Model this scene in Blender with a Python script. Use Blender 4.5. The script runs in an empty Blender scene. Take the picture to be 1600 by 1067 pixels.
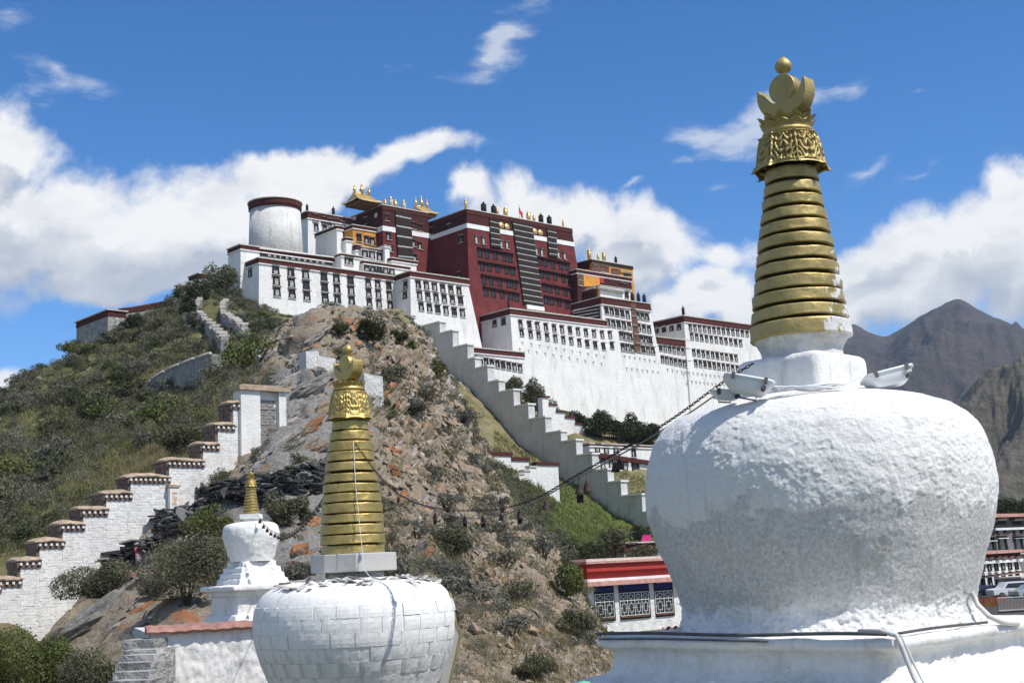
import bpy, math, random
import numpy as np
from mathutils import Vector, Matrix, Euler
from mathutils.bvhtree import BVHTree
rnd = random.Random(7)
rng = np.random.default_rng(11)
scn = bpy.context.scene
COL = scn.collection

# ---------------------------------------------------------------- camera
F = 2040.0
PITCH = math.atan(351.5/F)
ROLL = math.radians(-2.75)
cam_d = bpy.data.cameras.new('camera'); cam = bpy.data.objects.new('camera', cam_d); COL.objects.link(cam)
scn.camera = cam
cam_d.sensor_width = 36.0; cam_d.lens = 36.0*F/1600.0
cam_d.clip_start = 0.1; cam_d.clip_end = 60000
CAMR = (Matrix.Rotation(math.radians(90)+PITCH, 4, 'X') @ Matrix.Rotation(ROLL, 4, 'Z')).to_3x3()
cam.matrix_world = CAMR.to_4x4()
CNP = np.array(CAMR)

# ---------------------------------------------------------------- daylight
SUN = Vector((0.47, -0.29, 0.83)).normalized()
elev = math.asin(SUN.z); azim = math.atan2(SUN.x, SUN.y)
sun_d = bpy.data.lights.new('sun', 'SUN'); sun_d.energy = 4.7; sun_d.angle = math.radians(0.53)
sun_d.color = (1.0, 0.965, 0.90)
sun = bpy.data.objects.new('sun', sun_d); COL.objects.link(sun)
sun.rotation_euler = SUN.to_track_quat('Z', 'Y').to_euler()
scn.view_settings.view_transform = 'Standard'; scn.view_settings.look = 'None'
scn.view_settings.exposure = 0.05; scn.view_settings.gamma = 1.0
scn.view_settings.use_curve_mapping = False
scn.cycles.max_bounces = 5; scn.cycles.diffuse_bounces = 3; scn.cycles.glossy_bounces = 2
scn.cycles.transparent_max_bounces = 4; scn.cycles.caustics_reflective = False

def ray(px, py):
    v = CAMR @ Vector(((px-800)/F, -(py-533.5)/F, -1.0))
    return v
def P(px, py, d):                    # the place seen at that point of the view, d metres ahead
    v = ray(px, py)
    return v*(d/v.y)
def Pz(px, z, d):                    # same column, at a given height
    a = P(px, 300, d); b = P(px, 1100, d)
    t = (z-a.z)/(b.z-a.z)
    return a+(b-a)*t
def proj(p):
    c = CAMR.transposed() @ Vector(p)
    return (800+F*c.x/-c.z, 533.5-F*c.y/-c.z)

# ---------------------------------------------------------------- sky with clouds
world = bpy.data.worlds.new('World'); scn.world = world; world.use_nodes = True
def build_sky():
    nt = world.node_tree; N = nt.nodes; L = nt.links; N.clear()
    def n(t, **k):
        o = N.new(t)
        for a, b in k.items(): setattr(o, a, b)
        return o
    def m(op, a, b=None, c=None, tree=None, clamp=False):
        o = (tree or nt).nodes.new('ShaderNodeMath'); o.operation = op; o.use_clamp = clamp
        for i, v in enumerate((a, b, c)):
            if v is None: continue
            if isinstance(v, (int, float)): o.inputs[i].default_value = v
            else: (tree or nt).links.new(v, o.inputs[i])
        return o.outputs[0]
    sky = n('ShaderNodeTexSky', sky_type='NISHITA'); sky.sun_disc = False
    sky.sun_elevation = elev; sky.sun_rotation = azim; sky.altitude = 3650; sky.air_density = 1.0
    sky.dust_density = 0.2; sky.ozone_density = 1.5
    g = bpy.data.node_groups.new('cloud_density', 'ShaderNodeTree')
    g.interface.new_socket('V', in_out='INPUT', socket_type='NodeSocketVector')
    g.interface.new_socket('D', in_out='OUTPUT', socket_type='NodeSocketFloat')
    gi = g.nodes.new('NodeGroupInput'); go = g.nodes.new('NodeGroupOutput')
    def gm(*a, **k): return m(*a, tree=g, **k)
    def gn(t, **k):
        o = g.nodes.new(t)
        for a, b in k.items(): setattr(o, a, b)
        return o
    V = gi.outputs[0]
    warp = gn('ShaderNodeTexNoise', noise_dimensions='3D'); warp.inputs['Scale'].default_value = 8; warp.inputs['Detail'].default_value = 6
    g.links.new(V, warp.inputs['Vector'])
    vs = gn('ShaderNodeVectorMath', operation='SUBTRACT'); g.links.new(warp.outputs['Color'], vs.inputs[0]); vs.inputs[1].default_value = (.5, .5, .5)
    vm = gn('ShaderNodeVectorMath', operation='SCALE'); g.links.new(vs.outputs[0], vm.inputs[0]); vm.inputs['Scale'].default_value = 0.10
    va = gn('ShaderNodeVectorMath', operation='ADD'); g.links.new(V, va.inputs[0]); g.links.new(vm.outputs[0], va.inputs[1])
    W = va.outputs[0]
    def blobs(lst, src):
        acc = None
        for (px, py, rx, ry, w, tilt) in lst:
            d = ray(px, py).normalized()
            a0 = math.atan2(d.x, d.y); e0 = math.asin(d.z)
            # vector in (azimuth, elevation, 0)
            mp = gn('ShaderNodeMapping', vector_type='TEXTURE'); g.links.new(src, mp.inputs['Vector'])
            mp.inputs['Location'].default_value = (a0, e0, 0)
            mp.inputs['Rotation'].default_value = (0, 0, math.radians(tilt)+2.75*math.pi/180)
            mp.inputs['Scale'].default_value = (rx/F, ry/F, 1)
            ln = gn('ShaderNodeVectorMath', operation='LENGTH'); g.links.new(mp.outputs[0], ln.inputs[0])
            v = gm('MULTIPLY', gm('SUBTRACT', 1.0, ln.outputs['Value']), w)
            acc = v if acc is None else gm('SMOOTH_MAX', acc, v, 0.12)
        return acc
    big = [(90,360,260,130,1.0,0),(330,350,240,95,.9,-6),(30,215,75,60,.8,0),(480,270,190,50,1.0,4),(610,248,170,42,.7,2),
           (240,440,260,60,1.0,5),(-10,600,75,35,.9,0),(-120,330,200,160,1,0),
           (850,345,160,75,1.0,0),(1000,375,160,80,.9,-5),(1110,390,90,50,.8,0),(730,320,60,40,.8,0),
           (1095,455,105,70,1.0,8),(1160,500,100,55,.9,0),(1030,500,80,50,.8,0),(900,440,120,40,.6,0),
           (1420,440,160,100,1.0,0),(1580,335,80,70,.9,25),(1530,400,170,90,1.1,0),(1330,480,100,90,.9,0),(1670,420,130,130,1.0,0),(1580,440,120,90,1.0,0),
           (1230,560,200,60,.9,0)]
    wisp = [(775,62,105,40,.95,10),(100,118,85,26,.7,12),(10,48,55,42,.75,0),(1180,178,190,44,1.05,6),(1085,236,44,15,.6,0),(60,150,70,18,.5,20),
            (1352,268,42,14,.6,8),(990,282,36,9,.6,3),(1440,280,75,12,.45,4),(610,62,45,9,.35,0),(1440,155,45,10,.4,0),(1320,140,60,25,.6,18),(1150,265,60,10,.4,0)]
    b1 = blobs(big, W)
    n1 = gn('ShaderNodeTexNoise', noise_dimensions='3D'); n1.inputs['Scale'].default_value = 15; n1.inputs['Detail'].default_value = 10; n1.inputs['Roughness'].default_value = 0.6
    n1.inputs['Distortion'].default_value = 0.25
    g.links.new(V, n1.inputs['Vector'])
    f1 = gm('MULTIPLY', gm('SUBTRACT', n1.outputs['Fac'], .5), 1.45)
    # fair-weather clouds go on unseen beyond the frame, their cover set for ambient light
    sep = gn('ShaderNodeSeparateXYZ'); g.links.new(V, sep.inputs[0])
    az = gm('ABSOLUTE', sep.outputs[0])
    outm = gn('ShaderNodeMapRange'); g.links.new(az, outm.inputs[0]); outm.inputs[1].default_value = .45; outm.inputs[2].default_value = .65
    n2 = gn('ShaderNodeTexNoise', noise_dimensions='3D'); n2.inputs['Scale'].default_value = 3.4; n2.inputs['Detail'].default_value = 2; g.links.new(V, n2.inputs['Vector'])
    hi = gn('ShaderNodeMapRange'); g.links.new(sep.outputs[1], hi.inputs[0]); hi.inputs[1].default_value = .2; hi.inputs[2].default_value = 1.2; hi.inputs[3].default_value = 0; hi.inputs[4].default_value = .15
    o2 = gm('SUBTRACT', gm('MULTIPLY', gm('SUBTRACT', n2.outputs['Fac'], .49), 4.5), hi.outputs[0])
    o2 = gm('ADD', o2, gm('MULTIPLY', gm('SUBTRACT', 1.0, outm.outputs[0]), -3.0))
    D1 = gm('ADD', gm('MAXIMUM', b1, o2), f1)
    D1 = gm('MULTIPLY', D1, 3.6)
    mpw = gn('ShaderNodeMapping'); g.links.new(V, mpw.inputs['Vector']); mpw.inputs['Scale'].default_value = (10, 34, 10); mpw.inputs['Rotation'].default_value = (0, 0, .25)
    n3 = gn('ShaderNodeTexNoise', noise_dimensions='3D'); n3.inputs['Scale'].default_value = 1.6; n3.inputs['Detail'].default_value = 8; n3.inputs['Roughness'].default_value = .62; g.links.new(mpw.outputs[0], n3.inputs['Vector'])
    b2 = blobs(wisp, W)
    D2 = gm('MULTIPLY', gm('ADD', b2, gm('MULTIPLY', gm('SUBTRACT', n3.outputs['Fac'], .56), 2.2)), 1.15)
    D = gm('MAXIMUM', gm('MINIMUM', D1, 1.6), gm('MINIMUM', D2, .8))
    g.links.new(D, go.inputs[0])
    # direction -> (azimuth, elevation)
    tc = n('ShaderNodeTexCoord'); s = n('ShaderNodeSeparateXYZ'); L.new(tc.outputs['Generated'], s.inputs[0])
    A = m('ARCTAN2', s.outputs[0], s.outputs[1]); El = m('ARCSINE', s.outputs[2])
    def dens(da, de):
        c = n('ShaderNodeCombineXYZ')
        L.new(m('ADD', A, da), c.inputs[0]); L.new(m('ADD', El, de), c.inputs[1])
        q = n('ShaderNodeGroup'); q.node_tree = g; L.new(c.outputs[0], q.inputs[0]); return q.outputs[0]
    d0 = dens(0., 0.); d1 = dens(.010, .022); d2 = dens(.03, .075)
    alpha = n('ShaderNodeMapRange', interpolation_type='SMOOTHSTEP'); L.new(d0, alpha.inputs[0]); alpha.inputs[1].default_value = 0.0; alpha.inputs[2].default_value = 1.5
    # lit tops, greyer bases: how much cloud lies between here and the sun
    thick = m('ADD', m('MULTIPLY', m('ADD', d1, m('MULTIPLY', d2, .9)), .5), m('MULTIPLY', m('SUBTRACT', d1, d0), .9))
    lit = n('ShaderNodeMapRange', interpolation_type='SMOOTHSTEP'); L.new(thick, lit.inputs[0]); lit.inputs[1].default_value = -.1; lit.inputs[2].default_value = 1.5; lit.inputs[3].default_value = 1.0; lit.inputs[4].default_value = 0.0
    nn = n('ShaderNodeTexNoise'); nn.inputs['Scale'].default_value = 16; nn.inputs['Detail'].default_value = 7
    cc = n('ShaderNodeCombineXYZ'); L.new(A, cc.inputs[0]); L.new(m('MULTIPLY', El, 2.0), cc.inputs[1]); L.new(cc.outputs[0], nn.inputs['Vector'])
    lit2 = m('ADD', lit.outputs[0], m('MULTIPLY', m('SUBTRACT', nn.outputs['Fac'], .5), 1.5), clamp=True)
    cm = n('ShaderNodeMix', data_type='RGBA'); L.new(lit2, cm.inputs[0]); cm.inputs[6].default_value = (.50, .545, .62, 1); cm.inputs[7].default_value = (1.0, .99, .97, 1)
    skyc = n('ShaderNodeHueSaturation'); L.new(sky.outputs[0], skyc.inputs['Color']); skyc.inputs['Saturation'].default_value = 1.34; skyc.inputs['Value'].default_value = SKYV; skyc.inputs['Hue'].default_value = .503
    mx = n('ShaderNodeMix', data_type='RGBA'); L.new(m('MULTIPLY', alpha.outputs[0], .97), mx.inputs[0]); L.new(skyc.outputs[0], mx.inputs[6])
    sc = n('ShaderNodeVectorMath', operation='SCALE'); L.new(cm.outputs[2], sc.inputs[0]); sc.inputs['Scale'].default_value = 1.0/SKYS
    L.new(sc.outputs[0], mx.inputs[7])
    bg = n('ShaderNodeBackground'); bg.inputs['Strength'].default_value = SKYS
    L.new(mx.outputs[2], bg.inputs['Color'])
    out = n('ShaderNodeOutputWorld'); L.new(bg.outputs[0], out.inputs['Surface'])
SKYS = 0.15; SKYV = 1.18
build_sky()
world.cycles.sampling_method = 'MANUAL'; world.cycles.sample_map_resolution = 512

# ---------------------------------------------------------------- helpers
def smoothstep(a, b, x): 
    t = np.clip((x-a)/(b-a), 0, 1); return t*t*(3-2*t)
_perm = np.random.default_rng(3).permutation(512); _perm = np.concatenate([_perm, _perm, _perm])
_g = np.random.default_rng(4).normal(size=(512, 3)); _g /= np.linalg.norm(_g, axis=1)[:, None]
def perlin(p):
    p = np.asarray(p, dtype=np.float64); i = np.floor(p).astype(np.int64); f = p-i; i &= 511
    u = f*f*f*(f*(f*6-15)+10)
    r = 0
    for dx in (0, 1):
        for dy in (0, 1):
            for dz in (0, 1):
                h = _perm[_perm[_perm[(i[:, 0]+dx) & 511]+((i[:, 1]+dy) & 511)]+((i[:, 2]+dz) & 511)]
                w = (u[:, 0] if dx else 1-u[:, 0])*(u[:, 1] if dy else 1-u[:, 1])*(u[:, 2] if dz else 1-u[:, 2])
                r = r+w*((f[:, 0]-dx)*_g[h, 0]+(f[:, 1]-dy)*_g[h, 1]+(f[:, 2]-dz)*_g[h, 2])
    return r
def fbm(p, o=4, rough=.5, ridge=False):
    a = 1; s = 0; r = 0
    for k in range(o):
        v = perlin(p*(2.03**k)+k*17.3)
        if ridge: v = .35-np.abs(v)
        r = r+a*v; a *= rough
    return r

def tag(o, label=None, cat=None, group=None, kind=None):
    if label: o['label'] = label
    if cat: o['category'] = cat
    if group: o['group'] = group
    if kind: o['kind'] = kind
    return o
def empty(name, loc, label=None, cat=None, group=None):
    o = bpy.data.objects.new(name, None); COL.objects.link(o); o.location = loc; o.empty_display_size = .3
    return tag(o, label, cat, group)
def link(name, me, parent=None, loc=None, rot=None):
    o = bpy.data.objects.new(name, me); COL.objects.link(o)
    if parent is not None: o.parent = parent
    if loc is not None: o.location = loc
    if rot is not None:
        o.rotation_mode = 'QUATERNION'; o.rotation_quaternion = rot
    return o
def copy_tree(o, parent=None):
    c = o.copy(); COL.objects.link(c)
    if parent is not None: c.parent = parent
    for ch in list(o.children): copy_tree(ch, c)
    return c

class MB:
    """collects faces in world coordinates (or local ones) and links them as one mesh object"""
    def __init__(s): s.v = []; s.f = []; s.m = []; s.sm = []
    def add(s, vs, fs, mi=0, smooth=False):
        b = len(s.v); s.v.extend(Vector(v) for v in vs)
        for f in fs: s.f.append([b+i for i in f]); s.m.append(mi); s.sm.append(smooth)
        return s
    def hexa(s, q, mi=0):              # 4 bottom, 4 top, both counter-clockwise from above
        return s.add(q, [(3,2,1,0),(4,5,6,7),(0,1,5,4),(1,2,6,5),(2,3,7,6),(3,0,4,7)], mi)
    def box(s, c, sz, R=None, mi=0):
        q = []
        for z in (-.5, .5):
            for x, y in ((-.5,-.5),(.5,-.5),(.5,.5),(-.5,.5)):
                v = Vector((x*sz[0], y*sz[1], z*sz[2]))
                if R is not None: v = R @ v
                q.append(Vector(c)+v)
        return s.hexa(q, mi)
    def lathe(s, c, prof, n=48, mi=0, smooth=True, caps=True, R=None, ph=0):
        vs = []
        for r, z in prof:
            for k in range(n):
                a = 2*math.pi*k/n+ph; v = Vector((r*math.cos(a), r*math.sin(a), z))
                if R is not None: v = R @ v
                vs.append(Vector(c)+v)
        fs = []
        for j in range(len(prof)-1):
            for k in range(n):
                fs.append((j*n+k, j*n+(k+1)%n, (j+1)*n+(k+1)%n, (j+1)*n+k))
        s.add(vs, fs, mi, smooth)
        if caps:
            b = len(s.v)-len(vs)
            s.f.append([b+k for k in range(n)][::-1]); s.m.append(mi); s.sm.append(False)
            s.f.append([b+(len(prof)-1)*n+k for k in range(n)]); s.m.append(mi); s.sm.append(False)
        return s
    def tube(s, pts, r, n=6, mi=0):
        pts = [Vector(p) for p in pts]; rs = r if isinstance(r, (list, tuple)) else [r]*len(pts)
        vs = []
        for i, p in enumerate(pts):
            d = (pts[min(i+1, len(pts)-1)]-pts[max(i-1, 0)]).normalized()
            a = d.cross(Vector((0, 0, 1)))
            if a.length < 1e-3: a = d.cross(Vector((1, 0, 0)))
            a.normalize(); b = d.cross(a)
            for k in range(n):
                t = 2*math.pi*k/n; vs.append(p+(a*math.cos(t)+b*math.sin(t))*rs[i])
        fs = [(j*n+k, j*n+(k+1)%n, (j+1)*n+(k+1)%n, (j+1)*n+k) for j in range(len(pts)-1) for k in range(n)]
        fs += [tuple(range(n))[::-1], tuple((len(pts)-1)*n+k for k in range(n))]
        return s.add(vs, fs, mi, True)
    def mesh(s, name, mats, off=None):
        me = bpy.data.meshes.new(name)
        o = Vector(off) if off is not None else Vector((0, 0, 0))
        me.from_pydata([tuple(v-o) for v in s.v], [], s.f)
        for x in (mats if isinstance(mats, (list, tuple)) else [mats]): me.materials.append(x)
        me.polygons.foreach_set('material_index', s.m); me.polygons.foreach_set('use_smooth', s.sm)
        me.update(); return me
    def build(s, name, mats, parent=None):
        """world-coordinate vertices; parents carry no rotation"""
        base = Vector((0, 0, 0)); p = parent
        while p is not None: base += p.location; p = p.parent
        return link(name, s.mesh(name, mats, base), parent)

def np_mesh(name, V, Fq, mats, smooth=True):
    me = bpy.data.meshes.new(name)
    V = np.asarray(V, dtype=np.float32); Fq = np.asarray(Fq, dtype=np.int32)
    k = Fq.shape[1]
    me.vertices.add(len(V)); me.vertices.foreach_set('co', V.ravel())
    me.loops.add(Fq.size); me.loops.foreach_set('vertex_index', Fq.ravel())
    me.polygons.add(len(Fq)); me.polygons.foreach_set('loop_start', np.arange(len(Fq), dtype=np.int32)*k)
    for m_ in (mats if isinstance(mats, (list, tuple)) else [mats]): me.materials.append(m_)
    me.polygons.foreach_set('use_smooth', np.full(len(Fq), smooth))
    me.update(calc_edges=True); me.validate(); return me
def grid_faces(nr, nc):
    i = np.arange(nr*nc).reshape(nr, nc)
    return np.stack([i[:-1, :-1], i[:-1, 1:], i[1:, 1:], i[1:, :-1]], -1).reshape(-1, 4)
def attr(me, name, vals):
    a = me.attributes.new(name, 'FLOAT', 'POINT'); a.data.foreach_set('value', np.asarray(vals, dtype=np.float32))

# ---------------------------------------------------------------- materials
class Mat:
    def __init__(s, name, rough=.8, metal=0.0, spec=.3):
        s.m = bpy.data.materials.new(name); s.m.use_nodes = True; s.nt = s.m.node_tree
        s.b = s.nt.nodes['Principled BSDF']; s.b.inputs['Roughness'].default_value = rough
        s.b.inputs['Metallic'].default_value = metal; s.b.inputs['Specular IOR Level'].default_value = spec
        s.tc = s.nt.nodes.new('ShaderNodeTexCoord')
    def n(s, t, **k):
        o = s.nt.nodes.new(t)
        for a, b in k.items(): setattr(o, a, b)
        return o
    def lk(s, a, b): s.nt.links.new(a, b)
    def noise(s, scale, detail=4, rough=.55, sv=(1, 1, 1), rot=(0, 0, 0), dist=0, co='Object'):
        mp = s.n('ShaderNodeMapping'); s.lk(s.tc.outputs[co], mp.inputs[0]); mp.inputs['Scale'].default_value = sv; mp.inputs['Rotation'].default_value = rot
        o = s.n('ShaderNodeTexNoise'); s.lk(mp.outputs[0], o.inputs['Vector'])
        o.inputs['Scale'].default_value = scale; o.inputs['Detail'].default_value = detail; o.inputs['Roughness'].default_value = rough; o.inputs['Distortion'].default_value = dist
        return o.outputs['Fac']
    def rng(s, v, a, b, c=0., d=1.):
        o = s.n('ShaderNodeMapRange'); s.lk(v, o.inputs[0])
        for i, x in enumerate((a, b, c, d)): o.inputs[i+1].default_value = x
        return o.outputs[0]
    def math(s, op, a, b=0.):
        o = s.n('ShaderNodeMath', operation=op)
        for i, v in enumerate((a, b)):
            if isinstance(v, (int, float)): o.inputs[i].default_value = v
            else: s.lk(v, o.inputs[i])
        return o.outputs[0]
    def mix(s, f, a, b, mode='MIX'):
        o = s.n('ShaderNodeMix', data_type='RGBA', blend_type=mode)
        for i, v in ((0, f), (6, a), (7, b)):
            if isinstance(v, (int, float)): o.inputs[i].default_value = v
            elif isinstance(v, tuple): o.inputs[i].default_value = (*v, 1) if len(v) == 3 else v
            else: s.lk(v, o.inputs[i])
        return o.outputs[2]
    def attr(s, name):
        o = s.n('ShaderNodeAttribute'); o.attribute_name = name; return o.outputs['Fac']
    def col(s, c):
        if isinstance(c, tuple): s.b.inputs['Base Color'].default_value = (*c, 1)
        else: s.lk(c, s.b.inputs['Base Color'])
        return s
    def bump(s, h, dist=.02, strength=1.0):
        o = s.n('ShaderNodeBump'); s.lk(h, o.inputs['Height']); o.inputs['Distance'].default_value = dist; o.inputs['Strength'].default_value = strength
        s.lk(o.outputs[0], s.b.inputs['Normal']); return s

def plain(name, c, rough=.7, metal=0., var=.15, scale=1.5, bump=0., bscale=8, spec=.3):
    M = Mat(name, rough, metal, spec)
    f = M.noise(scale, 5)
    lo = tuple(x*(1-var) for x in c); hi = tuple(min(1, x*(1+var)) for x in c)
    M.col(M.mix(M.rng(f, .3, .7), lo, hi))
    if bump: M.bump(M.noise(bscale, 5), bump)
    return M.m
# ---------------------------------------------------------------- shared materials
def wash(name, base=(.80,.79,.77), dirt=.25, sc=.25, rough=.9, bump=.05, streak=True, bs=3):
    M = Mat(name, rough, 0, .15)
    a = M.noise(sc, 6, .65); s = M.noise(sc*3, 5, .6, sv=(1, 1, .18)); f = M.noise(bs, 6, .7)
    c = M.mix(M.rng(a, .35, .72, 0, dirt), base, (.50, .48, .45))
    if streak: c = M.mix(M.rng(s, .52, .75, 0, dirt*1.3), c, (.42, .40, .37))
    c = M.mix(M.rng(f, .55, .75, 0, dirt*.8), c, (.55, .53, .5))
    M.col(c); M.bump(f, bump); return M.m
MT = {}
MT['white'] = wash('whitewash', (.83,.81,.78), dirt=.42, sc=.16, bump=.25, bs=1.1)
MT['white_old'] = wash('weathered_whitewash', (.70,.69,.67), .75, .25, bump=.25, bs=1.3)
MT['white_near'] = wash('whitewashed_masonry', (.85,.83,.795), .4, .8, bump=.05, bs=7)
MT['trim'] = plain('pale_coping', (.55,.50,.44), .85, var=.2, scale=.8)
MT['whitetrim'] = plain('white_trim', (.75,.74,.72), .85, var=.12, scale=.8)
MT['maroon'] = plain('maroon_frieze', (.085,.024,.021), .95, var=.3, scale=1.2, bump=.15, bscale=5)
MT['red'] = plain('red_earth_wall', (.145,.030,.030), .92, var=.25, scale=.3, bump=.12, bscale=1.5)
MT['reddark'] = plain('dark_red_storey', (.06,.016,.016), .92, var=.2, scale=.5)
MT['black'] = plain('black_frame', (.022,.02,.019), .8, var=.3)
MT['glass'] = plain('dark_glass', (.03,.032,.036), .18, var=.4, scale=.7, spec=.5)
MT['curtain'] = plain('window_cloth', (.42,.42,.40), .9, var=.3)
MT['brown'] = plain('brown_wood', (.14,.07,.045), .8, var=.3)
MT['yak'] = plain('black_hair_curtain', (.035,.025,.023), 1, var=.4, bump=.2, bscale=1)
MT['orange'] = plain('orange_wall', (.62,.27,.05), .85, var=.15, scale=.5)
MT['crimson'] = plain('crimson_wall', (.42,.03,.05), .85)
MT['roofgold'] = Mat('gilt_roof', .42, .75, .5); MT['roofgold'].col(MT['roofgold'].mix(MT['roofgold'].rng(MT['roofgold'].noise(.8), .3, .7), (.62,.40,.14), (.80,.58,.26))); MT['roofgold'] = MT['roofgold'].m
MT['stone'] = plain('grey_stone', (.30,.285,.265), .95, var=.35, scale=.7, bump=.3, bscale=2)

MT['enamel'] = plain('white_enamel', (.74,.75,.76), .35, var=.06, spec=.5)
# ---------------------------------------------------------------- ground and hill
STREET = -6.0
CTRL = {   # column of the view : (row, metres ahead, rock) or ('z', height, metres, rock)
 -500: [('z',-4.5,12,.1),(1130,35,.1),(1040,60,.1),(920,90,.1),(850,140,.1),(790,190,.15),(740,250,.1),(700,300,.1),('z',6,400,.1),('z',-6,600,.1)],
 -200: [('z',-4.5,12,.1),(1130,35,.1),(1040,62,.1),(910,88,.1),(840,130,.1),(770,190,.25),(710,240,.2),(660,290,.1),('z',8,390,.1),('z',-6,600,.1)],
 0: [('z',-4.5,12,.1),(1130,32,.1),(1040,68,.1),(905,80,.1),(870,90,.1),(800,130,.1),(720,185,.3),(660,235,.25),(612,285,.1),('z',20,380,.1),('z',-6,600,.1)],
 60: [('z',-4.5,12,.1),(1130,32,.1),(1035,60,.1),(1018,74,.2),(1012,75.5,.2),(886,80.5,.1),(846,94,.1),(785,130,.1),(700,188,.35),(640,240,.25),(575,300,.1),('z',28,390,.1),('z',-6,610,.1)],
 120: [('z',-4.5,12,.1),(1130,32,.1),(1040,57,.4),(985,72,.7),(975,76.6,.7),(862,81.5,.1),(812,96,.1),(750,130,.1),(670,190,.15),(610,250,.15),(548,330,.1),('z',42,400,.1),('z',-6,620,.1)],
 200: [('z',-4.5,12,.1),(1130,30,.2),(1010,55,.6),(925,68,.8),(905,78.8,.8),(803,83.8,.3),(762,95,.2),(715,130,.2),(640,195,.1),(570,270,.1),(517,350,.1),('z',66,400,.1),('z',-6,650,.1)],
 300: [('z',-4.5,12,.1),(1130,30,.3),(1040,46,.6),(930,60,.8),(865,72,.9),(828,81.2,.9),(745,86.5,.4),(713,98,.1),(650,130,.15),(600,185,.3),(550,245,.2),(497,315,.1),(455,380,.1),('z',85,430,.1),('z',-6,680,.1)],
 360: [('z',-4.5,12,.1),(1130,30,.3),(1050,45,.6),(930,60,.8),(830,74,.9),(730,86,.7),(670,97,.2),(612,125,.3),(550,190,.3),(510,270,.1),(462,375,.1),('z',88,430,.1),('z',-6,700,.1)],
 405: [('z',-4.5,12,.1),(1130,30,.3),(1055,45,.6),(920,60,.8),(830,72,.9),(740,82,1),(650,96,.9),(600,120,.5),(550,180,.4),(520,260,.2),(486,390,.1),('z',84,450,.1),('z',-6,720,.1)],
 450: [('z',-4.5,12,.1),(1130,30,.3),(1055,45,.6),(920,58,.8),(820,70,.9),(740,79,1),(670,88,1),(610,99,1),(560,130,.8),(528,200,.5),(510,300,.3),(494,400,.1),('z',82,470,.1),('z',-6,730,.1)],
 500: [('z',-4.5,12,.1),(1130,30,.3),(1055,45,.7),(920,60,.8),(810,72,.9),(730,80,1),(650,90,1),(580,104,1),(522,122,1),('z',27,140,.6),('z',44,220,.3),('z',60,300,.2),(506,405,.1),('z',80,480,.1),('z',-6,740,.1)],
 560: [('z',-4.5,12,.1),(1130,30,.3),(1060,42,.7),(930,60,.8),(810,75,.9),(710,88,1),(610,104,1),(550,122,1),(528,145,.8),('z',36,180,.4),('z',58,300,.2),(512,412,.1),('z',80,480,.1),('z',-6,750,.1)],
 620: [('z',-4.5,12,.1),(1130,30,.3),(1060,42,.7),(950,56,.8),(850,72,.9),(750,88,.9),(660,106,.9),(590,130,.8),(545,170,.7),('z',44,220,.3),('z',58,320,.2),(526,425,.2),('z',76,490,.1),('z',-6,760,.1)],
 660: [('z',-4.5,12,.1),(1130,30,.3),(1060,42,.7),(950,58,.7),(850,76,.8),(750,95,.8),(680,114,.8),(625,138,.8),(585,170,.8),('z',42,230,.3),('z',54,320,.3),(556,430,.2),('z',76,490,.1),('z',-6,760,.1)],
 700: [('z',-5,12,.1),(1130,30,.3),(1060,43,.7),(950,62,.7),(870,78,.7),(800,95,.7),(730,116,.7),(670,142,.7),(640,170,.6),(620,240,.3),(592,418,.2),('z',66,450,.1),('z',72,490,.1),('z',-6,760,.1)],
 760: [('z',-5,12,.1),(1130,30,.3),(1060,44,.7),(955,65,.7),(880,82,.6),(815,100,.6),(758,124,.5),(737,150,.3),(733,220,.1),(728,300,.1),(722,340,.1),(686,375,.15),(642,402,.2),('z',62,440,.1),('z',66,490,.1),('z',-6,760,.1)],
 820: [('z',-5,12,.1),(1130,30,.3),(1070,45,.7),(965,66,.7),(885,85,.6),(828,105,.5),('z',1,140,.2),('z',4,200,.1),(792,280,.0),(760,330,.0),(708,388,.1),('z',46,415,.3),('z',58,440,.1),('z',64,500,.1),('z',-6,780,.1)],
 880: [('z',-5.5,12,.1),(1130,30,.3),(1075,47,.7),(985,68,.7),(925,88,.6),(872,112,.4),('z',-4.5,140,.2),('z',-5.5,220,.1),(848,290,.0),(805,340,.0),(757,378,.1),('z',36,400,.2),('z',50,430,.1),('z',58,500,.1),('z',-6,790,.1)],
 930: [('z',-5.8,12,.1),(1130,33,.3),(1085,50,.6),(1015,68,.5),(962,96,.4),('z',-5.5,108,.2),('z',-6,125,.1),('z',-6,240,.1),(852,315,.0),(828,340,.0),(792,366,.1),('z',28,385,.2),('z',46,430,.1),('z',54,500,.1),('z',-6,800,.1)],
 960: [('z',-6,12,.1),('z',-6,60,.5),('z',-5.9,90,.2),('z',-6,110,.1),('z',-6,250,.1),(856,325,.0),(842,342,.0),(818,361,.1),('z',24,380,.2),('z',44,430,.1),('z',52,500,.1),('z',-6,800,.1)],
 1000: [('z',-6,12,.1),('z',-6,110,.1),('z',-6,260,.1),(857,330,.0),(840,352,.1),('z',20,372,.2),('z',42,435,.1),('z',50,500,.1),('z',-6,800,.1)],
 1100: [('z',-6,12,.1),('z',-6,110,.1),('z',-6,300,.1),('z',4,350,.1),('z',16,390,.2),('z',38,450,.1),('z',46,520,.1),('z',-6,820,.1)],
 1250: [('z',-6,12,.1),('z',-6,110,.1),('z',-6,330,.1),('z',0,380,.1),('z',14,430,.2),('z',34,520,.1),('z',36,580,.1),('z',-6,860,.1)],
 1400: [('z',-6,12,.1),('z',-6,110,.1),('z',-6,400,.1),('z',-4,480,.1),('z',4,600,.1),('z',-6,860,.1)],
 1500: [('z',-6,12,.1),('z',-6,900,.1)],
 1750: [('z',-6,12,.1),('z',-6,900,.1)],
}
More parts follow.
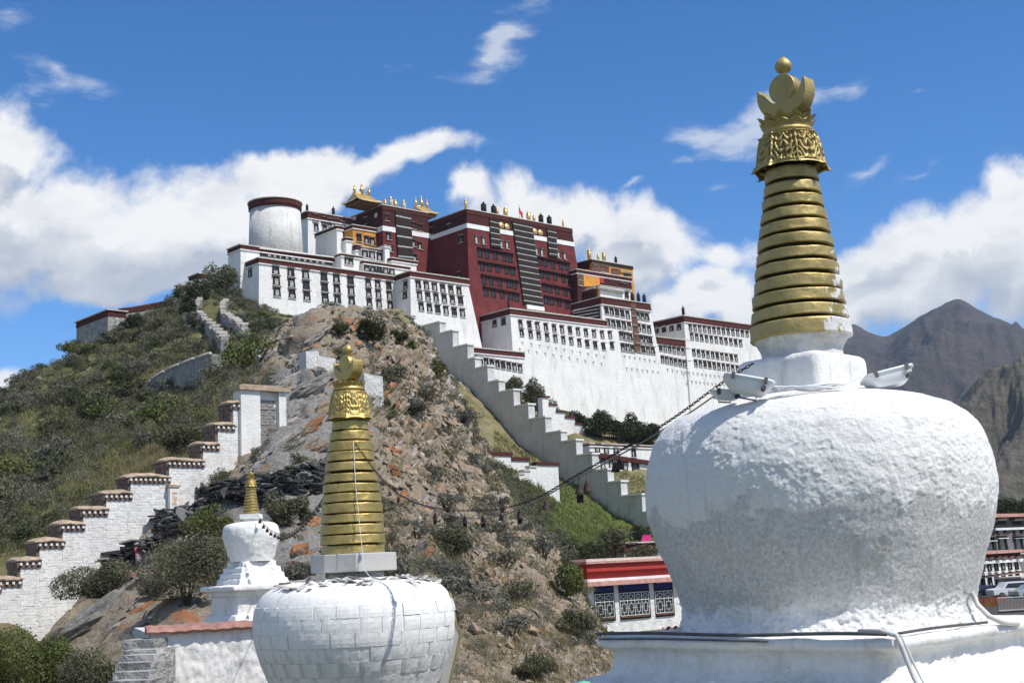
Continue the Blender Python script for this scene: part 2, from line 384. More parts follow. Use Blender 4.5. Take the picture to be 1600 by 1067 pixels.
DN = np.concatenate([np.geomspace(12, 60, 90)[:-1], np.linspace(60, 180, 190)[:-1], np.geomspace(180, 480, 150)[:-1], np.geomspace(480, 900, 30)])
CN = np.unique(np.concatenate([np.linspace(-500, -20, 50), np.linspace(-20, 960, 330), np.linspace(960, 1750, 60)]))
def make_ground():
    cs = sorted(CTRL); T = []; Z = []; R = []
    for c in cs:
        d = []; t = []; z = []; r = []
        for e in CTRL[c]:
            if e[0] == 'z': p = Pz(c, e[1], e[2]); dd, rr = e[2], e[3]
            else: p = P(c, e[0], e[1]); dd, rr = e[1], e[2]
            d.append(dd); t.append(p.x/dd); z.append(p.z); r.append(rr)
        if d[-1] < 900: d.append(900); t.append(t[-1]); z.append(-6); r.append(.1)
        ld = np.log(d); lD = np.log(DN)
        T.append(np.interp(lD, ld, t)); Z.append(np.interp(DN, d, z)); R.append(np.interp(lD, ld, r))
    T, Z, R = map(np.array, (T, Z, R))                 # columns x distance
    # soften the profile along the distance
    ker = np.array([1, 2, 3, 4, 3, 2, 1.]); ker /= ker.sum()
    for A in (Z, R):
        for k in range(len(cs)):
            pad = np.pad(A[k], 3, mode='edge'); A[k] = np.convolve(pad, ker, 'valid')
    def across(A):
        out = np.empty((len(CN), len(DN)))
        ix = np.clip(np.searchsorted(cs, CN, side='right')-1, 0, len(cs)-2)
        for n_, (c, i) in enumerate(zip(CN, ix)):
            f = (c-cs[i])/(cs[i+1]-cs[i]); g = f*f*(3-2*f)*.5+f*.5
            out[n_] = A[i]*(1-g)+A[i+1]*g
        return out
    Tt = np.array([np.interp(CN, cs, T[:, j]) for j in range(len(DN))]).T
    Zz, Rr = across(Z), across(R)
    D = np.broadcast_to(DN, Zz.shape)
    X = Tt*D; V = np.stack([X, D, Zz], -1)
    # normals of the smooth sheet
    gu = np.gradient(V, axis=0); gv = np.gradient(V, axis=1)
    Nn = np.cross(gu, gv); Nn /= np.linalg.norm(Nn, axis=-1, keepdims=True)+1e-9
    Nn *= np.sign(Nn[..., 2:3]+1e-9)
    hill = smoothstep(-5.9, -3.5, Zz)
    p = V.reshape(-1, 3)
    # strata: layers that dip to the left, plus broken blocks
    ax = np.array([-.52, .25, .82]); ax /= np.linalg.norm(ax)
    ax2 = np.array([.80, .20, .52]); ax2 /= np.linalg.norm(ax2); ax3 = np.cross(ax, ax2)
    w = fbm(p/18, 3)*2.5
    q = np.stack([p@ax+w, (p@ax2)*.22, (p@ax3)*.3], -1)
    strata = fbm(q/3.2, 5, .55, ridge=True)
    bx_ = np.array([.66, -.40, .50]); bx_ /= np.linalg.norm(bx_); b2_ = np.array([-.5, .1, .85]); b2_ /= np.linalg.norm(b2_); b3_ = np.cross(bx_, b2_)
    strat2 = fbm(np.stack([p@bx_+w*.6, (p@b2_)*.2, (p@b3_)*.35], -1)/2.4, 5, .58, ridge=True)
    rw = smoothstep(590, 680, np.broadcast_to(CN[:, None], Zz.shape).reshape(-1)); strata = strata*(1-rw)+strat2*rw
    blk = fbm(p/2.6, 4, .55)
    big = fbm(p/22+5, 4, .5)
    sc = np.clip(D.reshape(-1)/95, .45, 1.7)
    rr = Rr.reshape(-1)
    disp = rr*(strata*1.7*sc+blk*1.1*sc)+(1-rr)*(blk*.35*sc)+big*(.6+1.6*rr)*sc
    disp *= hill.reshape(-1)
    # keep the sheet put beside walls far away
    V = V+Nn*disp.reshape(*Zz.shape, 1)
    me = np_mesh('hill_terrain', V.reshape(-1, 3), grid_faces(len(CN), len(DN))[:, ::-1], MAT['hill'])
    crk = np.clip(-strata*1.6+.1, 0, 1)
    attr(me, 'rock', np.clip(rr*1.15+blk*.3+big*.25*rr, 0, 1)); attr(me, 'crev', crk)
    # zones with a colour of their own
    C = np.broadcast_to(CN[:, None], Zz.shape).reshape(-1); Df = D.reshape(-1)
    lw_ = C+fbm(p/14, 3)*70; lawn = smoothstep(760, 810, lw_)*smoothstep(200, 270, Df)*(1-smoothstep(355, 385, Df+fbm(p/9, 3)*12))*(1-smoothstep(1010, 1150, lw_))
    path_ = np.zeros_like(C)
    attr(me, 'lawn', lawn)
    left = (1-smoothstep(400, 470, C))*smoothstep(78, 95, Df)
    attr(me, 'lush', np.clip(left+.25, 0, 1))
    gc_ = C+fbm(p/9+3, 4)*110; gd2 = Df+fbm(p/7+8, 4)*18; gry = smoothstep(340, 430, gc_)*(1-smoothstep(500, 600, gc_))*smoothstep(48, 66, gd2)*(1-smoothstep(100, 120, gd2))
    attr(me, 'grey', gry)
    o = link('hill_terrain', me); tag(o, 'rocky hill of tan strata and green scrub rising to the palace', kind='structure')
    return o, V, C.reshape(Zz.shape), (Nn, Rr, hill)
def hill_mat():
    M = Mat('hill_ground', .95, 0, .1)
    rock = M.attr('rock'); lawn = M.attr('lawn'); lush = M.attr('lush'); grey = M.attr('grey')
    n1 = M.noise(.9, 8, .65); n2 = M.noise(.16, 5, .6); n3 = M.noise(5, 6, .7); n4 = M.noise(.35, 6, .6, rot=(1, 2, 0)); n5 = M.noise(.6, 4, .6, sv=(.4, 1, 2.2), rot=(.3, .7, 0))
    soil = M.mix(M.rng(n3, .3, .7), (.17, .13, .085), (.36, .29, .19))
    dryg = M.mix(M.rng(n1, .35, .65), (.30, .25, .13), (.20, .18, .085))
    grass = M.mix(M.rng(n1, .35, .68), (.095, .105, .045), (.18, .165, .075))
    soft = M.mix(M.rng(M.math('ADD', n2, M.math('MULTIPLY', lush, .22)), .48, .70), M.mix(M.rng(n4, .4, .6), soil, dryg), grass)
    lawnc = M.mix(M.rng(n2, .35, .65), (.075, .12, .025), (.14, .15, .05))
    soft = M.mix(M.rng(lawn, .3, .7), soft, M.mix(M.rng(n1, .62, .75), lawnc, (.3, .27, .16)))
    tan = M.mix(M.rng(n3, .3, .7), (.185, .15, .112), (.43, .36, .27))
    pink = M.mix(M.rng(n5, .54, .66), tan, (.31, .235, .18))
    orange = M.mix(M.rng(n4, .61, .67), pink, (.38, .17, .085))
    greyr = M.mix(M.rng(n3, .28, .7), (.12, .115, .105), (.38, .365, .34))
    greyr = M.mix(M.rng(n5, .60, .68), greyr, (.34, .24, .17))
    rc = M.mix(M.rng(M.math('ADD', grey, M.math('MULTIPLY', M.math('SUBTRACT', n2, .5), .7)), .25, .5), orange, greyr)
    edge = M.math('ADD', rock, M.math('MULTIPLY', M.math('SUBTRACT', n1, .5), 1.2))
    c = M.mix(M.rng(edge, .42, .56), soft, rc)
    M.col(c)
    h = M.math('ADD', M.math('MULTIPLY', n3, .5), M.noise(1.6, 8, .7, sv=(.5, 1, 2), rot=(.2, .55, 0)))
    M.bump(h, .35, .9)
    return M.m
MAT = {}
MAT['hill'] = hill_mat()
GROUND, GV, GC, GX = make_ground()
_gm = GROUND.data
BVH = BVHTree.FromPolygons([v.co for v in _gm.vertices], [tuple(p.vertices) for p in _gm.polygons])
def gz(x, y):
    h = BVH.ray_cast(Vector((x, y, 400)), Vector((0, 0, -1)))
    return h[0].z if h[0] else STREET
def gray(px, py):
    """where the line of sight meets the ground"""
    v = ray(px, py).normalized(); h = BVH.ray_cast(v*14, v)
    return h[0]
def field_mat():
    M = Mat('valley_floor', .95, 0, .1)
    M.col(M.mix(M.rng(M.noise(.02, 6), .4, .6), (.12, .11, .09), (.10, .12, .05))); return M.m
g = MB(); g.add([(-12000,-2500,STREET-.12),(12000,-2500,STREET-.12),(12000,16000,STREET-.12),(-12000,16000,STREET-.12)], [(0,1,2,3)])
tag(g.build('valley_ground', field_mat()), 'flat valley floor reaching to the mountains', kind='structure')
def mountain(name, label, ridge, d0, depth, seed, mat, rough, base=None):
    """ridge: list of (col,row) seen on the skyline, at distance d0; flanks fall towards and away from the viewer"""
    xs = []; zs = []
    for (px, py) in ridge:
        p = P(px, py, d0); xs.append(p.x); zs.append(p.z)
    nx, ny = 520, 200
    X = np.linspace(xs[0], xs[-1], nx); H = np.interp(X, xs, zs)
    k = np.hanning(9); k /= k.sum(); H = np.convolve(np.pad(H, 4, mode='edge'), k, 'valid')
    s = np.linspace(-1, 1, ny)
    XX, SS = np.meshgrid(X, s, indexing='ij')
    YY = d0+SS*depth
    ZZ = (H[:, None]-STREET)*(1-np.abs(SS)**.95)+STREET-20
    p = np.stack([XX, YY, ZZ], -1).reshape(-1, 3)/depth
    q = p*np.array([1, 1, .35])
    r = fbm(q*2.2+seed, 7, .55, ridge=True)
    r = r.reshape(XX.shape)
    amp = rough*(H[:, None]-STREET)*(.12+.9*np.clip(np.abs(SS)*1.6, 0, 1)*(1-np.abs(SS)))
    ZZ = ZZ+r*amp+amp*.35*fbm(np.stack([p[:, 0]*7+seed, p[:, 1]*1.6, p[:, 2]*0], -1), 4, .55, ridge=True).reshape(XX.shape)
    XX2 = XX*(YY/d0)
    me = np_mesh(name, np.stack([XX2, YY, ZZ], -1).reshape(-1, 3), grid_faces(nx, ny)[:, ::-1], mat)
    tag(link(name, me), label, kind='structure')
def mt_mat(name, a, b, c, sc, bump):
    M = Mat(name, .95, 0, .05)
    n1 = M.noise(sc, 8, .65); n2 = M.noise(sc*.2, 4); n3 = M.noise(sc*4, 6, .7)
    M.col(M.mix(M.rng(n2, .4, .65), M.mix(M.rng(n1, .35, .65), a, b), M.mix(M.rng(n3, .35, .65), c, b)))
    M.bump(n3, bump, 1); return M.m
mountain('mountain', 'bare purple grey peak on the skyline beyond the stupa', [(900,640),(1150,575),(1240,545),(1322,532),(1340,527),(1385,536),(1420,515),(1460,490),(1492,477),(1512,480),(1550,498),(1600,516),(1680,540),(1800,500),(2100,600),(2500,800)],
         7500, 3600, 3.3, mt_mat('far_rock', (.045,.040,.046), (.115,.093,.085), (.07,.066,.052), .004, 40), .7)
mountain('mountain_spur', 'brown craggy spur in front of the peak', [(1330,800),(1440,700),(1500,640),(1530,610),(1560,596),(1600,578),(1680,560),(1800,530),(2000,600),(2300,840)],
         2600, 900, 8.1, mt_mat('near_rock', (.085,.075,.066), (.19,.165,.14), (.11,.105,.065), .014, 16), .95)

def haze():
    mb = MB(); z0, z1 = STREET-1.2, 1750
    mb.hexa([(-12500,-2700,z0),(12500,-2700,z0),(12500,16500,z0),(-12500,16500,z0),(-12500,-2700,z1),(12500,-2700,z1),(12500,16500,z1),(-12500,16500,z1)])
    m = bpy.data.materials.new('thin_air'); m.use_nodes = True; nt = m.node_tree; nt.nodes.clear()
    v = nt.nodes.new('ShaderNodeVolumePrincipled'); v.inputs['Color'].default_value = (.60, .78, 1.0, 1); v.inputs['Density'].default_value = 3.0e-5; v.inputs['Anisotropy'].default_value = 0
    o = nt.nodes.new('ShaderNodeOutputMaterial'); nt.links.new(v.outputs[0], o.inputs['Volume'])
    tag(mb.build('haze', m), 'thin bluish mountain air', kind='stuff')
haze()
# ---------------------------------------------------------------- the palace on the hill
U = Vector((.741, .671, 0)).normalized(); N_ = Vector((U.y, -U.x, 0)); UP = Vector((0, 0, 1))
ORG = P(404.7, 403.7, 400); ORG.z = 0
def UVZ(u, v, z): return ORG+U*u+N_*v+UP*z
def plane_hit(px, py, o, nrm):
    r = ray(px, py); t = o.dot(nrm)/r.dot(nrm); return r*t
def uv(p): q = p-ORG; return q.dot(U), q.dot(N_)
def bis(fn, a, b):
    fa = fn(a)
    for _ in range(50):
        m_ = (a+b)/2; fm = fn(m_)
        if (fm > 0) == (fa > 0): a, fa = m_, fm
        else: b = m_
    return (a+b)/2
class House:
    def __init__(s, name, label, tl, v, tr, left=None, depth=12, zb=None, b=.06, bl=None, br=None, bf=None, wall='white', group=None, cat='building', root=None, zt_off=0, u1=None):
        p = plane_hit(tl[0], tl[1], UVZ(0, v, 0), N_)
        s.u0, _ = uv(p); s.v1 = v; s.zt = p.z+zt_off
        s.u1 = bis(lambda u: proj(UVZ(u, v, s.zt))[0]-tr, s.u0, s.u0+400) if u1 is None else u1
        s.v0 = v-(bis(lambda k: -(proj(UVZ(s.u0, v-k, s.zt))[0]-left), 0, 80) if left is not None else depth)
        s.zb = zb if zb is not None else s.zt-20
        s.bl = b if bl is None else bl; s.br = b if br is None else br; s.bf = b if bf is None else bf
        loc = UVZ(s.u0, s.v1, s.zb)
        s.root = root if root is not None else empty(name, loc, label, cat, group)
        mb = MB(); mb.hexa(s.ring(s.zb)+s.ring(s.zt)); s.wall = mb.build('wall', MT[wall] if isinstance(wall, str) else wall, s.root)
        s.frames = {}
    def ring(s, z, e=0.0):
        h = s.zt-z
        a, b_, c, d = s.u0-s.bl*h-e, s.u1+s.br*h+e, s.v0, s.v1+s.bf*h+e
        return [UVZ(a, d, z), UVZ(b_, d, z), UVZ(b_, c-e, z), UVZ(a, c-e, z)]
    def frieze(s, h, mat='maroon', e=.25, cope='trim', ch=.35, white=True, ce=.55):
        mb = MB(); mb.hexa(s.ring(s.zt-h, e)+s.ring(s.zt, e)); mb.build('frieze', MT[mat], s.root)
        if white:
            mb = MB(); mb.hexa(s.ring(s.zt-h-.35, e+.12)+s.ring(s.zt-h-.003, e+.12)); mb.build('cornice', MT['whitetrim'], s.root)
        mb = MB(); r0 = s.ring(s.zt, ce); r1 = [p+UP*ch for p in r0]; mb.hexa(r0+r1); mb.build('coping', MT[cope], s.root)
    def band(s, z0, z1, mat, e=.15, name='band'):
        mb = MB(); mb.hexa(s.ring(z0, e)+s.ring(z1, e)); mb.build(name, MT[mat], s.root)
    def face(s, side):
        if side == 'front': o = UVZ(s.u0, s.v1, s.zt); x = U; dn = N_*s.bf-UP
        else: o = UVZ(s.u0, s.v0, s.zt); x = N_; dn = -U*s.bl-UP
        dn.normalize(); n = x.cross(-dn).normalized()      # x cross up = -normal?
        out = N_ if side == 'front' else -U
        if n.dot(out) < 0: n = -n
        return o, x, -dn, n
    def hit(s, side, px, py):
        o, x, up, n = s.face(side); return plane_hit(px, py, o, n)
    def windows(s, pix, me, side='front', name='window', off=.02):
        o, x, up, n = s.face(side)
        R = Matrix((x, -n, up)).transposed(); q = R.to_quaternion()
        for (px, py) in pix:
            p = plane_hit(px, py, o, n)+n*off
            link(name, wr_.choice(me) if isinstance(me, list) else me, s.root, p-s.root.location, q)
    def panel(s, side, c4, mat, th=.15, name='panel'):
        """four points of the view on the face, a slab standing proud of it"""
        o, x, up, n = s.face(side); q = [plane_hit(a, b, o, n) for a, b in c4]     # tl tr br bl
        mb = MB(); A = [q[3]+n*.01, q[2]+n*.01, q[1]+n*.01, q[0]+n*.01]; B = [a+n*th for a in A]
        mb.add(A+B, [(0,3,2,1),(4,5,6,7),(0,1,5,4),(1,2,6,5),(2,3,7,6),(3,0,4,7)])
        return mb.build(name, MT[mat] if isinstance(mat, str) else mat, s.root)
def lerp_px(a, b, n): return [(a[0]+(b[0]-a[0])*i/(n-1), a[1]+(b[1]-a[1])*i/(n-1)) for i in range(n)] if n > 1 else [a]
wr_ = random.Random(21)
def win_mesh(w, h, style='plain', eave=True):
    return [win_one(w, h, style, eave, v) for v in range(5)]
def win_one(w, h, style, eave, var):
    """Tibetan window: flared black surround, recessed pane, cloth behind it, small eave and sill; origin at the centre"""
    mb = MB(); t = .82; d = .16
    def trap(w0, w1, z0, z1, y0, y1, mi):
        mb.hexa([(-w0/2,y0,z0),(w0/2,y0,z0),(w0/2,y1,z0),(-w0/2,y1,z0),(-w1/2,y0,z1),(w1/2,y0,z1),(w1/2,y1,z1),(-w1/2,y1,z1)], mi)
    bw = w*.17
    # surround as four bars so that the pane sits deeper
    for sx in (-1, 1):
        x0, x1 = sx*w/2, sx*(w/2-bw); X0, X1 = sx*w*t/2, sx*(w*t/2-bw*.9)
        q = [(min(x0,x1),-d,-h/2),(max(x0,x1),-d,-h/2),(max(x0,x1),.05,-h/2),(min(x0,x1),.05,-h/2),(min(X0,X1),-d,h/2),(max(X0,X1),-d,h/2),(max(X0,X1),.05,h/2),(min(X0,X1),.05,h/2)]
        mb.hexa(q, 0)
    trap(w-2*bw, w-2*bw, -h/2, -h/2+h*.09, -d, .05, 0)
    wi = w*t-1.6*bw
    mb.hexa([(-w/2+bw,-.03,-h/2),(w/2-bw,-.03,-h/2),(w/2-bw,.04,-h/2),(-w/2+bw,.04,-h/2),(-wi/2,-.03,h/2),(wi/2,-.03,h/2),(wi/2,.04,h/2),(-wi/2,.04,h/2)], 1)
    if style in ('plain', 'tall'):
        cw, chh, co = [(.34,.46,-.02),(.5,.3,0),(.18,.5,-.12),(.42,.62,.03),(.0,0,0)][var]
        if cw: mb.box((co*w, -.07, -h*(.40-chh/2)), (w*cw, .05, h*chh), mi=3)
        mb.box((0, -.1, 0), (.09, .06, h*.9), mi=2); mb.box((0, -.1, h*.12), (w*.62, .06, .09), mi=2)
    if style == 'cloth': mb.box((0, -.08, -.05*h), (w*.52, .06, h*.8), mi=3)
    if eave:
        mb.box((0, -.33, h/2+.09), (w*(1.0+.03*var), .60+.06*var, .18), mi=2); mb.box((0, -.28, h/2-.06), (w*.92, .52, .12), mi=4)
        mb.box((0, -.20, -h/2-.07), (w*1.08, .36, .12), mi=4)
    me = mb.mesh('window', [MT['black'], MT['glass'], MT['brown'], MT['curtain'], MT['whitetrim']]); return me
W_BIG = win_mesh(2.8, 3.1); W_MID = win_mesh(2.4, 2.9); W_SM = win_mesh(2.1, 2.6); W_BARE = win_mesh(1.9, 2.2, 'none', False)
W_RED = win_mesh(2.3, 3.2, 'none', False); W_CLOTH = win_mesh(1.7, 3.0, 'cloth'); W_GAL = win_mesh(2.6, 2.2, 'plain', False)
def slot_mesh():
    mb = MB(); mb.box((0, -.06, .35), (1.0, .14, .22), mi=0); mb.box((0, -.05, -.25), (.3, .12, 1.0), mi=0); return mb.mesh('vent', [MT['stone']])
SLOT = slot_mesh()
def finial(parent_unused, p, h, r, mat, label, group, name='roof_finial', top='ball'):
    e = empty(name, p, label, 'finial', group)
    mb = MB()
    mb.lathe(p, [(r*.8, 0), (r*.85, h*.06), (r, h*.08), (r, h*.62), (r*.75, h*.66)], 12); mb.build('drum', MT[mat], e)
    mb = MB(); mb.lathe(p, [(r*.9, h*.66), (r*1.1, h*.70), (r*.35, h*.76), (r*.55, h*.83), (r*.18, h*.9), (.02, h)], 12); mb.build('spike', MT['roofgold'] if mat != 'black' else MT['black'], e)
    return e

# white west wing --------------------------------------------------------
wg = 'white wings of the palace'
A = House('palace_wing', 'long white west wing with nine columns of triple stacked windows', (404.7,403.7), 0, 618, left=384, zb=gz(*P(440,500,398).xy)-9, b=.05)
A.frieze(1.5)
top = [(430.6,421.5),(454.3,425),(477.3,429),(506,432.5),(525.4,435),(547.4,438),(575,441.5),(590,444),(607.4,446.5)]
for k, (x, y) in enumerate(top):
    st = 17.3-.30*k
    A.windows([(x+j*1.0, y+st*j) for j in range(3)], W_BIG if k < 6 else W_MID)
A.windows([(378+13, 427)], W_MID, 'left')
DA = A.v1-A.v0
A2 = House('palace_terrace_house', 'white terrace house with a long glazed gallery under the round tower', (376,383), -DA, 521, left=357, zb=A.zb+2, b=.05)
A2.frieze(1.3)
A2.windows(lerp_px((411,395.5),(514,409.5),12), W_GAL)
A2.panel('front', [(404,402.5),(520,417.5),(520,420.5),(404,405.5)], 'maroon', .5, 'ledge')
A2.panel('front', [(404,388),(520,402.2),(520,403.6),(404,389.4)], 'whitetrim', .9, 'awning')
# bastion B
uA = A.u1
vB = bis(lambda v: proj(UVZ(uA, v, A.zt))[0]-641, 0, 40)
zB = P(640.5, 424.7, UVZ(uA, vB, 0).y).z
B = House('palace_bastion', 'white bastion with six window columns and a grey shaded side', (640.7,424.7), vB, 730, left=616.4, zb=gz(*P(660,560,440).xy)-10, b=.07, br=.17)
B.frieze(1.7)
for j, (a, b_) in enumerate((((653.4,444.5),(717,454.5)), ((655.5,461.5),(719.5,469.5)), ((658,479),(722.5,489)))):
    B.windows(lerp_px(a, b_, 6), W_MID)
B.windows([(633.7,446),(633,461.5)], W_MID, 'left')
# long mid wing E
vE = vB+3
E_ = House('palace_long_wing', 'long white middle wing with two window rows over a tall blank wall', (796.7,483), vE, 946, left=745, zb=gz(*P(900,660,470).xy)-14, b=.085, bl=.05, wall='white')
E_.frieze(2.0, ch=.45)
cols = [813,827,839.5,852.8,865.6,878,890.4,903,915.4,928,940.7]
E_.windows([(x, 503.6+(x-813)*.133+2) for x in cols], W_SM)
E_.windows([(x+2, 518.6+(x-813)*.17+1) for x in cols], W_SM)
E_.windows([(773,506),(787,502.5)], W_MID, 'left')
E_.windows([(x+3.5, 536+(x-813)*.17) for x in cols], SLOT, name='vent', off=-.02)
E_.windows([(x-1, 546+(x-813)*.18) for x in cols], SLOT, name='vent', off=-.02)
# F tall block
vF = vE-0.75
Fb = House('palace_tower_block', 'tall white block with four window rows and a striped dark side', (938.7,464.5), vF, 1014.7, left=893, zb=E_.zb, b=.085)
Fb.frieze(2.7)
for (a, b_, n1, n2, a2, b2) in (((947.5,485),(980.5,491.5),5,3,(996.5,493),(1011,495.5)), ((950,504.5),(983,509),5,3,(998,511.5),(1014,514.5)),):
    Fb.windows(lerp_px(a, b_, n1), W_MID); Fb.windows(lerp_px(a2, b2, n2), W_MID)
Fb.windows(lerp_px((970.5,524),(985,527),3), W_MID); Fb.windows(lerp_px((1002,529.5),(1016,532),3), W_MID)
Fb.windows(lerp_px((973,542.5),(988,545),3), W_MID); Fb.windows(lerp_px((1005,546),(1020,548),3), W_MID)
Fb.windows([(953,523),(956,540)], W_SM)
Fb.panel('front', [(985,474),(993,475),(1001,552),(991,550)], 'brown', .25, 'timber_bay')
for j in range(5): Fb.windows([(989+2*j, 488+14*j)], W_MID)
for a, b_, n in (((976,557),(1023,565),7), ((979,576),(1028,582),7)): Fb.windows(lerp_px(a, b_, n), SLOT, name='vent', off=.0)
cu = Fb.panel('left', [(893,482),(937,474),(938,501),(893,503)], 'yak', .3, 'hair_curtain')
for k in range(4): Fb.panel('left', [(896,484.5+5*k),(936,477+5.3*k),(936,478+5.3*k),(896,485.5+5*k)], 'whitetrim', .4, 'stripe')
# I east block
vI = vF+.5
I_ = House('palace_east_block', 'white east block with four rows of narrow windows', (1068,494), vI, 1196, left=1021, zb=E_.zb-6, b=.07)
I_.frieze(2.4, ch=.45)
for (a, b_, n) in (((1078.5,511.5),(1167,521),13), ((1081,525.5),(1157,536),11), ((1084,550.5),(1150,559.5),10), ((1087,567),(1152,576),10)):
    I_.windows(lerp_px(a, b_, n), W_SM)
I_.windows(lerp_px((1026,516),(1061,511),4), W_MID, 'left')
for a, b_ in (((1070,582),(1150,592)), ((1075,596),(1150,604))): I_.windows(lerp_px(a, b_, 13), SLOT, name='vent')
J = House('palace_link_block', 'lower white block with a maroon frieze before the east block', (1026,527), vI+.2, 1077, depth=14, zb=I_.zb, b=.06)
J.frieze(2.8, ch=.4)
J.windows(lerp_px((1032,543),(1074,550),7), W_SM); J.windows(lerp_px((1035,561),(1076,569.5),7), W_SM)
J.windows(lerp_px((1043,578),(1080,584),6), SLOT, name='vent')
# D nine-window block
vD = vE+9
D_ = House('palace_gate_house', 'small white house with nine windows in front of the long wing', (735,543.5), vD, 818, depth=14, zb=gz(*P(800,600,430).xy)-9, b=.07)
D_.frieze(1.6, ch=.4); D_.windows(lerp_px((742,562.5),(812.5,575),9), W_SM)
# red palace ---------------------------------------------------------------
vK = vB-16
K = House('red_palace', 'tall dark red central palace with striped black curtains', (729,327.4), vK, 892.6, left=667.4, zb=E_.zt-16, b=.075, wall='red')
zt = K.zt
K.band(zt-5.4, zt-.01, 'reddark', .12, 'upper_storey')
K.frieze(1.6, ch=.35, white=False, e=.3)
K.band(zt-7.2, zt-5.41, 'whitetrim', .2, 'white_band')
row0 = [(744,372.5),(755.3,374),(783,379.8),(792,381),(838,390.5),(846.4,392.5),(872.5,396),(882,397.8)]
K.windows([(x,y+2) for x, y in row0], W_CLOTH)
rows = [([(750,395),(760.5,397),(773.5,398),(788,401.5),(797,403)], (745,386),(802,397)),
        ([(753.5,415.5),(764.5,417),(777.5,418.5),(792,421),(801,423)], (746,407.5),(806,417.5)),
        ([(756.5,437),(767.5,438.5),(780.5,440),(795,442.5),(804,444.5)], (751,428.5),(811,439)),
        ([(759.5,455.5),(771,457),(784.5,458.5),(798,461.5),(807,463.5)], (754,447),(812,458.5))]
for pts, a, b_ in rows:
    K.windows([(x, y+1) for x, y in pts], W_RED); K.panel('front', [a, b_, (b_[0], b_[1]+1.6), (a[0], a[1]+1.6)], 'reddark', .9, 'eave')
rows = [([(843,408.5),(852,410.5),(863.5,414),(876.5,415.5),(887,417)], (840,401),(890,411)),
        ([(846.5,428.5),(855.5,430),(867,432),(880,435.5),(890,437.5)], (842,421),(894,431)),
        ([(850.5,449.5),(859.5,451.5),(870.5,453.5),(883.5,457),(894,459)], (846,442),(897,452)),
        ([(853,468.5),(862,470.5),(873.5,472.5),(886.5,476)], (849,461),(899,471))]
for pts, a, b_ in rows:
    K.windows([(x, y) for x, y in pts], W_RED); K.panel('front', [a, b_, (b_[0], b_[1]+1.6), (a[0], a[1]+1.6)], 'reddark', .9, 'eave')
K.windows([(674,361),(702,356),(721,373)], W_MID, 'left'); K.windows([(717,430)], W_SM, 'left')
def striped(Hs, c4, n, side='front', th=.7):
    Hs.panel(side, c4, 'yak', th, 'hair_curtain')
    (x0,y0),(x1,y1),(x2,y2),(x3,y3) = c4
    for k in range(n):
        f = (k+.5)/n; g = f+.12/n*1.1
        L = lambda f_: (x0+(x3-x0)*f_, y0+(y3-y0)*f_); R_ = lambda f_: (x1+(x2-x1)*f_, y1+(y2-y1)*f_)
        Hs.panel(side, [L(f), R_(f), R_(g), L(g)], 'curtain', th+.12, 'stripe')
striped(K, [(799,345.5),(830,352),(847,479),(817,474)], 14)
striped(K, [(763.5,342),(778,345.5),(781,388),(766,386)], 5)
striped(K, [(853,357),(867,360),(870,403),(856.5,401)], 5)
K.panel('front', [(821,476.5),(848,480.5),(849,487),(822,483)], 'whitetrim', .8, 'white_panel')
for (x, y) in ((783,352.5),(791.8,354.7),(835.5,362),(844,364)):
    o, xx, up, n = K.face('front'); p = plane_hit(x, y, o, n)
    mb = MB(); Rm = Matrix((xx, up, n)).transposed()
    mb.lathe(p, [(1.25, .05), (1.25, .35), (1.0, .45), (.5, .42), (.3, .6), (.05, .62)], 20, R=Rm); mb.build('gilt_disc', MT['roofgold'], K.root)
sK = K.v1-K.v0
# roof of the red palace is stepped: three raised parapets
for a, b_ in ((735,757),(768,799),(819,851),(854,890)):
    pass
# L
vL = K.v0+2
L_ = House('red_palace_west_wing', 'dark red west wing with a brown hair curtain and white bands', (597.6,321), vL, 667, left=543.7, zb=K.zb+4, b=.07, wall='red')
zt = L_.zt
L_.band(zt-8.0, zt-.01, 'reddark', .12, 'upper_storey'); L_.frieze(1.5, white=False, e=.3)
L_.band(zt-10.0, zt-8.01, 'whitetrim', .2, 'white_band')
striped(L_, [(616,329),(640,334.5),(645,410),(621,408)], 5)
L_.windows([(607,362+7),(607+3,388),(646,353),(656,356),(646,380),(656,384),(648,403)], W_MID); L_.windows([(604,340)], W_SM)
L_.windows([(572,345)], W_MID, 'left')
for x, y in ((555,341),(588,336.5)):
    o, xx, up, n = L_.face('left'); p = plane_hit(x, y, o, n); mb = MB(); mb.lathe(p, [(1., .05), (1., .3), (.5, .35), (.1, .4)], 16, R=Matrix((xx, up, n)).transposed()); mb.build('gilt_disc', MT['trim'], L_.root)
# M orange
M_ = House('orange_chapel', 'orange walled chapel beside the dark red west wing', (551,352), vL-3, 587, depth=10, zb=L_.zb, b=.03, wall='orange')
M_.frieze(1.1, ch=.3); M_.windows([(561,372),(572.5,375),(581.5,377.5)], W_MID)
# O white behind tower
vO = vL-9
O_ = House('palace_rear_wing', 'white rear wing with two window rows right of the round tower', (481,331), vO, 550, left=471, zb=A2.zt-4, b=.06)
O_.frieze(2.4, ch=.4)
O_.windows([(492,341),(505.5,345),(514.5,347.5),(524.5,348),(535,352)], W_MID); O_.windows([(494,355),(507,356),(536,366)], W_SM)
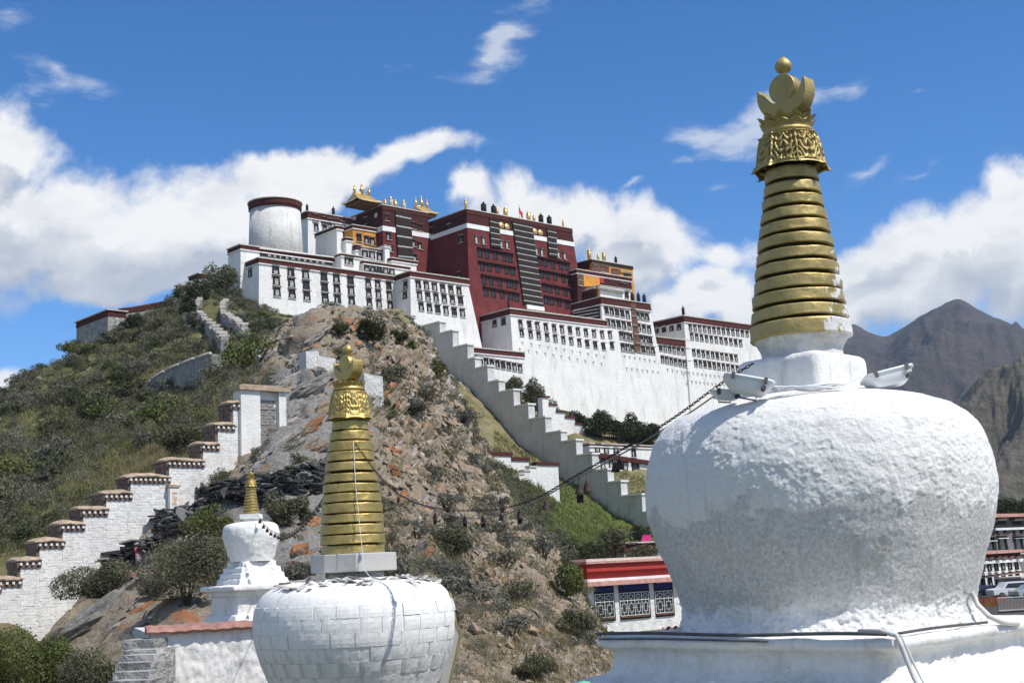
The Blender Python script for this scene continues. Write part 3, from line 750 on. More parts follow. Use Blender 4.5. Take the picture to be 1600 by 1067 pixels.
# round tower
vT = A2.v1-13
pc = bis(lambda u: proj(UVZ(u, vT, 95))[0]-432, 0, 120); ct = UVZ(pc, vT, 0)
dT = ct.y; rT = 41.5/2040*dT; zt = P(432, 311, dT-rT*.7).z; zb_ = A2.zt-3
tw = empty('round_tower', (ct.x, ct.y, zb_), 'round white tower with speckled plaster and a maroon rim', 'tower')
rr0 = rT*1.045
hh = zt-2.6-zb_
mb = MB(); mb.lathe((ct.x, ct.y, zb_), [(rr0*1.03, 0), (rr0*.93, hh)], 72); mb.build('wall', MT['white_old'], tw)
mb = MB(); mb.lathe((ct.x, ct.y, zt-2.6), [(rT*.99, 0), (rT*1.02, .1), (rT*1.03, 2.2), (rT*1.0, 2.3)], 72); mb.build('frieze', MT['maroon'], tw)
mb = MB(); mb.lathe((ct.x, ct.y, zt-.28), [(rT*1.06, 0), (rT*1.06, .4), (rT*.9, .7), (rT*.3, 1.3), (.05, 1.4)], 72); mb.build('coping', MT['trim'], tw)
# small stepped blocks in front of the rear wing
P1 = House('roof_house', 'cubic white roof house with a maroon rim beside the round tower', (526,353.5), A2.v1-4, 534.5, left=493, zb=A2.zt-3, b=.03); P1.frieze(1.0, ch=.25)
P2 = House('roof_house', 'small white roof house in front of the orange chapel', (540.5,371.8), A2.v1-2, 550, left=527, zb=A2.zt-3, b=.03); P2.frieze(.9, ch=.25)
P3 = House('roof_house', 'small white roof house with a tall maroon frieze above the long frieze', (556,383), A2.v1-.5, 565, left=541, zb=A2.zt-6, b=.03); P3.frieze(1.8, ch=.25)
Q1 = House('roof_house', 'white terrace house with large square windows below the orange chapel', (565,386.5), A2.v1+.5, 601, depth=8, zb=A.zt-3, b=.02); Q1.frieze(.5, ch=.25)
Q1.windows([(570,395.5),(581,398),(593,401)], W_BIG)
Q2 = House('roof_house', 'low white terrace with five square windows above the west wing', (568,408), A.v1-2.5, 640, depth=8, zb=A.zt-3, b=.02); Q2.frieze(.8, ch=.25)
Q2.windows(lerp_px((573,418.5),(612,424.5),5), W_GAL)
Q3 = House('roof_house', 'white terrace with two small windows left of the low terrace', (533,397), A.v1-4, 566, depth=8, zb=A.zt-3, b=.02); Q3.frieze(.6, ch=.25); Q3.windows([(542,407.5),(548,408.5)], W_SM)
Q4 = House('roof_house', 'white square roof hut beside the dark red west wing', (601,384), A2.v1+2, 608, left=586, zb=A.zt-3, b=.02); Q4.frieze(.3, mat='white', ch=.15)
Q5 = House('roof_house', 'maroon edged terrace between the low terrace and the bastion', (612,403.5), A2.v1+4, 650, depth=6, zb=A.zt-3, b=.02); Q5.frieze(.9, ch=.25)
# upper yellow rooms G
vG = vF-16
G1 = House('golden_apartment', 'orange and gilt topmost apartment with a dark eave', (924,406), vG, 988, left=899, zb=Fb.zt-4, b=.02, wall='orange')
G1.frieze(1.2, 'black', ch=.4, white=False)
G1.panel('front', [(924.5,410),(951,415),(951,428),(924.5,423)], 'brown', .3, 'window_bay'); G1.panel('front', [(955,419),(967,421),(967,433),(955,431)], 'brown', .4, 'window_bay')
G1.panel('front', [(968,422),(987.5,426),(987,429),(968,425.5)], 'roofgold', .6, 'gilt_rail')
G1.panel('left', [(900,413),(922,409.5),(922,420),(900,421)], 'reddark', .3, 'panel')
G1.windows([(929,420),(941,420),(947,422),(961,426),(977,431),(983,432)], W_SM)
G2 = House('golden_apartment_storey', 'yellow walled lower storey with a maroon eave under the gilt apartment', (900.5,421.5), vG+3, 986, depth=3, zb=Fb.zt-4, b=.02, wall='reddark'); G2.frieze(1.3, ch=.35)
G2.panel('front', [(911,430),(936,433.5),(936.5,447),(912,448)], 'orange', .25, 'yellow_panel')
G2.panel('front', [(936,433),(943.5,434.5),(943.5,443),(936,441.5)], 'crimson', .2); G2.panel('front', [(944,435),(985.5,442),(984,453),(944,446)], 'reddark', .2)
G2.panel('front', [(901,427),(911,429),(912.5,449),(902,446)], 'brown', .2)
G2.windows([(906,432),(906.5,441),(951,442),(971,447),(977,448.5)], W_MID)
G3 = House('palace_awning_house', 'white top storey behind a grey awning above the tall block', (937,446), vG+11, 985, depth=8, zb=Fb.zt-4, b=.02); G3.frieze(.4, mat='white', ch=.2)
G3.panel('front', [(931,448.5),(973,455.5),(973,459),(931,451.5)], 'stone', 1.2, 'awning'); G3.windows([(979,461)], W_MID)
G3.panel('left', [(931,450),(936.5,448.5),(936.5,462),(931,462)], 'orange', .2)
G4 = House('palace_red_annex', 'low dark red annex between the red palace and the awning house', (929,451), vG+9.5, 938, left=899, zb=Fb.zt+.2, b=.03, wall='reddark'); G4.frieze(1.0, ch=.3, white=False)

# gilt hip-and-gable roofs --------------------------------------------------
def gilt_roof(c, hx, hy, h, label):
    e = empty('gilt_roof', c, label, 'roof', 'gilt roofs of the red palace')
    mb = MB()
    def ringp(fx, fy, z): return [c+U*(sx*hx*fx)+N_*(sy*hy*fy)+UP*z for sx, sy in ((-1,-1),(1,-1),(1,1),(-1,1))]
    # flared eaves: corners lift
    n = 10; rings = []
    for fx, z in ((1.0,.0),(.86,.12*h),(.74,.30*h)):
        r = []
        q = ringp(fx, fx, z)
        for k in range(4):
            a, b_ = q[k], q[(k+1)%4]
            for j in range(n):
                f = j/n; lift = (abs(2*f-1)**4)*.16*h*(fx > .8)
                r.append(a*(1-f)+b_*f+UP*lift)
        rings.append(r)
    base = len(mb.v); m_ = 4*n; vs = [v for r in rings for v in r]
    fs = [(j*m_+k, j*m_+(k+1)%m_, (j+1)*m_+(k+1)%m_, (j+1)*m_+k) for j in range(2) for k in range(m_)]
    mb.add(vs, fs); mb.build('eaves', MT['roofgold'], e)
    mb = MB(); q = ringp(.74, .74, .30*h); a = c+U*(-hx*.62)+UP*h; b_ = c+U*(hx*.62)+UP*h
    mb.add(q+[a, b_], [(0,1,5,4),(2,3,4,5),(3,0,4),(1,2,5)]); mb.build('gable_roof', MT['roofgold'], e)
    mb = MB(); mb.tube([a-U*.3, b_+U*.3], .35, 6); mb.build('ridge', MT['roofgold'], e)
    mb = MB(); r0 = ringp(.8, .8, -.9); r1 = ringp(.8, .8, -.02); mb.hexa(r0+r1); mb.build('bracket_storey', MT['brown'], e)
    for f, s_ in ((-.55,1.),(0,1.35),(.55,1.)):
        p = c+U*(hx*f)+UP*(h+.2); mb = MB()
        mb.lathe(p, [(.5*s_,0),(.3*s_,.5*s_),(.75*s_,.9*s_),(.6*s_,1.4*s_),(.22*s_,1.7*s_),(.4*s_,2.2*s_),(.1*s_,2.8*s_),(.03,3.4*s_)], 10); mb.build('spire', MT['roofgold'], e)
    return e
p = plane_hit(566, 322, UVZ(0, vL-6, 0), N_); gilt_roof(Vector((p.x, p.y, L_.zt+1.0)), 6.0, 5.0, 4.0, 'gilt roof with flared eaves on the west end of the red wing')
p = plane_hit(659, 334, UVZ(0, vL-5, 0), N_); gilt_roof(Vector((p.x, p.y, L_.zt+.5)), 5.0, 4.8, 3.5, 'smaller gilt roof close to the tall red block')
# roof finials
def roofpt(Hs, px, inset=1.0):
    u = bis(lambda u: proj(UVZ(u, Hs.v1-inset, Hs.zt+.4))[0]-px, Hs.u0-30, Hs.u1+30); return UVZ(u, Hs.v1-inset, Hs.zt+.34)
gd = 'roof finials on the red palace parapet'
for px, h, r, mat, lab in ((728,4.6,.55,'roofgold','slim gilt finial at the front corner of the tall red block'),(756,4.6,1.05,'black','black drum finial above the first small striped curtain'),(771.5,4.4,1.,'black','black drum finial right of the first striped curtain'),
     (777,3.6,.6,'roofgold','short gilt finial beside the second black drum'),(790,4.4,.85,'roofgold','gilt drum finial above the left pair of gilt discs'),(826,4.4,.85,'roofgold','gilt drum finial left of the right pair of discs'),
     (834.5,3.4,.6,'roofgold','short gilt finial above the right pair of discs'),(845.5,4.4,1.0,'black','black drum finial above the right pair of discs'),(858.5,4.4,1.0,'black','black drum finial above the second striped curtain'),(880,4.0,.4,'roofgold','slim gilt finial at the far end of the red parapet')):
    finial(None, roofpt(K, px), h, r, mat, lab, gd)
for px, h, r, mat, lab in ((602,3,.6,'roofgold','small gilt finial on the west wing corner'),(611,4.6,.85,'trim','tall pale drum between the gilt roofs'),(618,3.6,.8,'roofgold','gilt dome finial between the pale drums'),(631,4.2,.8,'trim','second pale drum left of the smaller gilt roof')):
    finial(None, roofpt(L_, px, 1.5), h, r, mat, lab, gd)
for Hs, px, h, r, mat, lab in ((O_,480,3.2,.5,'black','black finial right of the round tower'),(O_,521,4,.6,'black','black finial at the end of the rear wing'),(G1,921,5,.8,'roofgold','tall gilt drum on the golden apartment'),(G1,935,3.4,.5,'roofgold','slim gilt finial between the gilt drums'),
      (G1,944,5,.8,'roofgold','second tall gilt drum on the golden apartment'),(G1,962.5,3.6,.6,'black','black finial on the orange corner'),(Fb,988.5,4,.8,'black','black drum at the middle of the tall block roof'),(Fb,998,4.6,.7,'black','taller black drum on the tall block roof'),(Fb,1007,4.4,.7,'black','black drum near the east end of the tall block roof'),
      (I_,1068,4.6,.6,'black','black finial on the corner of the east block'),(E_,795,5,.4,'black','slim black finial on the corner of the long wing')):
    finial(None, roofpt(Hs, px), h, r, mat, lab, 'finials on the white and golden roofs')
# red flag on the roof
p = roofpt(K, 812, 6); e = empty('flag', p, 'small red flag on a pole over the red palace', 'flag')
mb = MB(); mb.tube([p, p+UP*8], .08); mb.build('pole', MT['brown'], e)
mb = MB(); vs = []
for i in range(7):
    for z in (4.2, 6.8): vs.append(p+U*(i*.28+.1)+UP*(z-.35*i+.2*math.sin(i*1.4))+N_*(.15*math.sin(i*1.3)))
mb.add(vs, [(2*i, 2*i+2, 2*i+3, 2*i+1) for i in range(6)]); mb.build('cloth', plain('red_flag', (.6,.03,.03)), e)
# ---------------------------------------------------------------- walls and stairs on the hill
def bricks_on(parent, o, x, up, n, rects, bw, bh, mat, limit=300, th=.035, name='brick', jit=.3, seed=1):
    """courses of uneven bricks standing proud of a face; rects: (s0, s1, h0, h1) along x and up"""
    r_ = random.Random(seed); items = []
    for (s0, s1, h0, h1) in rects:
        h = h0; row = 0
        while h < h1-.3*bh:
            hh = min(bh*r_.uniform(.85, 1.12), h1-h); s = s0-(.5*bw if row % 2 else 0)*r_.uniform(.6, 1.3)
            while s < s1:
                w = bw*r_.uniform(.7, 1.35); a, b = max(s, s0), min(s+w, s1)
                if b-a > .25*bw: items.append((a, b, h, h+hh))
                s += w
            h += hh; row += 1
    r_.shuffle(items)
    R = Matrix((x, -n, up)).transposed(); q = R.to_quaternion(); base = Vector((0, 0, 0)); p_ = parent
    while p_ is not None: base += p_.location; p_ = p_.parent
    shapes = []
    for k in range(6):
        mb = MB(); g = .03
        pts = []
        for z in (-.5, .5):
            for xx in (-.5, .5): pts.append((xx, z))
        j = lambda: r_.uniform(-.04, .04)
        f = [(xx*(1-2*g)+j(), -1-r_.uniform(0, .5), z*(1-3*g)+j()*1.5) for (xx, z) in ((-.5,-.5),(.5,-.5),(.5,.5),(-.5,.5))]
        bk = [(xx, .3, z) for (xx, z) in ((-.5,-.5),(.5,-.5),(.5,.5),(-.5,.5))]
        mb.add(bk+f, [(4,5,6,7),(0,4,7,3),(1,2,6,5),(3,7,6,2),(0,1,5,4)])
        shapes.append(mb)
    meshes = [m_.mesh(name, mat) for m_ in shapes]
    rest = MB()
    for k, (a, b, h0, h1) in enumerate(items):
        c = o+x*((a+b)/2)+up*((h0+h1)/2); t = th*r_.uniform(.4, 1.3)
        if k < limit:
            ob = link(name, meshes[k % 6], parent, c-base, q); ob.scale = (b-a, t, h1-h0)
        else:
            S = shapes[k % 6]; rest.add([c+R @ Vector((v.x*(b-a), v.y*t, v.z*(h1-h0))) for v in S.v], [tuple(f) for f in S.f])
    if rest.v:
        ob = rest.build('masonry_courses', mat, parent); ob['kind'] = 'stuff'
def stepped_wall(name, label, origin, direc, steps, thick, mat, cope=None, cope_h=.35, over=.25, zfoot=None, endmat=None, back=1, group=None):
    """steps: (x0, x1, y) of each tread on the skyline of the wall; the face is the vertical plane through origin along direc"""
    n = Vector((direc.y, -direc.x, 0)).normalized()
    if n.dot(Vector((origin.x, origin.y, 0))) > 0: n = -n      # towards the viewer
    S = []
    for (x0, x1, y) in steps:
        a = plane_hit(x0, y, origin, n); b = plane_hit(x1, y, origin, n); S.append([(a-origin).dot(direc), (b-origin).dot(direc), (a.z+b.z)/2])
    for k in range(len(S)-1): m_ = (S[k][1]+S[k+1][0])/2; S[k][1] = S[k+1][0] = m_
    e = empty(name, origin+direc*S[0][0], label, 'wall', group); o = Vector((origin.x, origin.y, 0))
    mb = MB(); info = []
    for (s0, s1, z) in S:
        zf = zfoot if zfoot is not None else min(gz(*(o+direc*s0).xy), gz(*(o+direc*s1).xy), gz(*(o+direc*((s0+s1)/2)).xy))-1.5
        A, B = o+direc*s0, o+direc*s1
        q = [A, B, B-n*thick, A-n*thick]
        if (q[1]-q[0]).cross(q[3]-q[0]).z < 0: q = q[::-1]
        lo = [p+UP*zf for p in q]; hi_ = [p+UP*z for p in q]; mb.hexa(lo+hi_); info.append((s0, s1, z, zf))
    mb.build('wall', mat, e)
    if cope:
        for (s0, s1, z, zf) in info:
            mb = MB(); A, B = o+direc*(s0-over*.3), o+direc*(s1+over); q = [A+n*over, B+n*over, B-n*(thick+over), A-n*(thick+over)]
            if (q[1]-q[0]).cross(q[3]-q[0]).z < 0: q = q[::-1]
            mb.hexa([p+UP*(z+.003) for p in q]+[p+UP*(z+cope_h) for p in q]); mb.build('coping', cope, e)
    return e, o, n, info
# great stair wall running down from the palace, its face in shade
c_steps = [(660.7,686.6,507),(687.7,706.8,519.5),(708,730,541.5),(731.5,741.5,561),(743,761.5,574.5),(762.6,779,596.5),(780,802,611.5),(803.5,825.5,634),(826,852,654),(852.5,876,676),(877,900,689.5),(901,925,711),(926,949,735),(950,970,753.5),(971,1003,774.5),(1004,1040,800)]
stair_o = P(660.7, 507, 425); stair_o.z = 0
MT['white_shade'] = wash('shaded_stained_whitewash', (.60,.60,.60), .8, .2, bump=.3, bs=1.0)  # stained whitewash, its base darkened to paint in the shade on this face
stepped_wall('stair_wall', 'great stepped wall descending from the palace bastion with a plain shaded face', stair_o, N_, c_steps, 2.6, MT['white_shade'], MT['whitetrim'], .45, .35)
vv = uv(P(870, 650, 405))[1]
st2 = [(847,857,621),(857.5,868,633),(869,882,644),(883,898,653),(899,917,663),(918,932,673.5),(933,947,680.5),(948,962,687),(963,980,692),(981,1010,697)]
stepped_wall('stair_parapet', 'white stepped parapet with dark red copings above the row of trees', UVZ(0, vv, 0), U, st2, 2, MT['white'], MT['maroon'], .5, .4)
W1 = House('stair_house', 'white house with tall windows beside the foot of the great stair wall', (921,693.5), uv(P(921,720,378))[1], 1040, depth=8, zb=gz(*P(960,760,370).xy)-8, b=.03)
W1.frieze(.5, mat='brown', ch=.3)
W1.panel('front', [(921,706),(983,715.5),(983,722.5),(921,713)], 'maroon', 1.0, 'frieze'); W1.panel('front', [(985,716),(1015,720),(1015,726),(985,723)], 'maroon', .8, 'frieze')
WT = win_mesh(2.1, 4.0, 'cloth', False); WW = win_mesh(3.6, 4.0, 'plain', False)
W1.windows([(942,727),(955,729),(977,730)], WT); W1.windows([(993,731)], WW); W1.windows([(978,756),(986,757)], WT); W1.windows([(933,700),(947,702),(962,703),(990,707)], W_SM)
for px0, px1, y0, y1, dd, lab in ((753.5,799,707,714,300,'white slope wall with two dark red coping steps left of the lawn'),):
    o_ = P(826, 735, 351); u_ = U; o_.z = 0
    stepped_wall('slope_wall', lab, o_, u_, [(753.5,760,706),(760,799,712),(799,826,720)], 1.6, MT['white'], MT['maroon'], 1.0, .3)
o_ = P(838, 740, 340); u_ = U; o_.z = 0
stepped_wall('slope_wall', 'white zigzag wall climbing to the great stair wall above the lawn', o_, u_, [(796,802,752),(802,810,746),(810,818,741),(818,827,736),(827,838,730)], 1.4, MT['white'], MT['trim'], .4, .25)
o_ = P(855, 740, 349); u_ = U; o_.z = 0
stepped_wall('slope_wall', 'short white wall with a dark red coping at the head of the lawn', o_, u_, [(838,872,727)], 1.4, MT['white'], MT['maroon'], .9, .3)
# outworks on the left crest
MT['rubble'] = plain('rubble_wall', (.33,.315,.295), .95, var=.4, scale=.9, bump=.4, bscale=1.5)
vq = uv(P(169, 500, 345))[1]
Qh = House('outwork', 'flat topped stone outwork with a red band on the far left crest', (169,485), vq, 196, left=120, zb=gz(*P(169,530,340).xy)-7, b=.03, wall='rubble'); Qh.frieze(1.5, ch=.3, white=False, e=.15)
def sloped_wall(name, label, top, dist, thick, mat, cope=None, hgt=None, cat='wall', foot=2.0, cm=None, ch=.4):
    pts = [P(x, y, d) for (x, y), d in zip(top, dist)]
    e = empty(name, pts[0], label, cat); mb = MB(); mc = MB()
    for a, b in zip(pts[:-1], pts[1:]):
        h = Vector(((b-a).x, (b-a).y, 0)).normalized(); n = Vector((h.y, -h.x, 0))
        if n.dot(a) > 0: n = -n
        za = min(gz(a.x, a.y), a.z-.5)-foot; zb = min(gz(b.x, b.y), b.z-.5)-foot
        q = [a, b, b-n*thick, a-n*thick]; zz = [za, zb, zb, za]; rev = (q[1]-q[0]).cross(q[3]-q[0]).z < 0
        if rev: q = q[::-1]; zz = zz[::-1]
        mb.hexa([Vector((p.x, p.y, z)) for p, z in zip(q, zz)]+q)
        if cm:
            q2 = [a+n*.25, b+n*.25, b-n*(thick+.25), a-n*(thick+.25)]
            if rev: q2 = q2[::-1]
            mc.hexa([p+UP*.003 for p in q2]+[p+UP*ch for p in q2])
    mb.build('wall', mat, e)
    if cm: mc.build('coping', cm, e)
    return e
sloped_wall('outwork_wall', 'grey stone wall with a red band rising right along the left crest', [(196,488),(221,485),(292,471)], (352,360,388), 2, MT['rubble'], cm=MT['maroon'], ch=1.3)
_b = [gray(x, y) for x, y in ((222,618),(236,636),(258,628),(281,614),(305,600),(331,588))]
_t = [(224,610),(236,594),(258,580),(281,570),(305,561),(331,553)]
sloped_wall('retaining_wall', 'grey stone retaining wall half way up the left slope', _t, [_b[0].y-1.5+(_b[-1].y-_b[0].y)*i/5 for i in range(6)], 1.2, MT['stone'], foot=3)
for i_, ((x0, y0), (x1, y1)) in enumerate(zip(_t[:-1], _t[1:])):
    A_ = P(x0, y0, _b[0].y-1.5+(_b[-1].y-_b[0].y)*i_/5); B_ = P(x1, y1, _b[0].y-1.5+(_b[-1].y-_b[0].y)*(i_+1)/5); mb = MB(); mb.tube([A_*.98+B_*.02+UP*.1, A_*.1+B_*.9+UP*.1], .22, 6)
    o_ = mb.build('coping', MT['trim'], [o for o in scn.objects if o.name == 'retaining_wall'][0])
# small ruined gatehouse near the left end of the palace
for pts, dd, lab in (([(284,452),(290,443),(299,441),(309,447)], (375,378,380,384), 'broken stone wall under the trees left of the palace'),):
    sloped_wall('ruined_wall', lab, pts, dd, 2, MT['rubble'], cm=MT['stone'], ch=.4)
Rh = House('gate_hut', 'tiny stone hut with a dark roof beside the dark tree', (311,428), uv(P(311,430,392))[1], 326, depth=6, zb=gz(*P(318,440,392).xy)-4, b=.03, wall='rubble'); Rh.frieze(1.0, ch=.3, white=False)
# crenellated parapets of the winding path
def parapet(label, pix, size):
    pts = [gray(x, y) for x, y in pix]; pts = [p for p in pts if p is not None]
    L_ = [0]
    for a, b in zip(pts[:-1], pts[1:]): L_.append(L_[-1]+(b-a).length)
    n = max(4, int(L_[-1]/(size*1.05))); e = empty('path_parapet', pts[0], label, 'wall')
    r_ = random.Random(len(pix)); mb = MB()
    for k in range(n):
        s = L_[-1]*k/(n-1); i = max(j for j in range(len(L_)) if L_[j] <= s+1e-6); i = min(i, len(pts)-2)
        f = (s-L_[i])/(L_[i+1]-L_[i]); p = pts[i]*(1-f)+pts[i+1]*f; p.z = gz(p.x, p.y)
        d = (pts[i+1]-pts[i]); d.z = 0; d.normalize(); R = Matrix((d, Vector((-d.y, d.x, 0)), UP)).transposed()
        h = 1.9+(.7 if k % 2 else 0)+r_.uniform(-.1, .2)
        mm = MB(); mm.box(p+UP*(h/2-.8), (size*1.02, 1.1, h+.8), R); mm.build('merlon', MT['rubble'] if k % 3 else MT['stone'], e)
        mm = MB(); mm.box(p+UP*(h-.28), (size*1.0, 1.35, .3), R); mm.build('capstone', MT['trim'], e)
parapet('left stone parapet of the grassy path below the palace', [(315,472),(308,490),(308,500),(319,512),(327,520),(336,530),(344,541),(351,551)], 1.9)
parapet('right stone parapet of the grassy path below the palace', [(354,480),(348,492),(348,500),(356,508),(364,515),(373,522),(383,531)], 1.9)

# the long white stepped wall in the lower left -----------------------------
MT['cap_clay'] = plain('clay_cap', (.42,.32,.23), .95, var=.3, scale=2.2, bump=.06, bscale=9)
MT['brown_brick'] = plain('bare_brown_brick', (.17,.125,.105), .95, var=.5, scale=4, bump=.05, bscale=12)
wall_o = P(0, 893, 73); wall_o.z = 0
raw = [(-130,-100,985),(-100,-64,950),(-64,-32,925),(-32,0,905),(0,32,896),(32,62,866),(62,98,836),(98,130,809),(130,166,786),(166,204,761),(204,264,735),(264,317,710),(317,340,684.5),(340,364,654),(364,381,620)]
ws = []
D3 = U
nW = Vector((U.y, -U.x, 0))
e = empty('rampart', wall_o, 'whitewashed stepped rampart with brown clay caps climbing the slope', 'wall')
prev_z = None; info = []
for i, (x0, x1, y) in enumerate(raw):
    a = plane_hit(x0, y+14, wall_o, nW); b = plane_hit(x1, y+14, wall_o, nW)
    info.append([(a-wall_o).dot(U), (b-wall_o).dot(U), (a.z+b.z)/2])
for k in range(len(info)-1): info[k][1] = info[k+1][0]
mb = MB(); rects = []
TH = 1.5
pz = None
for (s0, s1, z) in info:
    A, B = wall_o+U*s0, wall_o+U*s1; zf = min(gz(A.x, A.y), gz(B.x, B.y), z-3)-2.5
    mb.hexa([p+UP*zf for p in (A, B, B-nW*TH, A-nW*TH)]+[p+UP*z for p in (A, B, B-nW*TH, A-nW*TH)])
    if pz is not None:
        mend = MB(); mend.hexa([p+UP*(pz-.6) for p in (A-U*.16+nW*-.03, A+U*.01-nW*.03, A+U*.01-nW*(TH), A-U*.16-nW*TH)]+[p+UP*(z+.002) for p in (A-U*.16-nW*.03, A+U*.01-nW*.03, A+U*.01-nW*TH, A-U*.16-nW*TH)]); mend.build('bare_step_face', MT['brown_brick'], e)
    rects.append((s0, s1, max(zf, z-9), z-.28)); pz = z
mb.build('wall', MT['white_near'], e)
bricks_on(e, wall_o.copy(), U, UP, nW, rects, .42, .17, MT['white_near'], 300, .018, seed=5)
pz = None
for k, (s0, s1, z) in enumerate(info):
    A, B = wall_o+U*(s0-.24-.08*rnd.random()), wall_o+U*(s1+.12+.08*rnd.random())
    # domed clay cap
    mb = MB(); prof = [(-.19, .0), (-.22, .07), (-.1, .19), (.25, .27), (TH*.5, .31), (TH-.25, .27), (TH+.1, .19), (TH+.22, .07), (TH+.19, 0)]
    nn = 9; vs = []
    for i in range(nn):
        f = i/(nn-1); base = A*(1-f)+B*f; dr = 1-(abs(2*f-1)**5)*.55
        for (t, h) in prof: vs.append(base-nW*(TH*.5+(t-TH*.5)*(1-.12*abs(2*f-1)**6))+UP*(z+.12+h*dr+.03*math.sin(7*f+k*1.7)+.02*math.sin(17*f+k)))
    m_ = len(prof); fs = [(i*m_+j, (i+1)*m_+j, (i+1)*m_+j+1, i*m_+j+1) for i in range(nn-1) for j in range(m_-1)]
    fs += [tuple(range(m_))[::-1], tuple((nn-1)*m_+j for j in range(m_))]; fs += [(i*m_+m_-1, (i+1)*m_+m_-1, (i+1)*m_, i*m_) for i in range(nn-1)]
    mb.add(vs, fs, 0, False); cap = mb.build('cap', MT['cap_clay'], e)
    # dentil course under the cap
    mb = MB(); a0 = wall_o+U*(s0-.2); L0 = (s1-s0)+.3
    mb.hexa([p+UP*(z-.24) for p in (a0+nW*.08, a0+U*L0+nW*.08, a0+U*L0-nW*(TH+.08), a0-nW*(TH+.08))]+[p+UP*(z+.13) for p in (a0+nW*.08, a0+U*L0+nW*.08, a0+U*L0-nW*(TH+.08), a0-nW*(TH+.08))]); mb.build('brick_course', MT['brown_brick'], e)
    nd = int(L0/.3); mb = MB()
    R = Matrix((U, -nW, UP)).transposed()
    for j in range(nd): mb.box(a0+U*((j+.5)*L0/nd)+nW*.14+UP*(z-.02), (.13, .12, .13), R)
    mb.build('dentils', MT['white_near'], e)
# end pier of the rampart
a = plane_hit(379, 612, wall_o, nW); b = plane_hit(443, 612, wall_o, nW)
s0, s1 = (a-wall_o).dot(U)-.3, (b-wall_o).dot(U); z = (a.z+b.z)/2
e = empty('rampart_pier', wall_o+U*s0, 'square end pier of the rampart with a bare grey brick panel', 'wall')
A, B = wall_o+U*s0+nW*.3, wall_o+U*s1+nW*.3; zf = gz(B.x, B.y)-3
mb = MB(); L1 = s1-s0
for (f0, f1, dp) in ((0, .42, 0), (.42, .84, .3), (.84, 1, 0)):
    a0, b0 = A+U*(L1*f0)-nW*dp, A+U*(L1*f1)-nW*dp; q = [a0, b0, b0-nW*(1.0-dp), a0-nW*(1.0-dp)]
    mb.hexa([p+UP*zf for p in q]+[p+UP*z for p in q])
mb.build('wall', MT['white_near'], e)
bricks_on(e, A-nW*.3, U, UP, nW, [(L1*.45, L1*.81, z-4.5, z-.5)], .55, .22, plain('grey_brick', (.27,.25,.23), .95, var=.4, scale=3, bump=.03), 90, .05, seed=9)
q = [A-U*.2+nW*.2, A+U*(L1+.25)+nW*.2, A+U*(L1+.25)-nW*1.15, A-U*.2-nW*1.15]
mb = MB(); mb.hexa([p+UP*(z+.003) for p in q]+[p+UP*(z+.28) for p in q]); q = [A+U*.2-nW*.2, A+U*(L1-.2)-nW*.2, A+U*(L1-.2)-nW*.8, A+U*.2-nW*.8]; mb.hexa([p+UP*(z+.283) for p in q]+[p+UP*(z+.42) for p in q]); mb.build('cap', MT['cap_clay'], e)
# ruined white walls among the crags behind the brick stupa
sloped_wall('crag_wall', 'broken whitewashed wall on the crags right behind the gilt finial', [(569,583),(598,588)], (103,104), .8, MT['white_old'], foot=2)
sloped_wall('crag_wall', 'broken whitewashed wall on the crags left of the gilt finial', [(478,549),(495,548),(497,556),(524,560)], (105,106,106,107), .8, MT['white_old'], foot=2)

# small stele let into the rampart, and a lamp post on the slope
a = plane_hit(268, 790, wall_o, nW)+nW*.25; e = empty('stele', a, 'narrow white stele with faded orange markings against the rampart', 'stele')
R = Matrix((U, -nW, UP)).transposed()
mb = MB(); mb.box(a+UP*.35, (.62, .3, 1.5), R); mb.build('slab', MT['white_near'], e)
mb = MB(); mb.box(a+UP*1.17, (.8, .42, .14), R); mb.build('cap', MT['cap_clay'], e)
om = plain('faded_orange_paint', (.62,.36,.20), .9, var=.3, scale=9)
for (x, z, w, h) in ((.0,.75,.34,.12),(-.05,.48,.1,.22),(.1,.42,.09,.18),(0,.1,.28,.1),(.02,.25,.08,.2)):
    mb = MB(); mb.box(a+U*x+nW*.157+UP*z, (w, .012, h), R); mb.build('marking', om, e)
g_ = gray(404, 576)
if g_ is not None:
    e = empty('lamp_post', g_, 'small white lamp post with two globes on the slope left of the crag', 'lamp'); hh = 34*g_.y/F
    mb = MB(); mb.tube([g_-UP*.3, g_+UP*hh*.75], .07); mb.build('pole', MT['trim'], e)
    for z in (.5, .85):
        mb = MB(); r_l = 5*g_.y/F; mb.lathe(g_+UP*(hh*z-r_l), [(.05,0),(r_l*.8,r_l*.4),(r_l,r_l),(r_l*.8,r_l*1.6),(.05,r_l*2)], 12); mb.build('globe', MT['enamel'], e)
# ---------------------------------------------------------------- the three stupas
def gold_mat(name, a, b, rough, metal, bump, bs):
    M = Mat(name, rough, metal, .5); f = M.noise(2.2, 6, .65); pt = M.attr('paint'); st = M.noise(9, 6, .7)
    c = M.mix(M.rng(f, .3, .7), a, b); c = M.mix(M.rng(st, .62, .75, 0, .7), c, (.10, .08, .04))
    w = M.rng(M.math('ADD', pt, M.math('MULTIPLY', M.math('SUBTRACT', M.noise(5, 7, .7), .5), 1.5)), .48, .56)
    M.col(M.mix(w, c, M.mix(M.rng(st, .3, .7), (.62,.60,.56), (.80,.79,.77))))
    mt = M.math('MULTIPLY', M.math('SUBTRACT', 1.0, w), metal); M.lk(mt, M.b.inputs['Metallic'])
    M.lk(M.rng(f, .3, .7, rough-.08, rough+.12), M.b.inputs['Roughness'])
    M.bump(M.noise(bs, 6, .65), bump); return M.m
MT['gold_old'] = gold_mat('weathered_gold_paint', (.33,.245,.085), (.50,.385,.155), .48, .5, .02, 5)
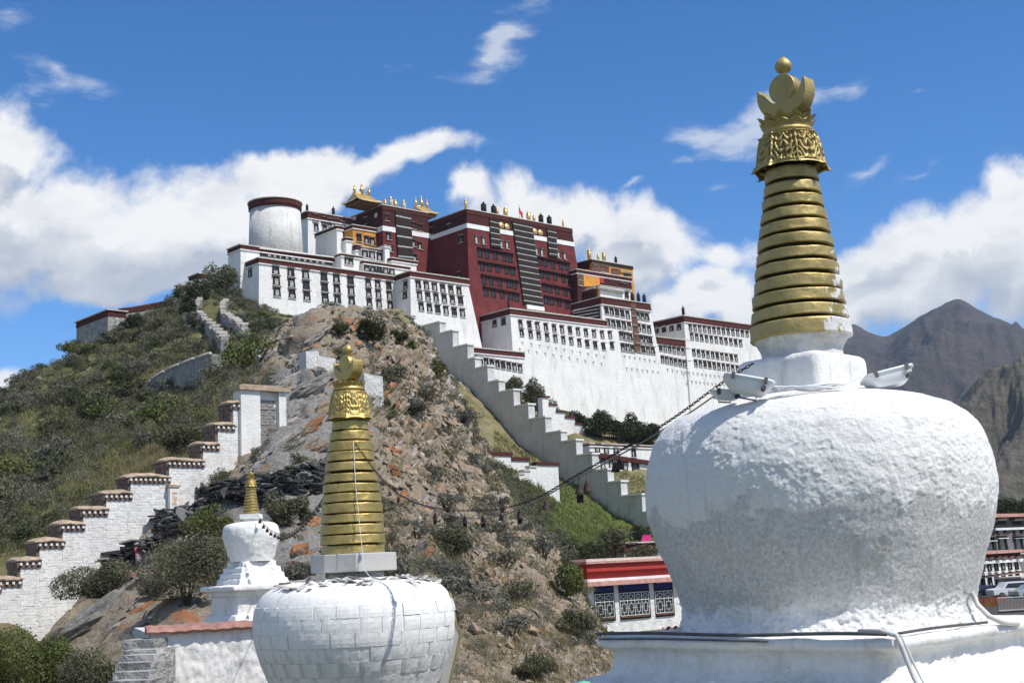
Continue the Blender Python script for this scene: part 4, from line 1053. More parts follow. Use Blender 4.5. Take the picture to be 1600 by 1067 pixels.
MT['gold_new'] = gold_mat('bright_gold_paint', (.36,.26,.075), (.58,.43,.155), .42, .6, .018, 7)
MT['gap'] = plain('dark_gap', (.05,.042,.03), .9, var=.4, scale=3)
def plaster_mat(name, wear, bs=6, bump=.03):
    M = Mat(name, .92, 0, .12)
    n1 = M.noise(1.1, 8, .65); n2 = M.noise(bs, 8, .7); n3 = M.noise(2.2, 6, .6, sv=(1, 1, .35)); w = M.attr('worn'); pk = M.noise(26, 5, .7)
    c = M.mix(M.rng(n2, .30, .55), (.765,.745,.715), (.87,.85,.815))
    k = M.math('ADD', w, M.math('MULTIPLY', M.math('SUBTRACT', n1, .5), 1.6))
    c = M.mix(M.rng(k, .42, .72, 0, wear), c, M.mix(M.rng(n2, .35, .65), (.50,.485,.46), (.78,.765,.735)))
    c = M.mix(M.rng(M.math('MULTIPLY', M.rng(n3, .55, .72), M.attr('rust')), 0, 1, 0, .7), c, (.50,.41,.28))
    c = M.mix(M.rng(M.math('MULTIPLY', M.rng(pk, .60, .68), M.rng(k, .25, .6)), 0, 1, 0, .75), c, (.22,.21,.19))
    dr = M.noise(3.2, 6, .65, sv=(1, 1, .12), dist=.3)
    c = M.mix(M.rng(M.math('MULTIPLY', M.rng(dr, .56, .70), M.rng(n1, .38, .55)), 0, 1, 0, .6), c, (.42,.40,.36))
    M.col(c); h = M.math('ADD', n2, M.math('MULTIPLY', M.noise(bs*5, 5, .7), .35)); M.bump(h, bump); return M.m
MT['plaster'] = plaster_mat('lumpy_white_plaster', 1.0, 20, .022)
MT['plaster_soft'] = plaster_mat('white_plaster', .75, 8, .03)
def zrow(x, y, py): return bis(lambda z: -(proj((x, y, z))[1]-py), -15, 40)
def rad(x, y, z, hw):
    c = CAMR.transposed() @ Vector((x, y, z)); return hw*(-c.z)/F
def lathe_np(name, cx, cy, prof, n, mats, parent, disp=None, attrs=None, smooth=True, caps=True, lean=0.0):
    """prof: (radius, z) rows, world heights; disp(V, ang, z, r) -> radial offset"""
    prof = np.array(prof, float); ang = np.linspace(0, 2*np.pi, n, endpoint=False)
    r = prof[:, 0][:, None]*np.ones(n); z = prof[:, 1][:, None]*np.ones(n); a = np.broadcast_to(ang, r.shape)
    V = np.stack([r*np.cos(a), r*np.sin(a), z], -1)
    if disp is not None:
        dr, dz = disp(V+np.array([cx, cy, 0]), a, z, r); V = np.stack([(r+dr)*np.cos(a), (r+dr)*np.sin(a), z+dz], -1)
    m_ = len(prof); i = np.arange(m_*n).reshape(m_, n)
    Fq = np.stack([i[:-1], np.roll(i, -1, 1)[:-1], np.roll(i, -1, 1)[1:], i[1:]], -1).reshape(-1, 4)
    pts = V.reshape(-1, 3)
    if caps:
        top = np.array([[0, 0, prof[-1, 1]]]); pts = np.concatenate([pts, top]); t = len(pts)-1
        ff = np.stack([i[-1], np.roll(i[-1], -1), np.full(n, t), np.full(n, t)], -1)
    pts = pts+np.array([cx, cy, 0])
    if lean: pts[:, 0] -= (pts[:, 2]-prof[0, 1])*lean
    base = Vector((0, 0, 0)); p_ = parent
    while p_ is not None: base += p_.location; p_ = p_.parent
    me = np_mesh(name, pts-np.array(base), Fq, mats, smooth)
    if caps:
        bm_v = [tuple(x) for x in (pts-np.array(base))]
        me2 = bpy.data.meshes.new(name); fl = [tuple(f) for f in Fq]+[(int(i[-1][k]), int(i[-1][(k+1)%n]), t) for k in range(n)]
        me2.from_pydata(bm_v, [], fl)
        for m2 in (mats if isinstance(mats, (list, tuple)) else [mats]): me2.materials.append(m2)
        me2.polygons.foreach_set('use_smooth', [smooth]*len(fl)); me2.update(); bpy.data.meshes.remove(me); me = me2
    if attrs:
        for k_, fn in attrs.items():
            v = fn(pts); attr(me, k_, v)
    return link(name, me, parent)
def densify(prof, step):
    out = [prof[0]]
    for a, b in zip(prof[:-1], prof[1:]):
        L_ = math.hypot(b[0]-a[0], b[1]-a[1]); n = max(1, int(L_/step))
        for k in range(1, n+1): out.append((a[0]+(b[0]-a[0])*k/n, a[1]+(b[1]-a[1])*k/n))
    return out
def smooth_prof(prof, n=80):
    p = np.array(prof, float); t = np.concatenate([[0], np.cumsum(np.hypot(*np.diff(p, axis=0).T))]); 
    tt = np.linspace(0, t[-1], n); r = np.interp(tt, t, p[:, 0]); z = np.interp(tt, t, p[:, 1])
    k = np.hanning(9); k /= k.sum()
    for _ in range(2): r = np.convolve(np.pad(r, 4, mode='edge'), k, 'valid'); z2 = np.convolve(np.pad(z, 4, mode='edge'), k, 'valid'); z2[0] = z[0]; z2[-1] = z[-1]; z = z2
    return list(zip(r, z))
def ring_part(e, cx, cy, z0, z1, r0, r1, mat, seed, n=96, lean=0, paint=None, bump=.02):
    w = r0; h = z1-z0
    b_ = .07*h; prof = [(w-.13, z0+.02*h), (w-.02, z0), (w-.006, z0+.02*h), (w, z0+b_), (w, z0+b_*1.6)]+[(w+(r1-w)*f, z0+h*f) for f in (.2,.35,.5,.65,.8,.88)]+[(r1-.003, z1-b_*.5), (r1-.015, z1), (r1-.03, z1+.002), (r1-.13, z1+.004)]
    def dsp(V, a, z, r):
        q = V.reshape(-1, 3)*np.array([1, 1, 1.0])/max(w, .1)*1.6+seed*3.1
        d = fbm(q*1.5, 3).reshape(r.shape)*bump*1.6; return d, perlin(q*.8+9).reshape(r.shape)*bump*.9
    at = {'paint': (paint if paint else (lambda p: np.zeros(len(p))))}
    return lathe_np('ring', cx, cy, prof, n, mat, e, dsp, at, lean=lean)
def crescent(e, c, R0, th, mat, k=1.0, roll=0):
    """moon and sun on the tip: crescent, disc and drop; the flat side looks to the lower left of the view"""
    hx = Vector((.707, -.707, 0)); nn = Vector((-.707, -.707, 0)); out = []
    a0, a1 = math.radians(-197), math.radians(17); n = 28
    for i in range(n+1):
        a = a0+(a1-a0)*i/n; w = math.sin(math.pi*i/n)**.8*R0*.48+.008
        o = (R0*math.cos(a), R0*math.sin(a)); q = ((R0-w)*math.cos(a), (R0-w)*math.sin(a)+w*.25)
        out.append((o, q))
    mb = MB(); vs = []
    for (o, q) in out:
        for s in (-.5, .5):
            for p in (o, q): vs.append(c+hx*p[0]+UP*(p[1]+R0)+nn*(s*th))
    fs = []
    for i in range(n):
        b = 4*i; d = b+4; fs += [(b, d, d+1, b+1), (b+2, b+3, d+3, d+2), (b, b+2, d+2, d), (b+1, d+1, d+3, b+3)]
    fs += [(0, 1, 3, 2), (4*n, 4*n+2, 4*n+3, 4*n+1)]
    mb.add(vs, fs); mb.build('crescent', mat, e)
    R = Matrix((hx, UP, nn)).transposed(); mb = MB(); rd = R0*.53; cc = c+UP*(R0*1.13)
    mb.lathe(cc, [(rd*.97, -th*.42), (rd, -th*.38), (rd, th*.38), (rd*.97, th*.42)], 40, R=R); mb.build('sun_disc', mat, e)
    mb = MB(); z = R0*1.13+rd*.96; mb.lathe(c, [(rd*.16, z), (rd*.20, z+rd*.12), (rd*.2, z+rd*.2), (rd*.45, z+rd*.35), (rd*.58, z+rd*.62), (rd*.55, z+rd*.85), (rd*.38, z+rd*1.12), (rd*.18, z+rd*1.3), (.01, z+rd*1.36)], 24); mb.build('drop', mat, e)
def skirt(e, cx, cy, z0, z1, r0, r1, mat, lean=0, ribs=8, n=288, amp=.022, dxy=0):
    prof = [(r1*.9, z1+.0)]; m_ = 60; prof = []
    for i in range(m_+1):
        f = i/m_; r = r0+(r1-r0)*(1-(1-f)**1.0)
        prof.append((r1+(r0-r1)*(1-f)**.42+.06*r0*max(0, 1-f/.12)**1.5, z0+(z1-z0)*f))
    def dsp(V, a, z, r):
        f = (z-z0)/(z1-z0); u = (a*ribs/(2*np.pi)) % 1.0; x = np.abs(u-.5)*2       # 1 at the ribs
        rib = np.exp(-((1-x)/.09)**2)
        s = np.sin(x*6.2+2.4*np.sin(f*9))*np.sin(f*15+3.2*np.sin(x*5)); s = np.tanh(s*4)
        env = smoothstep(.08, .16, f)*(1-smoothstep(.86, .93, f))
        d = amp*(rib*1.0+s*.75*env*(1-rib))
        hem = (1-smoothstep(0, .12, f)); d = d+hem*(.05*r0/.49*(x**3))
        rim = np.exp(-((f-.95)/.03)**2)*amp+np.exp(-((f-.10)/.035)**2)*amp*.8
        return d+rim, -hem*(x**3)*.035*r0/.49
    o = lathe_np('bell_skirt', cx, cy, prof, n, mat, e, dsp, {'paint': lambda p: np.zeros(len(p))}, lean=0)
    return o
def petals(e, cx, cy, z, r, h, n, mat):
    me = None
    mb = MB(); w = 2*math.pi*r/n*1.15; N1 = 9; vs = []
    for j in range(6):
        f = j/5; ww = w*(.75+.35*math.sin(f*math.pi*.8))*math.sqrt(max(0, 1-max(0, (f-.45)/.56)**2))
        for i in range(N1):
            t = (i/(N1-1)-.5)*2; x = t*ww/2; y = -(abs(t)**2)*.03+(f**2.0)*h*.5; zz = f*h-(abs(t)**2)*h*.14*f
            vs.append((x, y, zz))
    fr = [(j*N1+i, j*N1+i+1, (j+1)*N1+i+1, (j+1)*N1+i) for j in range(5) for i in range(N1-1)]
    b = len(vs); vs2 = [(x, y-.03, z_) for x, y, z_ in vs]; mb.add(vs+vs2, fr+[tuple(b+q for q in f[::-1]) for f in fr], 0, True)
    me = mb.mesh('petal', mat)
    for k in range(n):
        a = 2*math.pi*(k+.5)/n
        R = Matrix.Rotation(a-math.pi/2, 3, 'Z')
        link('petal', me, e, Vector((cx+r*math.cos(a), cy+r*math.sin(a), z))-e.location, R.to_quaternion())
# --- the great white stupa on the right
d1 = 18.5; ax1 = P(1279, 800, d1); cx, cy = ax1.x, ax1.y
Z1 = lambda py: zrow(cx, cy, py); R1 = lambda py, hw: rad(cx, cy, Z1(py), hw)
big = empty('great_stupa', (cx, cy, Z1(985)), 'huge lumpy whitewashed stupa with a dull gold ringed spire', 'stupa')
RAW = [(985,243),(975,234),(962,225),(945,222),(920,231),(880,243),(840,257),(800,266),(765,268),(735,266),(705,258),(680,247),(662,232),(648,212),(636,182),(628,150),(621,110),(617,70),(615,20)]
prof = smooth_prof([(R1(a, b), Z1(a)) for a, b in RAW], 340)
zeq = Z1(752); ztop = Z1(615); zbot = Z1(985)
def dsp(V, a, z, r):
    p = V.reshape(-1, 3); hgt = (z.reshape(-1)-zbot)/(ztop-zbot)
    n_ = fbm(p*1.1, 3).reshape(r.shape)*.04-.015
    lump = fbm(p*5.5+3, 5, .62); fine = fbm(p*15+7, 4, .6)
    edge = fbm(p*1.3+20, 4, .6)*.35
    chip = fbm(p*9+60, 4, .6); thick = smoothstep(.485, .50, hgt+edge*.5+.06*chip)*(1-.8*smoothstep(.16, .19, fbm(p*3.2+40, 4, .6)))
    foot = 1-smoothstep(.06, .16, hgt+edge*.3)
    patch = .3+.7*smoothstep(-.15, .2, fbm(p*.8+70, 3)); d = thick*(.010+(.008*lump+.010*fine)*patch)+foot*(.05*lump+.03*fine+.02)+.007*fine+.006*lump
    return n_+d.reshape(r.shape), 0
def worn(p):
    hgt = (p[:, 2]-zbot)/(ztop-zbot); edge = fbm(p*1.3+20, 4, .6)*.35
    return .9*(1-smoothstep(.44, .56, hgt+edge*.5))*smoothstep(.07, .15, hgt+edge*.3)-.12
def rust(p):
    q = p-np.array([cx, cy, 0]); ang = np.arctan2(q[:, 1], q[:, 0]); hgt = (p[:, 2]-zbot)/(ztop-zbot)
    return np.exp(-((ang+1.35)/.35)**2)*np.exp(-((hgt-.3)/.25)**2)*1.6
lathe_np('pot', cx, cy, prof, 900, MT['plaster'], big, dsp, {'worn': worn, 'rust': rust})
# spire
la = -.026
def cxy(z): return cx-.045-la*(z-Z1(560)), cy
plz = (Z1(608), Z1(562))
def sq_prism(name, e, c, hs, z0, z1, rot, mat, seed=1, rnd_=.06, rough=.012, n=14):
    """a hand-plastered square block with soft uneven edges"""
    per = []; 
    for k in range(4*n):
        f = (k % n)/n; s = k//n; x, y = [(-1+2*f, -1), (1, -1+2*f), (1-2*f, 1), (-1, 1-2*f)][s]; per.append((x, y))
    rows = [(.0, 0), (0, .15), (0, .35), (0, .5), (0, .65), (0, .85), (rnd_*.3, .94), (rnd_, 1.0), (hs*.4, 1.01), (hs*.98, 1.01)]
    vs = []
    cr, sr = math.cos(rot), math.sin(rot)
    for (ins, h) in rows:
        for (x, y) in per:
            l = (abs(x)**14+abs(y)**14)**(1/14); x2, y2 = x/l*(hs-ins), y/l*(hs-ins)
            vs.append((c[0]+x2*cr-y2*sr, c[1]+x2*sr+y2*cr, z0+(z1-z0)*h))
    V = np.array(vs); q = V-np.array([c[0], c[1], 0]); nrm = q.copy(); nrm[:, 2] = 0; nrm /= np.linalg.norm(nrm, axis=1)[:, None]+1e-9
    V += nrm*(fbm(V*4+seed, 4)*rough*2)[:, None]
    m_ = 4*n; i = np.arange(len(rows)*m_).reshape(len(rows), m_)
    Fq = np.stack([i[:-1], np.roll(i, -1, 1)[:-1], np.roll(i, -1, 1)[1:], i[1:]], -1).reshape(-1, 4)
    me = np_mesh(name, V-np.array(e.location), Fq, mat, True); attr(me, 'worn', np.full(len(V), .15)); attr(me, 'rust', np.zeros(len(V)))
    return link(name, me, e)
px_, py_ = cxy(plz[0]); sq_prism('plinth', big, (px_, py_), .68, plz[0]-.1, plz[1], math.radians(45), MT['plaster_soft'], 3)
# cavetto under the rings and the thirteen rings
gx, gy = cxy(Z1(540))
prof = smooth_prof([(R1(562,64), Z1(566)), (R1(550,62), Z1(555)), (R1(545,63), Z1(546)), (R1(538,68), Z1(538)), (R1(532,74), Z1(531)), (R1(522,75), Z1(526))], 24)
def paintw(k):
    def f(p):
        q = p-np.array([gx, gy, 0]); an = np.arctan2(q[:, 1], q[:, 0]); side = np.cos(an+.25)
        return {0: .26, 1: .16, 2: .14, 3: .12, 4: .06, 5: .0}.get(k, -.6)+side*(.45 if k < 6 else 0)-(.05 if k > 0 else 0)
    return f
lathe_np('neck', gx, gy, prof, 96, MT['plaster_soft'], big, lambda V, a, z, r: (fbm(V.reshape(-1, 3)*5, 3).reshape(r.shape)*.02, 0), {'worn': lambda p: np.full(len(p), .75), 'rust': lambda p: np.full(len(p), .8)})
rg = [(531,508,79),(503.5,486,75),(480.5,463,72.5),(459,440,68.3),(434.5,418,65),(413,397,62),(391,375,58.5),(370,354,55.5),(349,333.5,51.5),(328.5,313,48),(308,292,44),(287,268,41.5)]
prof = [(R1(a, b)-.11, Z1(a)) for a, b in ((530,79),(400,62),(262,41))]
lathe_np('core', gx, gy, prof, 64, MT['gap'], big, None, None, lean=la)
for k, (a, b, hw) in enumerate(rg):
    x_, y_ = cxy(Z1(a)); ring_part(big, x_, y_, Z1(a), Z1(b), R1(a, hw), R1(a, hw-1.2), MT['gold_old'], k, paint=paintw(k), bump=.016)
x_, y_ = cxy(Z1(250))
zs0, zs1 = Z1(267), Z1(214)
skirt(big, x_, y_, zs0, zs1, R1(270,52), R1(216,37), MT['gold_old'], amp=.036, n=384)
mb = MB(); mb.lathe((x_, y_, zs1-.01), [(R1(214,36), 0), (R1(212,39.5), .02), (R1(210,40), .05), (R1(208,38), .08), (R1(206,32), .10), (R1(204,31), .14)], 64); mb.build('collar', MT['gold_old'], big)
petals(big, x_, y_, zs1+.06, R1(205,34), .25, 11, MT['gold_old'])
petals(big, x_, y_, zs1+.06, R1(205,37), .14, 11, MT['gold_old'])
mb = MB(); mb.lathe((x_, y_, zs1+.1), [(.26, 0), (.24, .12), (.15, .2)], 40); mb.build('crown_core', MT['gold_old'], big)
crescent(big, Vector((cxy(Z1(185))[0], cy, Z1(189))), .42, .26, MT['gold_old'])
# stepped base of the great stupa
def tiers(e, c, prof, rot, mat, name='base', rough=.02, n=90, seed=1, pw=26):
    per = []
    for k in range(4*n):
        f = (k % n)/n; s = k//n; per.append([(-1+2*f, -1), (1, -1+2*f), (1-2*f, 1), (-1, 1-2*f)][s])
    per = np.array(per); l = (np.abs(per[:, 0])**pw+np.abs(per[:, 1])**pw)**(1/pw); per = per/l[:, None]
    cr, sr = math.cos(rot), math.sin(rot); per = np.stack([per[:, 0]*cr-per[:, 1]*sr, per[:, 0]*sr+per[:, 1]*cr], -1)
    pr = np.array(densify(prof, .05)); V = np.concatenate([np.concatenate([per*r+np.array(c[:2]), np.full((len(per), 1), z)], 1) for r, z in pr])
    q = V-np.array([c[0], c[1], 0]); q[:, 2] = 0; q /= np.linalg.norm(q, axis=1)[:, None]+1e-9
    d = fbm(V*2.2+seed, 5, .6)*rough*1.5+fbm(V*9+seed, 4, .6)*rough*.5
    V = V+q*d[:, None]; V[:, 2] += fbm(V*2+9, 4)*rough*.8
    m_ = 4*n; i = np.arange(len(pr)*m_).reshape(len(pr), m_)
    Fq = np.stack([i[:-1], np.roll(i, -1, 1)[:-1], np.roll(i, -1, 1)[1:], i[1:]], -1).reshape(-1, 4)
    me = np_mesh(name, V-np.array(e.location), Fq, mat, True); attr(me, 'worn', .32+fbm(V*1.2, 3)*.5); attr(me, 'rust', np.full(len(V), .5))
    return link(name, me, e)
hs = 2.22
zl = zrow(cx, cy-hs*1.414, 997)
tiers(big, (cx, cy), [(hs+1.5, -6.1), (hs+1.5, zl-1.9), (hs+.75, zl-1.85), (hs+.75, zl-1.2), (hs+.45, zl-1.15), (hs+.45, zl-.66), (hs+.40, zl-.60), (hs+.06, zl-.50), (hs-.03, zl-.42), (hs-.05, zl-.24), (hs-.01, zl-.17), (hs+.09, zl-.13), (hs+.12, zl-.09), (hs+.10, zl-.01), (hs+.04, zl), (hs-.6, zl+.03), (.5, zl+.05)], math.radians(45), MT['plaster_soft'], 'base', .032, n=170)
print('LEDGE', proj((cx-hs*1.414, cy, zl)), proj((cx, cy-hs*1.414, zl)))
# conduits, hose and floodlights on the great stupa
MT['conduit'] = plain('dark_conduit', (.09,.09,.09), .5, var=.3, scale=5)
MT['enamel'] = plain('white_enamel', (.74,.75,.76), .35, var=.06, spec=.5)
MT['hose'] = plain('pale_hose', (.62,.60,.57), .6, var=.15)
LC = Vector((cx-hs*1.414, cy, zl)); NC = Vector((cx, cy-hs*1.414, zl)); RC = Vector((cx+hs*1.414, cy, zl))
nl = Vector((-.707, -.707, 0)); nr = Vector((.707, -.707, 0))
def tubething(name, label, cat, pts, r, mat, n=8, group=None):
    mb = MB(); mb.tube(pts, r, n); o = mb.build(name, mat); tag(o, label, cat, group); return o
tubething('conduit', 'dark metal conduit lying along the shaded edge of the great stupa base', 'pipe', [LC*(1-f)+NC*f+nl*.10+UP*(.05+.012*math.sin(9*f)) for f in [i/14 for i in range(15)]], .022, MT['conduit'])
tubething('conduit', 'second thinner conduit just under the edge of the shaded base', 'pipe', [LC*(1-f)+NC*f+nl*.155+UP*(-.02+.01*math.sin(7*f)) for f in [.02+.62*i/14 for i in range(15)]], .014, MT['conduit'])
tubething('conduit', 'dark conduit lying along the sunlit edge of the great stupa base', 'pipe', [NC*(1-f)+RC*f+nr*.02+UP*(.045+.01*math.sin(8*f)) for f in [.03+.5*i/14 for i in range(15)]], .018, MT['conduit'])
tubething('hose', 'pale hose bending over the corner of the great stupa base and hanging down', 'hose', [NC+Vector(v) for v in ((-.3,.25,.08),(-.12,.02,.09),(.02,-.14,.04),(.06,-.17,-.10),(.10,-.20,-.25),(.13,-.30,-.42),(.16,-.46,-.58),(.18,-.60,-.75),(.2,-.66,-1.0),(.2,-.7,-1.5))], .03, MT['hose'], 10)
tubething('hose', 'thin pale cable beside the hose on the base corner', 'cable', [NC+Vector(v) for v in ((-.2,.25,.07),(-.05,.0,.08),(.08,-.12,.03),(.12,-.15,-.10),(.16,-.2,-.25),(.2,-.32,-.42),(.22,-.5,-.58),(.24,-.62,-.75),(.26,-.68,-1.2))], .014, MT['hose'], 8)
p0 = RC*.35+NC*.65
hp = [P(1518,925,17.2), P(1528,945,17.2), P(1545,962,17.0), P(1566,972,17.0), P(1590,974,17.4)]
tubething('hose', 'pale pipe curving down beside the right foot of the great stupa', 'pipe', hp, .035, MT['hose'], 10)
def floodlight(label, c, yaw, pitch, s=1.0, roll=0):
    e = empty('floodlight', c, label, 'floodlight', 'floodlights on the great stupa')
    R = (Matrix.Rotation(yaw, 3, 'Z') @ Matrix.Rotation(pitch, 3, 'Y') @ Matrix.Rotation(roll, 3, 'X'))
    mb = MB(); L_, W_, H_ = .80*s, .42*s, .20*s
    # trough housing with a sloping belly, lip round the glass
    def ring(l, w, z, n=24):
        out = []
        for k in range(n):
            a = 2*math.pi*k/n; ca, sa = math.cos(a), math.sin(a); q = (abs(ca)**6+abs(sa)**6)**(-1/6)
            out.append(c+R @ Vector((ca*q*l/2, sa*q*w/2, z)))
        return out
    rs = [ring(L_*.35, W_*.4, -H_), ring(L_*.62, W_*.62, -H_*.97), ring(L_*.9, W_*.88, -H_*.35), ring(L_*.95, W_*.93, -.02), ring(L_*1.02, W_*1.04, -.015), ring(L_*1.02, W_*1.04, .015), ring(L_*.92, W_*.9, .017), ring(L_*.9, W_*.86, .0)]
    vs = [v for r in rs for v in r]; n = 24; mb.add(vs, [(j*n+k, j*n+(k+1)%n, (j+1)*n+(k+1)%n, (j+1)*n+k) for j in range(len(rs)-1) for k in range(n)]+[tuple(range(n))[::-1]], 0, True)
    mb.build('housing', MT['enamel'], e)
    mb = MB(); mb.add(ring(L_*.9, W_*.86, .003), [tuple(range(24))]); mb.build('glass', MT['glass'], e)
    for sx in (-.32, .32):
        for sy in (-1, 1):
            mb = MB(); mb.box(c+R @ Vector((sx*L_, sy*W_*.53, -.02)), (.045, .03, .08), R); mb.build('clip', MT['conduit'], e)
    mb = MB(); mb.tube([c+R @ Vector((-.2*L_, W_*.5, -H_*.4)), c+R @ Vector((-.2*L_, W_*.6, -H_*1.0)), c+R @ Vector((.2*L_, W_*.6, -H_*1.0)), c+R @ Vector((.2*L_, W_*.5, -H_*.4))], .012); mb.build('bracket', MT['conduit'], e)
    mb = MB(); mb.lathe(c+R @ Vector((L_*.3, -W_*.46, -H_*.75)), [(.03, -.05), (.03, .05)], 12, R=R @ Matrix.Rotation(math.pi/2, 3, 'X')); mb.build('gland', MT['conduit'], e)
floodlight('white trough floodlight lying left of the spire plinth', P(1170,596,16.9), math.radians(-8), math.radians(14), .82, math.radians(-14))
floodlight('small white floodlight standing lower behind the left one', P(1135,613,17.2), math.radians(5), math.radians(5), .5, math.radians(-8))
floodlight('white trough floodlight tilted up right of the spire plinth', P(1385,585,17.4), math.radians(8), math.radians(-12), .88, math.radians(-14))
pts = []
for i in range(120):
    a = i*.42; r = .22+.05*math.sin(i*.7); pts.append(P(1262, 607, 16.95)+Vector((r*1.9*math.cos(a), r*.35*math.sin(a), .02*math.sin(i*1.3)+.03*(i/120))))
tubething('cable_coil', 'coil of white cable lying in front of the spire plinth', 'cable', pts, .011, MT['enamel'], 5)
tubething('cable', 'white cable running from the right floodlight to the coil', 'cable', [P(1345,588,17.3), P(1325,598,17.1), P(1305,604,17.0), P(1275,607,17.0)], .014, MT['enamel'], 6)
tubething('cable', 'white cable running from the left floodlight to the coil', 'cable', [P(1200,600,16.9), P(1215,605,16.9), P(1235,607,16.9)], .014, MT['enamel'], 6)

# --- the brick built stupa
d2 = 27.0; a2 = P(554, 950, d2); bx, by = a2.x, a2.y
Z2 = lambda py: zrow(bx, by, py); R2 = lambda py, hw: rad(bx, by, Z2(py), hw)
bs = empty('brick_stupa', (bx, by, Z2(1100)), 'whitewashed brick stupa with a bright gold ringed spire in the centre', 'stupa')
RAW = [(1400,100),(1180,100),(1120,110),(1067,130),(1030,146),(1000,155),(965,157.5),(937,152),(920,140),(911,124),(905,92),(901,40)]
prof2 = smooth_prof([(R2(a, b), Z2(a)) for a, b in RAW], 140)
MT['brick_white'] = plaster_mat('painted_brick', .35, 9, .012)
lathe_np('pot', bx, by, [(r-.010, z-.004) for r, z in prof2], 200, MT['brick_white'], bs, lambda V, a, z, r: (fbm(V.reshape(-1, 3)*4, 3).reshape(r.shape)*.006, 0), {'worn': lambda p: np.full(len(p), .3), 'rust': lambda p: np.zeros(len(p))})
# bricks: rows round the pot, each brick a curved block
pa = np.array(prof2); rowz = [Z2(y) for y in (1135,1112,1090,1068,1046,1024,1003,982,960,941)]
rr_ = random.Random(4)
nb = 0
def prof_r(z): 
    return float(np.interp(z, pa[:, 1], pa[:, 0]))
for k in range(len(rowz)-1):
    z0, z1 = rowz[k], rowz[k+1]; rm = prof_r((z0+z1)/2); cnt = max(18, int(2*math.pi*rm/rr_.uniform(.36,.46))); dth = 2*math.pi/cnt; g = .004
    ms = []
    for t in range(6):
        mb = MB(); vs = []; nu, nvv = 7, 4; lift = rr_.uniform(-.002, .015)
        for layer in (0, 1):
            for j in range(nvv):
                zz = z0+g+(z1-z0-2*g)*j/(nvv-1); R0_ = prof_r(zz)
                for i in range(nu):
                    edge = 0 if (i in (0, nu-1) or j in (0, nvv-1)) else 1
                    th = dth*(i/(nu-1)-.5)*(1-2*g/(rm*dth)); r_o = R0_-.03 if layer == 0 else R0_+.003+.003*edge+lift+rr_.uniform(-.003, .003)
                    vs.append((r_o*math.cos(th), r_o*math.sin(th), zz+(rr_.uniform(-.006, .006) if layer else 0)))
        a = nu*nvv; fs = [(a+j*nu+i, a+j*nu+i+1, a+(j+1)*nu+i+1, a+(j+1)*nu+i) for j in range(nvv-1) for i in range(nu-1)]
        for i in range(nu-1): fs += [(i, i+1, a+i+1, a+i), (a+(nvv-1)*nu+i, a+(nvv-1)*nu+i+1, (nvv-1)*nu+i+1, (nvv-1)*nu+i)]
        for j in range(nvv-1): fs += [(j*nu, a+j*nu, a+(j+1)*nu, (j+1)*nu), (j*nu+nu-1, (j+1)*nu+nu-1, a+(j+1)*nu+nu-1, a+j*nu+nu-1)]
        mb.add(vs, fs, 0, False); me = mb.mesh('brick', MT['brick_white']); ms.append(me)
    for c in range(cnt):
        th = c*dth+(dth/2 if k % 2 else 0)+rr_.uniform(-.08, .08)*dth
        # only the half turned to the viewer, and a little more, is laid brick by brick
        if math.cos(th-math.atan2(-by, -bx)) > -.25:
            o = link('brick', ms[rr_.randrange(6)], bs, Vector((bx, by, 0))-bs.location); o.rotation_euler = (0, 0, th); nb += 1
# rubble lying on the pot, neck block, octagonal plinth
px_, py_ = bx+.01, by
mb = MB(); mb.lathe((px_, py_, Z2(914)), [(R2(905,60), 0), (R2(905,60), Z2(893)-Z2(914))], 4, ph=math.pi/4+.2); mb.build('neck', MT['rubble'], bs)
MT['concrete'] = wash('pale_concrete', (.52,.50,.47), .5, 1.2, bump=.01, bs=6)
mb = MB(); hh = Z2(865)-Z2(893); mb.lathe((px_, py_, Z2(893)), [(R2(880,66), 0), (R2(880,66.5), .02), (R2(880,66.5), hh-.02), (R2(880,65.5), hh)], 8, smooth=False, ph=math.radians(10)); mb.build('plinth', MT['concrete'], bs)
W_ = lambda x: (x[0]/1.8806)
r2 = [(865,852,49.5),(850,836,51),(834,820,50),(817,804,48.8),(802,787,47.5),(785,772,46.3),(770,757,44.8),(754,741,42.6),(737,724,40.5),(721,707,37.6),(706,691,35),(689,675,31.5),(673,659,28.5),(657.5,650,26)]
prof = [(R2(a, b)-.12, Z2(a)) for a, b in ((865,49),(750,42),(652,27))]
lathe_np('core', bx, by, prof, 48, MT['gap'], bs, None, None)
for k, (a, b, hw) in enumerate(r2):
    ring_part(bs, bx, by, Z2(a), Z2(b), R2(a, hw), R2(a, hw-1.0), MT['gold_new'], 40+k, bump=.014)
skirt(bs, bx, by, Z2(655), Z2(612), R2(650,33), R2(615,22.5), MT['gold_new'], ribs=8, n=240, amp=.016)
mb = MB(); mb.lathe((bx, by, Z2(613)), [(R2(613,22), 0), (R2(613,25), .03), (R2(613,25), .07), (R2(613,22), .1), (R2(613,23), .16)], 48); mb.build('collar', MT['gold_new'], bs)
petals(bs, bx, by, Z2(608), R2(605,22.5), .16, 16, MT['gold_new'])
mb = MB(); mb.lathe((bx, by, Z2(608)), [(.24, 0), (.27, .1), (.2, .14), (.1, .2)], 32); mb.build('crown_core', MT['gold_new'], bs)
crescent(bs, Vector((bx, by, Z2(597))), .34, .26, MT['gold_new'])
